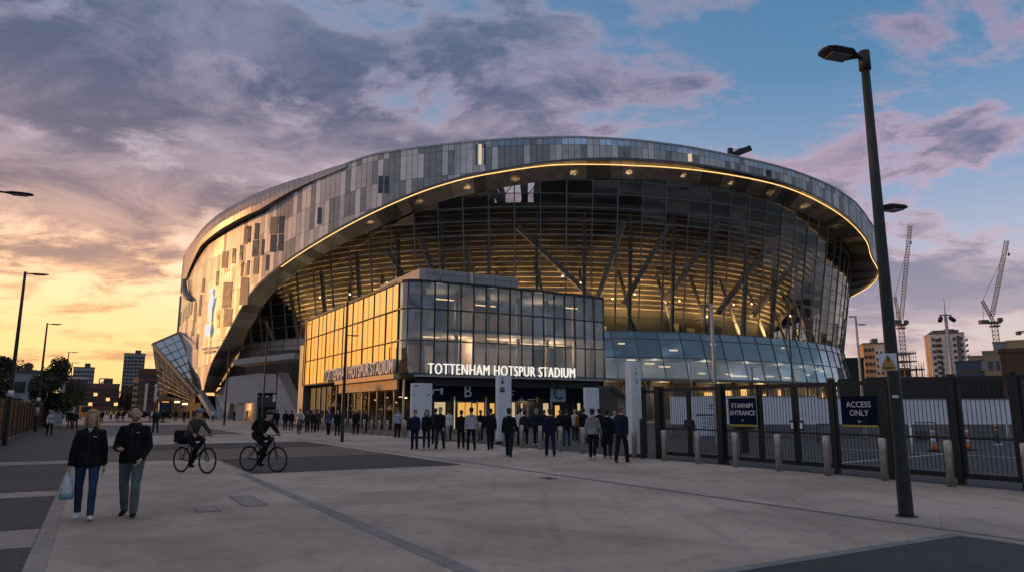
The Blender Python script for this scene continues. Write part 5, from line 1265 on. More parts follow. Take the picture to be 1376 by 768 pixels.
# front crowd: px, py of the feet, pose, turn (0 = walks away from the viewer), colours
crowd = [
    (533.6, 587.5, 'phone', 2.9, dict(top='sky', tr='black', hair='dark'), 'person in a pale blue patterned top facing the viewer beside the bollards'),
    (556.7, 603, 'stand', 3.0, dict(top='navy', tr='navy', hair='dark', shoe='black'), 'dark haired person in a navy jumper facing the viewer before the broad totem board'),
    (572.7, 603, 'woman', 2.8, dict(top='black', tr='black', hair='brown', shoe='lgrey'), 'long haired woman in a black jacket beside the broad totem board'),
    (590.8, 602.8, 'walkB', 3.1, dict(top='black', tr='char', hair='dark', scale=1.05), 'broad person in a big black coat right of the long haired woman'),
    (584.5, 596, 'stand', .3, dict(top='char', tr='black', hair='brown'), 'person half hidden behind the broad person in the big black coat'),
    (602.5, 592, 'stand', .2, dict(top='white', tr='char', hair='brown'), 'person in a white shirt partly hidden behind the big black coat'),
    (619.5, 601.8, 'walkB', .15, dict(top='black', tr='black', hair='dark'), 'slim person in black walking away under the letter B sign'),
    (632.8, 604.5, 'walkC', .05, dict(top='lgrey', tr='black', hair='dark'), 'person with pale sleeves walking away below the letter B'),
    (645.5, 590, 'stand', 3.0, dict(top='black', tr='black', hair='dark', skin=2), 'dark clothed person facing out of the lit doorways'),
    (658.8, 603.5, 'walkB', .1, dict(top='black', tr='black', hair='dark', scale=1.02), 'person in loose black clothes left of the square marked totem'),
    (684.2, 613, 'walkA', .12, dict(top='black', tr='navy', hair='brown', scale=1.03), 'person in a black jumper striding away in front of the square marked totem'),
    (699.5, 597, 'stand', .4, dict(top='white', tr='char', hair='dark'), 'person in white half hidden behind a dark jacketed person near the letter C'),
    (705.2, 600.5, 'walkC', -.1, dict(top='char', tr='black', hair='dark', shoe='lgrey'), 'person in a charcoal jacket with pale shoes between the totem and the letter C'),
    (721, 597.5, 'stand', 2.9, dict(top='navy', tr='navy', hair='grey', shoe='white'), 'grey haired person in navy with white shoes facing the viewer'),
    (731.5, 589.5, 'pockets', .3, dict(top='black', tr='black', hair='dark'), 'person in black standing deep under the letter C sign'),
    (739.5, 612.5, 'walkA', -.2, dict(top='navy', tr='navy', hair='brown', scale=1.02), 'near bald person in a navy coat striding away under the letter C'),
    (752.5, 589, 'stand', .1, dict(top='char', tr='black', hair='grey'), 'grey haired person standing in the dark doorway right of the letter C'),
    (761.5, 598.5, 'walkB', -.1, dict(top='black', tr='jean', hair='dark'), 'person in a black jacket and blue jeans walking away right of the letter C'),
    (772.5, 590, 'pockets', 2.8, dict(top='lgrey', tr='char', hair='grey'), 'person in pale grey standing behind the blue jeans walker'),
    (778.8, 591.5, 'woman', .3, dict(top='rust', tr='black', hair='brown'), 'person in a rust orange top partly hidden near the plain totem board'),
    (784.5, 595, 'coat', .2, dict(top='black', tr='black', hair='dark'), 'person in a long black coat beside the rust orange top'),
    (797, 616.8, 'walkC', .0, dict(top='grey', tr='black', hair='dark', shoe='white', scale=1.0), 'person in a grey hoodie with white shoes walking away'),
    (806, 600, 'stand', .3, dict(top='black', tr='black', hair='dark', skin=1), 'dark person just behind the grey hoodie'),
    (816.8, 615.5, 'coat', -.1, dict(top='black', tr='navy', hair='dark', shoe='beige'), 'person in a knee length black coat between grey hoodie and totem'),
    (826.5, 596, 'walkB', 2.9, dict(top='sky', tr='char', hair='brown', shoe='white'), 'person in a pale blue shirt facing the viewer behind the black coats'),
    (836, 621, 'walkB', -.15, dict(top='navy', tr='black', hair='ginger', shoe='brown', scale=1.06), 'short haired person in a dark navy jacket and brown shoes next to the tallest totem'),
    # by the mirror wall and the concrete block
    (330.8, 564.3, 'stand', 3.0, dict(top='black', tr='gjean'), 'lone dark person standing at the lit recess of the concrete block'),
    (314, 564.8, 'pockets', 2.6, dict(top='black', tr='black'), 'dark person in the amber recess of the concrete block'),
    (301, 570.3, 'woman', 2., dict(top='black', tr='black'), 'dark person leaning by the slim lamp post at the gold crest wall'),
    (367, 574, 'walkB', .6, dict(top='char', tr='black'), 'first of the dark people behind the left end of the bollard row'),
    (371.5, 575, 'stand', .4, dict(top='black', tr='navy'), 'second of the dark people behind the left end of the bollard row'),
    (383, 577, 'pockets', .2, dict(top='black', tr='black'), 'dark person seen from behind at the sloping end of the concrete block'),
    (390.8, 577.5, 'stand', .1, dict(top='black', tr='char'), 'dark person right of the sloping end of the concrete block'),
    (412.5, 580, 'stand', .5, dict(top='char', tr='black', hair='brown'), 'person in charcoal at the far corner of the mirror wall'),
    (420.5, 580.5, 'woman', .3, dict(top='black', tr='black', hair='blond'), 'fair haired person near the far corner of the mirror wall'),
    (441, 583, 'pockets', 2.5, dict(top='blue', tr='black'), 'person in mid blue behind the bollards at the mirror wall'),
    (453, 584.5, 'stand', 2.9, dict(top='black', tr='black'), 'person in black standing left of the slim lamp at the mirror wall'),
    (477.8, 583.5, 'walkB', 3.0, dict(top='black', tr='black', hair='grey'), 'grey haired person in black before the mirror wall lobby'),
    (490, 581.5, 'stand', 2.6, dict(top='char', tr='black'), 'person in charcoal close to the mirror wall lobby glass'),
    (425.5, 579, 'stand', .2, dict(top='brown', tr='black', hair='dark'), 'person in brown standing behind the fair haired one'),
    # far plaza
    (208, 581, 'walkB', 2.9, dict(top='char', tr='char'), 'person in dark patterned clothes walking towards the viewer behind the walking couple'),
    (218.5, 568, 'stand', .4, dict(top='black', tr='black'), 'person in black behind the patterned one'),
    (203.5, 566, 'walkA', 1.2, dict(top='white', tr='char'), 'person in white crossing behind the patterned one'),
    (65.5, 585, 'womanwalk', 2.9, dict(top='lgrey', tr='black', hair='grey'), 'person with a pale top walking on the left path beside the wooden fence'),
    (92.8, 574.5, 'walkB', .2, dict(top='black', tr='navy'), 'left one of two dark people walking away along the left path'),
    (99.8, 576.5, 'walkA', .1, dict(top='char', tr='black'), 'right one of two dark people walking away along the left path'),
    (136, 567.5, 'walkB', .4, dict(top='black', tr='black'), 'dark person alone in the middle of the far plaza'),
    (158, 566.5, 'walkC', .3, dict(top='char', tr='gjean'), 'small person in charcoal near the yellow jackets'),
    (165, 565.5, 'stand', 2.6, dict(top='black', tr='gjean'), 'small dark person right of the yellow jackets'),
    (148.5, 563, 'stand', 3., dict(top='hiviz', tr='black'), 'left one of three stewards in yellow jackets far off'),
    (155.5, 562.5, 'pockets', 2.7, dict(top='hiviz', tr='black'), 'middle one of three stewards in yellow jackets far off'),
    (163.5, 561.8, 'stand', 2.9, dict(top='hiviz', tr='black'), 'right one of three stewards in yellow jackets far off'),
    (235.5, 565.5, 'stand', .5, dict(top='black', tr='char'), 'dark person left of the first cyclist far behind'),
    (247, 566.5, 'pockets', 2.8, dict(top='navy', tr='black'), 'person in navy far behind the first cyclist'),
    (275, 567.5, 'walkB', .8, dict(top='black', tr='gjean'), 'dark person between the first cyclist and the leg of the arch'),
    (285.5, 565, 'stand', .2, dict(top='white', tr='char'), 'person in white near the foot of the arch'),
]
for (x, y, ps, rz, kw, lab) in crowd:
    p = gp(x, y); face = atan2(-p.x, p.y)     # rz 0: back towards the viewer
    kw.setdefault('scale', 1+.035*sin(x*1.7)); make_person(getfig(ps), p, face+rz+.35*sin(x*2.9), lab, group='people on the plaza', **kw)
rc = random.Random(12)
for k in range(34):                          # tiny figures along the far end
    x = rc.choice((rc.uniform(75, 205), rc.uniform(170, 300), rc.uniform(120, 215))); y = rc.uniform(558.2, 562.5)
    ps = rc.choice(('stand', 'walkB', 'pockets', 'woman', 'walkA'))
    make_person(getfig(ps), gp(x, y), rc.uniform(0, 6), 'tiny dark figure in the distant crowd at the far end of the plaza', top=rc.choice(('black', 'char', 'navy', 'black', 'blue', 'beige', 'lgrey')), tr=rc.choice(('black', 'char', 'navy')), hair=rc.choice(('dark', 'brown')), group='distant crowd')
# the couple in front
wm = dict(fem=True, legL=(.27, .04), legR=(-.12, -.46), pitchR=-.4, armL=(-.10, .16, .12), armR=(.06, .20, .10), hair='long', slim=.86, coat=.02, turn=-.06, bvox=.0065)
p = gp(111, 697.5); fw = figure(wm, .010); face = atan2(-p.x, p.y)
wo = make_person(fw, p, face + pi - .10, 'fair haired woman in a black jacket and blue jeans carrying a white plastic bag', 0, 'blond', 'black', 'jean', 'white', scale=.985, group='walking couple')
def face_bits(o, fig):
    b = MB()
    for e in fig['J']['hp'][:2]: b.ball(e, (.011, .006, .006), 8, 6)
    b.build('eye', mat('eye_dark', (.02, .015, .012), .3), o)
    b = MB(); c_ = fig['J']['hp'][2]; b.ball(c_+V((0, .004, 0)), (.022, .006, .005), 8, 6); b.build('mouth', mat('lip', (.32, .11, .09), .5), o)
face_bits(wo, fw)
up_ = fw['J']['up']; b = MB(); b.box(up_(-.085, .152, .37), (.05, .006, .010)); b.build('chest_logo', M_whitep, wo)
def front_detail(o, fig, zipped, vee):
    u = fig['J']['up']
    b = MB(); pts = [u(0, y, z) for z, y in ((.475, .098), (.43, .120), (.37, .140), (.26, .140), (.13, .136), (.02, .150), (-.06, .152))]
    b.loft(pts, [(.006, .004)]*7, n=6); b.build('zip', mat('zip_grey', (.035, .035, .04), .5, .4), o)
    b = MB()
    for sd in (-1, 1): b.loft([u(sd*.075, .02, .505), u(sd*.058, .075, .505), u(sd*.012, .112, .47)], [(.02, .012), (.022, .012), (.012, .008)], n=8)
    b.build('collar', CL['char'], o)
    if vee: b = MB(); b.prism([u(-.045, .098, .512), u(.045, .098, .512), u(0, .126, .435)], u(0, .012, 0)-u(0, 0, 0)); b.build('shirt', CL['lgrey'], o)
front_detail(wo, fw, True, True)
# plastic bag hanging from her right hand
wr = fw['J']['wrR']; fdir = (wr-fw['J']['elR']).normalized(); hand = wr+fdir*.10
bm_ = MB(); hh = hand
bm_.loft([hh+V((0, 0, -.04)), hh+V((0, 0, -.10)), hh+V((0, 0, -.20)), hh+V((0, 0, -.33)), hh+V((0, 0, -.38)), hh+V((0, 0, -.39))], [(.03, .03), (.06, .085), (.085, .125), (.10, .145), (.095, .135), (.05, .08)], n=18)
me = solid(bm_, 'shopping_bag', .012, .008, 18); me.materials.append(CL['bag'])
hw = Matrix.Translation(wo.location) @ Matrix.Rotation(wo.rotation_euler.z, 4, 'Z') @ Matrix.Scale(.985, 4)
bg_ = bpy.data.objects.new('plastic_bag', me); COL.objects.link(bg_); bg_.location = hw @ hand; bg_.rotation_euler = wo.rotation_euler
for v in me.vertices: v.co -= hand
tag(bg_, 'white plastic carrier bag with a pale blue base held by the fair haired woman', 'bag')
b = MB()
for sd in (-1, 1): b.loft([V((0, sd*.02, .012)), V((0, sd*.028, -.05)), V((0, sd*.05, -.12))], [.012, .016, .03], n=8)
b.build('handle', CL['bag'], bg_)
b = MB(); b.loft([V((0, 0, -.285)), V((0, 0, -.34)), V((0, 0, -.385))], [(.104, .148), (.106, .150), (.098, .138)], n=18); b.build('blue_base', mat('bag_blue', (.22, .38, .48), .4), bg_)
mn = dict(legL=(.24, .03), legR=(-.12, -.40), pitchR=-.35, armL=(.02, .20, .55), armR=(.10, .22, 1.35), inL=.45, inR=.55, hair='crop', coat=.02, bvox=.0065, curl=.9)
p = gp(171, 693.5); fm = figure(mn, .010); face = atan2(-p.x, p.y)
mo = make_person(fm, p, face + pi - .25, 'short haired man in a black jacket and grey jeans with one hand at his chest', 0, 'brown', 'black', 'gjean', 'black', scale=1.02, group='walking couple')
face_bits(mo, fm); up_ = fm['J']['up']
b = MB(); b.box(up_(-.09, .150, .38), (.045, .006, .008)); b.build('chest_logo', M_whitep, mo)
h3 = fm['J']['hp'][2]-V((0, .104, .045)); b = MB(); BR = [(-.014, .026, .030, .036), (.0, .028, .046, .055), (.014, .028, .054, .066), (.034, .024, .062, .079)]
b.loft([h3+V((0, y+.003, z)) for z, y, _, _ in BR], [(a+.004, c+.003) for _, _, a, c in BR], n=18); b.build('beard', mat('beard_stubble', (.11, .062, .04), .7, ns=60, amt=.3), mo)

front_detail(mo, fm, True, False)
# ------------------------------------------------------------------ bicycles and riders
def bicycle(pos, rz, label, basket=False):
    o = empty('bicycle', pos, rz, label, 'bicycle', 'bicycles crossing the plaza'); R_ = .335; ry_, fy = -.52, .54
    for y in (ry_, fy):
        b = MB(); pts = [V((0, y+cos(a)*R_, R_+.01+sin(a)*R_)) for a in [2*pi*k/36 for k in range(36)]]; b.loft(pts, .021, ref=(1, 0, 0), n=8, closed=True); wl = b.build('wheel', mat('tyre', (.012, .012, .012), .8), o)
        b = MB(); pts = [V((0, y+cos(a)*(R_-.028), R_+.01+sin(a)*(R_-.028))) for a in [2*pi*k/36 for k in range(36)]]; b.loft(pts, .010, ref=(1, 0, 0), n=6, closed=True); b.build('rim', mat('rim_metal', (.10, .10, .11), .4, .7), wl)
        b = MB()
        for k in range(20):
            a = 2*pi*k/20; b.tube((.02*(-1)**k, y, R_+.01), (0, y+cos(a)*(R_-.03), R_+.01+sin(a)*(R_-.03)), .0016, n=4)
        b.tube((-.05, y, R_+.01), (.05, y, R_+.01), .022); b.build('spokes', mat('spoke', (.3, .3, .3), .35, .8), wl)
    bb_, st_, ht, hb = V((0, -.06, .29)), V((0, -.20, .86)), V((0, .36, .88)), V((0, .41, .70)); ra_ = V((0, ry_, R_+.01)); fa = V((0, fy, R_+.01))
    b = MB()
    for a, c, r in ((bb_, st_, .017), (st_, ht, .019), (bb_, hb, .022), (ht, hb, .021), (bb_, ra_+V((.05, 0, 0)), .011), (bb_, ra_-V((.05, 0, 0)), .011), (st_-V((0, 0, .08)), ra_+V((.05, 0, 0)), .010), (st_-V((0, 0, .08)), ra_-V((.05, 0, 0)), .010)): b.tube(a, c, r)
    b.build('frame', M_black, o)
    b = MB(); b.tube(hb, fa+V((.05, 0, 0)), .014); b.tube(hb, fa-V((.05, 0, 0)), .014); b.build('fork', M_black, o)
    b = MB(); b.tube(ht, ht+V((0, -.02, .12)), .014); t_ = ht+V((0, .03, .13)); b.loft([t_+V((-.30, -.10, .0)), t_+V((-.2, -.01, 0)), t_, t_+V((.2, -.01, 0)), t_+V((.30, -.10, 0))], .013, ref=(0, 0, 1), n=8); b.build('handlebar', M_black, o)
    b = MB(); b.tube(st_, st_+V((0, -.02, .08)), .014); b.loft([V((0, -.36, .955)), V((0, -.28, .965)), V((0, -.16, .955)), V((0, -.08, .945))], [(.05, .02), (.07, .03), (.035, .025), (.02, .015)], n=10); b.build('saddle', M_black, o)
    b = MB(); b.tube(bb_-V((.05, 0, 0)), bb_+V((.05, 0, 0)), .03); b.loft([bb_+V((.045, 0, 0)), bb_+V((.05, 0, 0))], .09, n=20); b.tube(bb_+V((.06, 0, 0)), bb_+V((.07, .10, -.13)), .011); b.tube(bb_-V((.06, 0, 0)), bb_-V((.07, .10, -.13)), .011)
    b.box(bb_+V((.11, .10, -.13)), (.09, .08, .02)); b.box(bb_-V((.11, .10, -.13)), (.09, .08, .02)); b.build('crank', mat('crank_metal', (.08, .08, .09), .4, .7), o)
    if basket:
        b = MB(); b.box((0, -.52, .80), (.03, .40, .02)); b.box((0, -.50, .78), (.26, .40, .03)); b.tube((.08, -.5, .77), (.05, -.52, .36), .008); b.tube((-.08, -.5, .77), (-.05, -.52, .36), .008); b.build('rack', M_black, o)
    return o
def rider(bike, label, top, tr, helmet, skin=0, lean=.62, pack=False):
    bbx = V((0, -.06, .29)); pr, pl2 = bbx+V((.10, .10, -.13)), bbx+V((-.10, -.10, .13))
    ps = dict(lean=lean, hip=1.0, hipy=-.22, kneeR=(.10, .20, .66), ankleR=pr+V((0, -.05, .10)), kneeL=(-.10, .21, .88), ankleL=pl2+V((0, -.05, .10)), pitchL=-.1, pitchR=-.1, hair='short', splay=.03, bvox=.009, curl=1.2, coat=-.02)
    sh = .22
    yy = -.22+.49*sin(lean); zz = 1.0+.49*cos(lean)
    for nm, sd in (('L', -1), ('R', 1)):
        wr_ = V((sd*.28, .27, 1.04)); s_ = V((sd*.182, yy-.01, zz-.03)); e_ = s_.lerp(wr_, .52)+V((sd*.06, -.03, -.05)); ps['elbow'+nm] = e_; ps['wrist'+nm] = wr_
    f = figure(ps, .012)
    o = make_person(f, bike.location, bike.rotation_euler.z, label, skin, 'dark', top, tr, 'black', group='cyclists crossing the plaza', grounded=False)
    if helmet:
        b = MB(); c_ = f['J']['hp'][3]; b.loft([c_+V((0, -.0, -.075)), c_+V((0, 0, -.03)), c_+V((0, -.005, .015)), c_+V((0, -.01, .042)), c_+V((0, -.01, .05))], [(.088, .118), (.092, .122), (.078, .105), (.045, .065), (.01, .015)], n=16); b.build('helmet', helmet, o)
    if pack:
        b = MB(); u = f['J']['up']; b.loft([u(0, -.19, .02), u(0, -.22, .12), u(0, -.22, .30), u(0, -.18, .43)], [(.12, .07), (.15, .10), (.15, .10), (.11, .06)], n=14); b.build('backpack', CL['black'], o)
    return o
pb1 = gp(259.5, 634.5); az_v = atan2(pb1.x, pb1.y)
# heading to the right and a little towards the viewer
bk1 = bicycle(pb1, -(az_v+radians(142)), 'dark bicycle with a black bag on its rear rack ridden behind the couple', True)
rd1 = rider(bk1, 'cyclist in an olive jacket and pale blue helmet riding right', 'olive', 'black', mat('helmet_blue', (.16, .21, .30), .4), 0, .5)
b = MB(); b.box((0, 0, .16), (.30, .42, .30)); b.box((0, 0, .32), (.26, .38, .04)); pn_ = b.build('rack_bag', CL['black'], None, bevel=.03); pn_.location = pb1 + Matrix.Rotation(bk1.rotation_euler.z, 3, 'Z') @ V((0, -.52, .80)); pn_.rotation_euler = bk1.rotation_euler; tag(pn_, 'boxy black bag strapped on the rear rack of the bicycle', 'bag')
b = MB(); b.box((0, -.216, .2), (.2, .012, .12)); b.build('pocket', CL['char'], pn_)
pb2 = gp(352, 632.8); az_v = atan2(pb2.x, pb2.y)
bk2 = bicycle(pb2, -(az_v+radians(134)), 'black bicycle ridden over the dark asphalt bay')
rd2 = rider(bk2, 'cyclist in black with a black helmet and backpack riding right', 'black', 'black', mat('helmet_black', (.012, .012, .014), .35), 0, .66, True)
# distant bicycle coming on
pb3 = gp(402, 582.5); bk3 = bicycle(pb3, atan2(-pb3.x, pb3.y)+pi-.15, 'small distant bicycle coming towards the viewer near the bollards')
rider(bk3, 'distant cyclist in grey riding towards the viewer near the bollards', 'lgrey', 'jean', None, 0, .3)

# ------------------------------------------------------------------ vehicles far off
def vehicle(pos, rz, prof, wd, body_m, label, cat, wheels, glass_rects, lights=True, front_y=None, lampm=None):
    o = empty(cat.replace(' ', '_'), pos, rz, label, cat, 'vehicles at the far end of the plaza')
    b = MB(); b.prism([V((-wd/2, y, z)) for y, z in prof], (wd, 0, 0)); b.build('body', body_m, o, bevel=.06)
    for y, r in wheels:
        for sd in (-1, 1):
            b = MB(); b.tube((sd*(wd/2-.2), y, r), (sd*(wd/2+.01), y, r), r, n=18); w_ = b.build('wheel', MATS['tyre'], o); b = MB(); b.tube((sd*(wd/2+.005), y, r), (sd*(wd/2+.02), y, r), r*.55, n=14); b.build('rim', MATS['rim_metal'], w_)
    for pts in glass_rects:
        b = MB(); nrm = (V(pts[1])-V(pts[0])).cross(V(pts[2])-V(pts[1])).normalized()*.02; b.prism([V(p)-nrm for p in pts], nrm*2); b.build('window', mat('car_glass', (.02, .025, .03), .1, .2), o)
    ys = [y for y, z in prof]; fy = max(ys)
    for sd in (-1, 1):
        b = MB(); b.box((sd*(wd/2-.25), fy+.0, .75), (.3, .06, .16)); b.build('headlight', lampm or M_lampdim, o)
        b = MB(); b.box((sd*(wd/2-.2), min(ys)-.0, .85), (.22, .06, .2)); b.build('tail_light', mat('tail_red', (.25, .01, .01), .4), o)
    return o
M_lampdim = mat('lamp_glass', (.5, .5, .48), .2)
M_head = emit('headlamp_on', (1., .80, .45), 6.)
def car(px, py, rz, m, label, lampm=None):
    p = gp(px, py); f = atan2(-p.x, p.y)
    prof = [(-2.1, .3), (-2.15, .85), (-1.8, .98), (-1.3, 1.42), (.2, 1.45), (.95, .98), (1.95, .86), (2.1, .6), (2.08, .3)]; wd = 1.75; h = wd/2+.005
    gr = [[(-.75, -1.72, 1.0), (.75, -1.72, 1.0), (.65, -1.36, 1.36), (-.65, -1.36, 1.36)], [(.78, .88, 1.02), (-.78, .88, 1.02), (-.65, .28, 1.4), (.65, .28, 1.4)], [(h, -1.4, 1.0), (h, .75, 1.0), (h, .15, 1.38), (h, -1.2, 1.37)], [(-h, .75, 1.0), (-h, -1.4, 1.0), (-h, -1.2, 1.37), (-h, .15, 1.38)]]
    return vehicle(p, f+rz, prof, wd, m, label, 'car', [(-1.3, .32), (1.3, .32)], gr, lampm=lampm)
def van(px, py, rz, m, label, L=2.6, h=2.3, cat='van', lampm=None):
    p = gp(px, py); f = atan2(-p.x, p.y); wd = 2.0; hh = wd/2+.005
    prof = [(-L, .35), (-L, h), (L-1.2, h), (L-.55, 1.25), (L, 1.1), (L, .35)]
    gr = [[(.85, L-.52, 1.3), (-.85, L-.52, 1.3), (-.8, L-1.12, h-.15), (.8, L-1.12, h-.15)], [(-.8, -L-.005, 1.3), (.8, -L-.005, 1.3), (.8, -L-.005, h-.3), (-.8, -L-.005, h-.3)], [(hh, L-2.1, 1.25), (hh, L-.8, 1.25), (hh, L-1.2, h-.25), (hh, L-2.1, h-.25)], [(-hh, L-.8, 1.25), (-hh, L-2.1, 1.25), (-hh, L-2.1, h-.25), (-hh, L-1.2, h-.25)]]
    return vehicle(p, f+rz, prof, wd, m, label, cat, [(-L+.9, .36), (L-.9, .36)], gr, lampm=lampm)
van(114.3, 562, pi+.05, mat('van_orange', (.55, .22, .02), .4), 'orange van parked at the far left end of the plaza', 2.5, 2.5)
van(88, 561.5, pi-.3, mat('van_blue', (.22, .33, .42), .4), 'pale blue van beside the end of the wooden fence', 2.5, 2.3)
car(131, 559.5, pi+.1, mat('car_dark', (.03, .03, .035), .3, .3), 'dark car with its headlights on at the far end of the plaza', M_head)
car(185, 560, pi*.6, mat('car_maroon', (.09, .03, .03), .3, .3), 'dark red car far off behind the walking man')
car(196, 559.5, pi*.5, mat('car_grey', (.16, .16, .17), .3, .3), 'grey car far off behind the walking man')
bus = van(214.5, 562, pi+.2, mat('bus_dark', (.02, .02, .024), .8, spec=.1), 'dark bus with a lit orange route sign far off beside the prow', 5., 3.3, 'bus')
b = MB(); b.box((0, 3.83, 3.12), (1.2, .04, .22)); b.build('route_sign', emit('route_glow', (1., .45, .10), 1.6), bus)
# ------------------------------------------------------------------ wooden fence on the left
M_wood = mat('fence_wood', (.20, .115, .065), .8, ns=1.2, amt=.35, bump=.3, fine=.3)
FTL = -4.45
def fence_run(sa_, sb_, h_, lab, t_=FTL):
    o = empty('wooden_fence', P(sa_, t_), 0, lab, 'fence', 'wooden fence along the left path'); oo = o.location.copy(); rf = random.Random(int(sa_))
    b = MB(); s = sa_
    while s < sb_-.02:
        w_ = .145; b.box(P(s+w_/2, t_, h_/2+.06+rf.uniform(-.012, .012)), (w_-.012, .024, h_-.1), ax=ax3); s += w_
    b.build('boards', M_wood, o, oo)
    b = MB(); n = max(1, int((sb_-sa_)/2.4))
    for k in range(n+1): b.box(P(sa_+(sb_-sa_)*k/n, t_+.07, h_/2+.03), (.10, .10, h_+.06), ax=ax3)
    for z in (.45, h_*.55, h_-.3): b.box(P((sa_+sb_)/2, t_+.035, z), (sb_-sa_, .045, .09), ax=ax3)
    b.box(P((sa_+sb_)/2, t_+.02, .12), (sb_-sa_, .05, .2), ax=ax3)
    b.build('rails', mat('fence_rail', (.13, .08, .05), .8, ns=1.5, amt=.3), o, oo)
for k, (a, c) in enumerate(((8, 20), (20, 32), (32, 44), (44, 58), (58, 74), (74, 94))):
    fence_run(a+.01, c-.01, 2.3 - .04*(k % 3), ('stretch of wooden fence just outside the left edge of the photo', 'stretch of wooden fence before the left edge', 'nearest visible stretch of brown wooden fence by the tallest fence side lamp', 'stretch of brown wooden fence reaching the lamp with stickers', 'stretch of brown wooden fence beyond the lamp with stickers', 'farthest stretch of brown wooden fence under the dark tree')[k])
# low white rail with poster in front of the fence
# ------------------------------------------------------------------ trees
M_leafs = [mat('leaf_dark', (.035, .045, .018), .7, ns=.8, amt=.4), mat('leaf_mid', (.06, .065, .024), .7, ns=.8, amt=.4), mat('leaf_warm', (.09, .07, .025), .7, ns=.8, amt=.4)]
M_bark = mat('bark', (.05, .038, .028), .9, ns=3, amt=.4)
def tree(pos, h_, r, lab, seed, n=2600, trunk=.3, leaf=.32, flat=1.):
    rt_ = random.Random(seed); o = empty('tree', pos, rt_.uniform(0, 6), lab, 'tree', 'trees and bushes')
    b = MB(); th_ = h_*trunk; b.loft([(0, 0, 0), (.05, 0, th_*.5), (.0, .08, th_), (.1, 0, h_*.6)], [r*.075, r*.06, r*.05, r*.02], n=9)
    cl_ = []
    for k in range(16):
        a = rt_.uniform(0, 2*pi); q_ = rt_.uniform(.15, .85)*r; z = th_ + (h_-th_)*rt_.uniform(.08, .92); sc = 1-abs((z-th_)/(h_-th_)-.42)*1.1
        c_ = V((cos(a)*q_*sc, sin(a)*q_*sc, z)); cl_.append((c_, r*rt_.uniform(.28, .5)))
        b.loft([V((0, 0, th_*rt_.uniform(.7, 1.3))), c_*.55+V((0, 0, z*.35)), c_], [r*.035, r*.02, r*.006], n=6)
    b.build('trunk', M_bark, o)
    b = MB()
    for k in range(n):
        c_, cr_ = rt_.choice(cl_); d_ = V((rt_.gauss(0, 1), rt_.gauss(0, 1), rt_.gauss(0, .8))); d_ = d_.normalized()*cr_*(rt_.random()**.45)
        p = c_+d_
        if p.z < th_*.45: continue
        a = V((rt_.gauss(0, 1), rt_.gauss(0, 1), rt_.gauss(0, 1))).normalized(); e_ = a.cross(V((rt_.gauss(0, 1), rt_.gauss(0, 1), rt_.gauss(0, 1)))).normalized(); l_ = leaf*rt_.uniform(.6, 1.3)
        b.face([p-a*l_, p+e_*l_*.5, p+a*l_, p-e_*l_*.5], rt_.choice((0, 0, 1, 1, 2)))
    b.build('crown', M_leafs, o, recalc=False); return o
def treeat(px, d_, h_, r, lab, seed, **kw):
    p = at(px, 560, d_); p.z = 0; return tree(p, h_, r, lab, seed, **kw)
treeat(63, 70, 6.7, 2.0, 'dark leafy tree behind the wooden fence at the lamp with stickers', 3, n=9500, trunk=.2, leaf=.15)
treeat(-2, 62, 6.3, 1.8, 'dark tree cut by the left edge of the photo', 5, n=7000, trunk=.2, leaf=.15)
treeat(26, 110, 7., 3., 'low tree behind the grey house', 15, n=5000, trunk=.2, leaf=.18)
treeat(80, 104, 6.0, 3.2, 'small dark tree at the far end of the wooden fence', 6, n=5000, trunk=.2, leaf=.18)
treeat(168, 300, 11, 8., 'distant dark tree between the brown block and the white striped block', 8, n=1200, trunk=.2, leaf=.7)
treeat(206, 330, 10, 9., 'distant dark tree at the foot of the white striped block', 9, n=1200, trunk=.2, leaf=.7)
# near trees added as sun blockers; the far row shows in the mirror wall
for k, (s, t, h_, r) in enumerate(((30, -14, 9.5, 5), (42, -17, 10.5, 5.5), (52, -13, 8, 4), (64, -20, 11, 5.5), (16, -12, 9, 5), (4, -14, 10, 5.5), (-8, -13, 9.5, 5))):
    tree(P(s, t), h_, r, 'added dark garden tree outside the left edge, blocking the low sun', 30+k, n=2600, trunk=.18, leaf=.34)
for k, (s_, t_, h_, r) in enumerate(((142, -13, 9.5, 5), (156, -19, 10.5, 5.5), (170, -14, 9.5, 5), (186, -22, 11., 6), (204, -16, 10, 5.5))):
    tree(P(s_, t_), h_, r, ('dark tree row beyond the grey house at the far left', 'tallest dark tree beyond the grey house', 'dark round tree far beyond the wooden fence', 'broad dark tree far beyond the wooden fence', 'farthest dark tree beyond the wooden fence')[k], 50+k, n=2600, trunk=.15, leaf=.34)
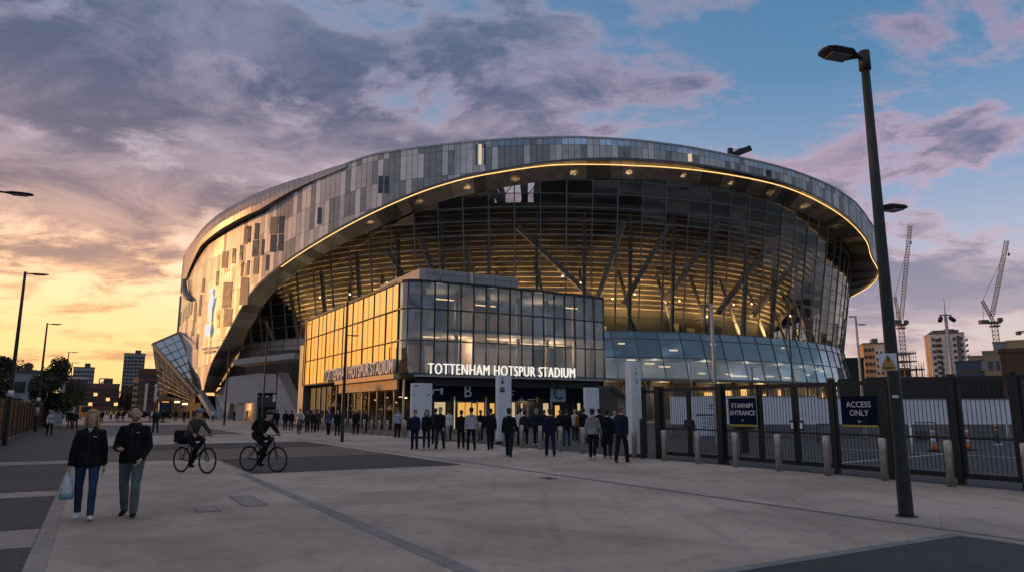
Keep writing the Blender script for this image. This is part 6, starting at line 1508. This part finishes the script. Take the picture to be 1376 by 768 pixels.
# ------------------------------------------------------------------ buildings
def bld(name, px0, px1, pyt, d_, depth, wall, lab, rows=0, cols=0, ww=1.2, wh=1.4, winm=None, side=None, srows=0, scols=0, rot=0., roof=None, z0=1.2, cat='building', par=.5, balc=False, skip=0., lit=0., fy=0.):
    """block facing the viewer; side = the flank seen at its left"""
    a = at(px0, 550, d_); c = at(px1, 550, d_); a.z = c.z = 0; h_ = at((px0+px1)/2, pyt, d_).z
    mid = (a+c)/2; az_ = atan2(mid.x, mid.y); W = (c-a).length*cos(az_); rz = -az_ + rot
    o = empty(name, mid, rz, lab, cat, 'buildings on the skyline'); rb = random.Random(int(px0*7+pyt))
    winm = winm or M_winx
    b = MB(); b.box((0, depth/2, h_/2), (W, depth, h_)); b.build('wall', wall, o)
    b = MB(); b.box((0, depth/2, h_+par/2), (W+.3, depth+.3, par)); b.build('roof', roof or wall, o)
    if roof and W > 8:
        b = MB(); b.box((W*.15, depth*.5, h_+par+1.1), (W*.28, depth*.4, 2.2)); b.build('lift_housing', roof, o)
    if rows:
        me = None
        for r in range(rows):
            for k in range(cols):
                if rb.random() < skip: continue
                b = MB(); b.box((0, 0, 0), (ww, .14, wh))
                if me is None: me = b.mesh('window', [winm], recalc=True)
                w_ = bpy.data.objects.new('window', me); COL.objects.link(w_); w_.parent = o
                w_.location = (-W/2 + W*(k+.5)/cols, -.03, z0 + (h_-z0-1.)*(r+.5)/rows)
                if rb.random() < lit: w_.material_slots[0].link = 'OBJECT'; w_.material_slots[0].material = M_winlit
                if balc and k in balc:
                    bb2 = MB(); bb2.box((0, -.7, -wh*.5), (ww*1.3, 1.3, .18)); bb2.box((0, -1.3, -wh*.5+.5), (ww*1.3, .06, .9)); q_ = bb2.build('balcony', MATS.get('balc') or mat('balc', (.05, .05, .055), .5), o); q_.location = w_.location
    if srows:
        me = None
        for r in range(srows):
            for k in range(scols):
                b = MB(); b.box((0, 0, 0), (.14, depth/scols*.5, wh))
                if me is None: me = b.mesh('window', [winm], recalc=True)
                w_ = bpy.data.objects.new('window', me); COL.objects.link(w_); w_.parent = o; w_.location = (-W/2-.03, depth*(k+.5)/scols, z0+(h_-z0-1.)*(r+.5)/srows)
    return o, W, h_
M_winx = mat('pane', (.03, .036, .045), .15, .2); M_winlit = emit('lit_pane', (1., .62, .25), .8)
M_brick = mat('dark_brick', (.14, .07, .05), .85, ns=.2, amt=.25); M_conc2 = mat('pale_render', (.58, .555, .55), .8, ns=.1, amt=.1); M_tan = mat('tan_sunlit_render', (.50, .35, .19), .8, ns=.1, amt=.15); M_slate = mat('slate_clad', (.10, .105, .115), .6, ns=.1, amt=.2); M_bgrey = mat('mid_render', (.34, .33, .335), .8, ns=.1, amt=.12)  # tan pushed towards sun gold; also colours the tower's sunlit flank
# left skyline
bld('tower_block', 160, 189, 474, 420, 16, M_bgrey, 'tall grey tower block left of the stadium', 15, 6, 1.5, 1.4, roof=M_slate)
bld('apartment_block', 93, 122, 493, 360, 18, M_bgrey, 'wide grey apartment block behind the pale one at the far left', 10, 8, .8, 1.2, roof=M_slate)
bld('apartment_block', 89, 113, 505, 260, 12, M_conc2, 'pale apartment block with dark balconies rising over the far crowd', 8, 5, 1.6, 1.5, balc=(1, 3), roof=M_slate)
bld('brick_block', 112, 158, 516, 280, 14, M_brick, 'low dark brick block with a roof frame at the far left', 4, 8, 1.3, 1.2, lit=.06, roof=M_slate, z0=3)
bld('striped_block', 183, 214, 496, 230, 12, M_brick, 'dark brick block with white stair stripes beside the prow', 6, 5, 1.3, 1.2, roof=M_slate)
o = [x for x in bpy.data.objects if x.name.startswith('striped_block')][0]
for x_ in (-.9, 1.9):
    b = MB(); b.box((x_, -.25, 5.6), (.8, .3, 9.2)); b.build('white_stripe', M_conc2, o)
for z_ in (3.2, 5.6, 8.0, 9.9):
    b = MB(); b.box((3.2, -.22, z_), (3., .2, .8)); b.build('white_band', M_conc2, o)
bld('brick_block', 176, 186, 508, 250, 10, M_tan, 'narrow tan block left of the white striped one', 5, 2, 1, 1.2)
bld('long_block', -30, 260, 537, 520, 12, M_slate, 'long low dark building line closing the far end of the plaza', 2, 40, 1.8, 1.4, lit=.2, skip=.3)
# frame on the brick block's roof
b = MB(); p0, p1 = at(133, 516, 284), at(147, 516, 284); q0, q1 = at(134, 508, 284), at(146, 508, 284)
for x, y in ((p0, q0), (p1, q1), (q0, q1), (p0, q1)): b.bar(x, y, .4, .4)
o = b.build('roof_frame', M_slate, None, p0); tag(o, 'small steel frame on the roof of the low dark brick block', 'roof frame')
# grey house behind the fence
hs = empty('house', at(20, 550, 78)*1, 0, 'pale grey house with a flat roof behind the wooden fence at the left edge', 'house'); hs.location.z = 0; hs.rotation_euler = (0, 0, radians(36))
b = MB(); b.box((-1.2, 3, 2.9), (6., 6, 5.8)); b.box((3., 4, 2.5), (3.2, 5, 5.0)); b.build('wall', mat('house_render', (.34, .36, .40), .8, ns=.4, amt=.12), hs)
b = MB(); b.box((-1.2, 3, 5.95), (6.4, 6.4, .3)); b.box((3., 4, 5.15), (3.5, 5.3, .3)); rf_ = b.build('roof', M_slate, hs)
b = MB(); b.box((.8, 1.6, 6.4), (.8, .8, 1.)); b.build('chimney', M_brick, rf_)
for (x, z, m_) in ((-2.6, 4.2, M_winx), (.2, 4.2, M_winx), (3.6, 3.6, M_winlit), (2.2, 3.6, M_winx)):
    b = MB(); b.box((x, -.02 if x < 1 else 1.48, z), (1.0, .1, 1.2)); f_ = b.build('window', m_, hs)
# unseen houses added outside the left edge to keep the low sun off the plaza
for k, (s, t, h_) in enumerate(((22, -27, 8.8), (36, -29, 11.2), (50, -27, 11.5), (64, -30, 12.), (8, -26, 8), (-6, -28, 8.2), (78, -28, 11.8), (92, -30, 12.), (106, -29, 11))):
    o = empty('sun_block_house', P(s, t), radians(30.2)+pi/2, 'added brick house outside the left edge, blocking the low sun', 'house', 'added sun-blocking houses beyond the left edge')
    b = MB(); b.box((0, 4, h_*.35), (13.4, 8, h_*.7)); b.build('wall', M_brick, o)
    b = MB(); b.prism([V((-6.8, -.4, h_*.7)), V((-6.8, 4, h_)), V((-6.8, 8.4, h_*.7))], (13.6, 0, 0)); rf_ = b.build('roof', M_slate, o)
    b = MB(); b.box((4, 4, h_+.3), (1.2, .7, 1.6)); b.build('chimney', M_brick, rf_)
    for x in (-5, -2.5, 0, 2.5, 5):
        for z in (1.8, 4.7):
            b = MB(); b.box((x, 0, z), (1.1, .12, 1.4)); b.build('window', M_winx, o); b = MB(); b.box((x, 8., z), (1.1, .12, 1.4)); b.build('window', M_winx, o)
# right skyline
def tower(px0, px1, pyt, d_, lab):
    o, W, h_ = bld('tower_block', px0, px1, pyt, d_, 17, M_conc2, lab, 12, 5, 1.1, 1.5, roof=M_slate, rot=radians(9))
    b = MB(); b.box((-W/2-.02, 6.5, h_/2), (.3, 9, h_-1)); b.build('sunlit_flank', M_tan, o)  # the sun's gold painted on as a separate flank panel
    me = None
    for r in range(13):
        for (x, y, sx_, sy_) in ((W/2+.6, 3, 1.4, 4.5), (-W*.27, -.7, 2.4, 1.4)):
            b = MB(); b.box((x, y, 0), (sx_, sy_, .2)); b.box((x+(.65 if x > 0 else 0), y-(0 if x > 0 else .65), .5), (.1 if x > 0 else sx_, sy_ if x > 0 else .1, 1.0)); q_ = b.build('balcony', mat('balc', (.05, .05, .055), .5), o); q_.location = (0, 0, 3+(h_-5)*r/12.5)
    b = MB(); b.box((0, -.12, h_*.5), (1.0, .2, h_-2)); b.build('dark_strip', M_slate, o)
    b = MB(); b.box((W*.32, -.12, h_*.5), (1.6, .2, h_-2)); b.build('dark_strip', M_slate, o)
    b = MB(); b.box((0, 8, h_+1.2), (W*.75, 12, 1.6)); b.build('plant_room', M_slate, o)
    return o
tower(1258, 1307, 446, 330, 'tall pale tower block with balconies between the two cranes')
bld('apartment_block', 1167, 1196, 460, 300, 14, M_tan, 'tan apartment block at the right end of the stadium', 9, 5, 1.3, 1.4, roof=M_slate, rot=radians(8))
bld('apartment_block', 1182, 1200, 464, 296, 10, M_conc2, 'narrow pale slab against the tan apartment block', 9, 3, .7, 1.2)
bld('office_block', 1290, 1332, 485, 210, 12, mat('blue_office', (.07, .10, .15), .4, ns=.2, amt=.2), 'low blue grey office block right of the pale tower', 4, 8, 1.0, 1.1, roof=M_slate)
bld('office_block', 1308, 1330, 478, 240, 10, M_tan, 'small tan upper storey behind the blue grey office block')
bld('tan_block', 1329, 1356, 472, 170, 10, M_tan, 'tan framed block left of the dark box building', 3, 3, 2.4, 2.2, winm=M_bgrey, roof=M_bgrey)
bld('grey_block', 1344, 1400, 458, 230, 10, M_bgrey, 'grey block topped with tan panels at the right edge')
bld('tan_block', 1363, 1400, 456.5, 228, 4, M_tan, 'tan panel block over the dark box at the right edge')
bld('dark_box', 1351, 1450, 470, 95, 10, mat('rust_clad', (.035, .024, .02), .7, ns=.3, amt=.3), 'blank dark brown box building at the right edge of the photo')
bld('dark_shed', 1128, 1166, 482, 170, 14, mat('shed_dark', (.022, .024, .027), .5), 'low dark shed against the right end of the stadium', 1, 5, .8, 1.5, winm=M_winlit, skip=.7, z0=2)
bld('slim_block', 1134, 1139, 462, 220, 6, M_bgrey, 'slim grey block just right of the stadium')
bld('long_block', 1108, 1560, 508, 110, 10, mat('depot_dark', (.018, .02, .022), .6, ns=.2, amt=.3), 'long low dark depot behind the white hoarding', 1, 30, .9, .5, winm=M_winlit, skip=.62, z0=.2)
bld('long_block', 900, 1700, 530, 700, 10, M_slate, 'far grey skyline strip at the right', 2, 30, 3, 3)
# scaffolded building under construction
so_ = at(1230, 550, 280); so_.z = 0; sc = empty('construction_frame', so_, 0, 'unfinished concrete frame building wrapped in scaffolding under the left crane', 'building site')
h_ = at(1230, 473, 280).z
for k in range(8):
    z = 2+(h_-2)*k/7; b = MB(); wd_ = 15 if k < 4 else (13 if k < 6 else 10); b.box((-7.5+wd_/2, 5, z), (wd_, 10, .45)); b.build('floor_slab', M_bgrey, sc)
for k in range(7):
    b = MB(); x = -7+k*2.3; hh_ = h_ if x < 2 else (h_*.78 if x < 5 else h_*.55); b.box((x, .6, hh_/2), (.4, .4, hh_)); b.build('column', M_bgrey, sc)
b = MB()
for k in range(18):
    x = -7.8+k*.95; hh_ = (h_ if x < 2 else (h_*.8 if x < 5 else h_*.6))+1.4; b.tube((x, -.9, 0), (x, -.9, hh_), .09, n=5)
for k in range(14): b.tube((-7.8, -.9, 1.2+k*h_/13.5), (8.3 if k < 8 else (5 if k < 11 else 2.5), -.9, 1.2+k*h_/13.5), .08, n=5)
b.build('scaffolding', mat('scaffold', (.16, .13, .10), .6, .3), sc)
b = MB(); b.box((4.3, -.5, 3+h_*.28), (2., .3, h_*.3)); b.build('tan_panel', M_tan, sc)
b = MB(); b.box((-2, 6, h_*.4), (9, .4, h_*.75)); b.build('core_wall', mat('core_dark', (.06, .05, .045), .8), sc)
# ------------------------------------------------------------------ cranes
M_crane = mat('crane_paint', (.20, .15, .09), .6, .2, ns=.5, amt=.2)
def lattice(b, p, q, w_, n, r=.11, up=(0, 1, 0)):
    p, q = V(p), V(q); d_ = (q-p).normalized(); a = d_.cross(V(up)).normalized(); c = a.cross(d_); cor = [a*sx_*w_/2+c*sy_*w_/2 for sx_, sy_ in ((-1, -1), (1, -1), (1, 1), (-1, 1))]
    for k in cor: b.bar(p+k, q+k, r*2, r*2)
    for i in range(n):
        u, v_ = p.lerp(q, i/n), p.lerp(q, (i+1)/n)
        for j in range(4):
            k0, k1 = cor[j], cor[(j+1) % 4]; b.bar(u+k0, v_+k1, r*1.3, r*1.3); b.bar(u+k0, u+k1, r*1.3, r*1.3)
def crane(d_, base_px, plat, jib0, jib1, apex, lab, hook, cw):
    bp2 = at(*base_px, d_); o = empty('tower_crane', (bp2.x, bp2.y, 0), 0, lab, 'crane', 'cranes on the skyline'); oo = o.location.copy()
    P_ = lambda xy: at(xy[0], xy[1], d_) 
    pt = P_(plat); fw_ = V((pt.x, pt.y, 0)).normalized()
    b = MB(); lattice(b, V((pt.x, pt.y, 0)), pt, 2.3, 22, .13, up=fw_); b.build('mast', M_crane, o, oo)
    b = MB(); b.box(pt, (4.2, 3.4, 1.0)); b.box(pt+V((0, 0, -1.6)), (3.2, 3.2, .8)); b.build('slewing_platform', M_crane, o, oo)
    b = MB(); lattice(b, P_(jib0), P_(jib1), 1.7, 34, .10, up=fw_); b.build('jib', M_crane, o, oo)
    b = MB(); lattice(b, pt+V((-.3, 0, .5)), P_(apex), 1.1, 7, .12, up=fw_); b.build('a_frame', M_crane, o, oo)
    b = MB(); c_ = P_(cw); b.box(c_, (3.6, 2.4, 1.8)); b.bar(c_, pt, 1.2, .8); b.build('counterweight', mat('crane_grey', (.12, .11, .10), .7), o, oo)
    b = MB(); b.tube(P_(apex), c_, .10, n=5); ap = P_(apex); j_ = P_(jib0).lerp(P_(jib1), .82); b.tube(ap, j_, .10, n=5); b.build('stay_cable', MATS['crane_grey'], o, oo)
    b = MB(); b.box(pt+V((2.2, -1., 1.2)), (1.6, 1.6, 2.)); b.build('cab', MATS['crane_grey'], o, oo)
    b = MB(); h2_ = P_(hook); j1 = P_(jib1); top_ = V((h2_.x, h2_.y, j1.z)); b.tube(j1, top_, .06, n=4); b.tube(top_, h2_, .06, n=4); b.ball(h2_, (.5, .5, .8), 8, 6); b.build('hook_block', MATS['crane_grey'], o, oo)
crane(350, (1216, 545), (1210.5, 436), (1211, 428), (1223, 302), (1202.5, 398), 'left tower crane with its jib pointing steeply up behind the big lamp post', (1224, 326), (1205, 432))
crane(330, (1344, 545), (1336, 433), (1333, 424), (1353, 323), (1320, 404), 'right tower crane with its jib leaning right above the tan block', (1355.5, 342), (1322, 432))
# third crane's tip at the right edge
o = empty('tower_crane', V((at(1372, 550, 420).x+10, at(1372, 550, 420).y, 0)), 0, 'tip of a distant crane arm entering at the right edge of the photo', 'crane', 'cranes on the skyline'); oo = o.location.copy()
b = MB(); lattice(b, at(1368, 446, 420), at(1420, 441, 420), 1.3, 14, .14); b.build('jib', M_crane, o, oo)
b = MB(); b.box(at(1368.5, 447, 420), (2., 2., 2.2)); b.build('counterweight', MATS['crane_grey'], o, oo)
b = MB(); p = at(1420, 441, 420); lattice(b, V((p.x, p.y, 0)), p, 2., 16, .13); b.build('mast', M_crane, o, oo)
# ------------------------------------------------------------------ car park behind the gates
M_hoard = mat('hoarding_white', (.84, .84, .90), .6, ns=.6, amt=.06)
HY = 46.
def hx(px): return atY(px, 556, HY).x
def hoard(px0, px1, zt_, lab, dy=0.):
    x0, x1 = hx(px0), hx(px1); o = empty('hoarding', ((x0+x1)/2, HY+dy, 0), 0, lab, 'hoarding', 'white hoarding behind the gates'); W = x1-x0
    b = MB(); b.box((0, 0, .8+(zt_-.8)/2), (W, .06, zt_-.8)); n = max(1, int(W/1.2))
    for k in range(n+1): b.box((-W/2+W*k/n, -.035, .8+(zt_-.8)/2), (.03, .02, zt_-.8))
    b.build('panels', M_hoard, o)
    b = MB(); b.box((0, -.05, .4), (W, .4, .8)); b.build('concrete_blocks', mat('block_grey', (.19, .185, .19), .8, ns=.6, amt=.2), o)
    b = MB(); b.box((0, -.02, zt_+.02), (W, .1, .05)); b.build('capping', M_bgrey, o)
hoard(901, 1021, 2.55, 'white hoarding behind the information board'); hoard(1021.5, 1099, 2.55, 'white hoarding behind the lock plates'); hoard(1099.5, 1215, 2.42, 'white hoarding behind the access only sign', .1); hoard(1215.5, 1470, 2.36, 'white hoarding behind the traffic posts')
# information board
ip = at(950, 560, 38); ip.z = 0; zt_ = at(950, 534.5, 38).z; zb_ = at(950, 594, 38).z
ib = empty('information_board', ip, radians(4), 'pale information board with faint blue printing behind the gates', 'board')
b = MB(); b.box((0, 0, (zt_+.25)/2+.1), (1.25, .06, zt_-.25)); b.build('panel', M_white, ib)
b = MB(); b.box((-.5, .04, .4), (.06, .06, .8)); b.box((.5, .04, .4), (.06, .06, .8)); b.build('legs', M_pole, ib)
b = MB(); b.box((0, -.035, zt_*.62), (1.2, .01, .09)); b.build('blue_band', mat('print_blue', (.05, .12, .28), .6), ib)
b = MB(); rb_ = random.Random(2)
for k in range(9):
    z = zt_*(.55-.052*k); b.box((.22+rb_.uniform(-.03, .03), -.035, z), (.42, .01, .035)); 
    if k % 2 == 0 and k < 5: b.box((-.18, -.035, z), (.2, .01, .06))
b.box((.25, -.035, zt_*.84), (.2, .01, .10)); b.box((.25, -.035, zt_*.77), (.34, .01, .04)); b.build('print', mat('print_grey', (.16, .20, .28), .6), ib)
b = MB(); b.box((.75, .1, .75), (.22, .3, .9)); o = b.build('meter_box', M_black, None, bevel=.02); o.location = ip; tag(o, 'black meter box standing right of the information board', 'box')
# dark kiosk below the misspelt sign
p = gp(1001, 608); kb = empty('ticket_machine', p, 0, 'dark ticket machine on a post seen below the misspelt entrance sign', 'machine')
b = MB(); b.box((0, 0, .55), (.28, .28, 1.1)); b.build('stand', M_black, kb); b = MB(); b.box((0, 0, 1.3), (.75, .45, .75)); b.build('housing', M_black, kb, bevel=.03); b = MB(); b.box((0, -.232, 1.38), (.4, .02, .28)); b.build('screen', M_winx, kb)
# traffic posts, barriers
M_or = mat('traffic_orange', (.60, .13, .02), .5); M_rub = mat('rubber', (.02, .02, .02), .8)
def tpost(px, py, lab, h_=.95, wide=.42):
    o = empty('traffic_post', gp(px, py), .3, lab, 'traffic post', 'orange and white traffic posts')
    b = MB(); b.loft([(0, 0, 0), (0, 0, .05), (0, 0, .07)], [wide*.6, wide*.58, wide*.4], n=8); b.build('base', M_rub, o)
    for k, (z0, z1, m_) in enumerate(((.06, .30, M_or), (.30, .56, M_white), (.56, .74, M_or), (.74, .86, M_white), (.86, h_, M_or))):
        b = MB(); r0, r1 = .16-.09*min(1, z0/.4) if k == 0 else .085-.03*(z0-.3), .085-.03*max(0, z1-.3); b.loft([(0, 0, z0), (0, 0, z1)], [r0, r1], n=12); b.build('band', m_, o)
tpost(1255.5, 606, 'slimmer orange and white traffic post behind the gates'); tpost(1301, 604.5, 'orange and white traffic post with a broad base behind the gates', wide=.62)
p = gp(1341, 597); o = empty('marker_post', p, 0, 'black marker post with two yellow bands and a pale foot behind the gates', 'post')
b = MB(); b.loft([(0, 0, 0), (0, 0, .98)], [.085, .075], n=12); b.build('post', mat('post_grey', (.06, .065, .07), .5), o)
for z in (.68, .88):
    b = MB(); b.loft([(0, 0, z), (0, 0, z+.09)], [.088, .086], n=12); b.build('yellow_band', MATS['yellow_paint'], o)
b = MB(); b.box((0, 0, .03), (.35, .2, .06)); b.build('foot', M_white, o)
for (x, yb, yt, lab) in ((1226.5, 608.5, 569, 'thin white post right of the tall lamp post behind the gates'), (1356, 594.5, 566, 'thin pale post near the right edge behind the gates')):
    p = gp(x, yb); h_ = atY(x, yt, p.y).z; b = MB(); b.loft([(0, 0, 0), (0, 0, h_)], [.05, .045], n=10); b.loft([(0, 0, h_-.1), (0, 0, h_+.02)], [.055, .05], n=10); o = b.build('white_post', M_hoard, None); o.location = p; tag(o, lab, 'post')
def barrier(px0, px1, pyb, pyt, lab, solid_=True):
    a, c = gp(px0, pyb), gp(px1, pyb); mid = (a+c)/2; W = (c-a).length; h_ = atY((px0+px1)/2, pyt, mid.y).z
    o = empty('barrier', mid, 0, lab, 'barrier', 'barriers in the car park')
    b = MB()
    for x in (-W/2, W/2): b.tube((x, 0, 0), (x, 0, h_), .03, n=6); b.box((x, 0, .02), (.06, .5, .04))
    b.tube((-W/2, 0, h_), (W/2, 0, h_), .03, n=6); b.tube((-W/2, 0, .2), (W/2, 0, .2), .03, n=6); b.build('frame', mat('barrier_frame', (.07, .07, .075), .5, .3), o)
    if solid_: b = MB(); b.box((0, 0, h_/2+.1), (W-.08, .03, h_-.28)); b.build('panel', mat('barrier_panel', (.20, .21, .22), .6, ns=1, amt=.15), o)
    else: b = MB(); b.box((-W*.15, .2, h_*.3), (W*.5, .3, h_*.5)); b.build('crate_panel', mat('crate_tan', (.13, .10, .07), .8), o)
barrier(1233, 1259, 592, 567, 'open tube barrier with a small tan box behind the gates', False); barrier(1308, 1341, 584.5, 565, 'wide grey panel barrier left of the yellow banded post'); barrier(1352, 1380, 582, 564.5, 'grey panel barrier at the right edge'); barrier(1100, 1118, 594, 569, 'dark mesh barrier behind the access only sign')
b = MB(); b.box((0, 0, .45), (.5, .4, .9)); b.box((0, 0, .93), (.54, .44, .06)); o = b.build('yellow_cabinet', mat('cabinet_ochre', (.22, .16, .05), .7), None); o.location = gp(1346, 583); tag(o, 'ochre cabinet behind the yellow banded marker post', 'cabinet')
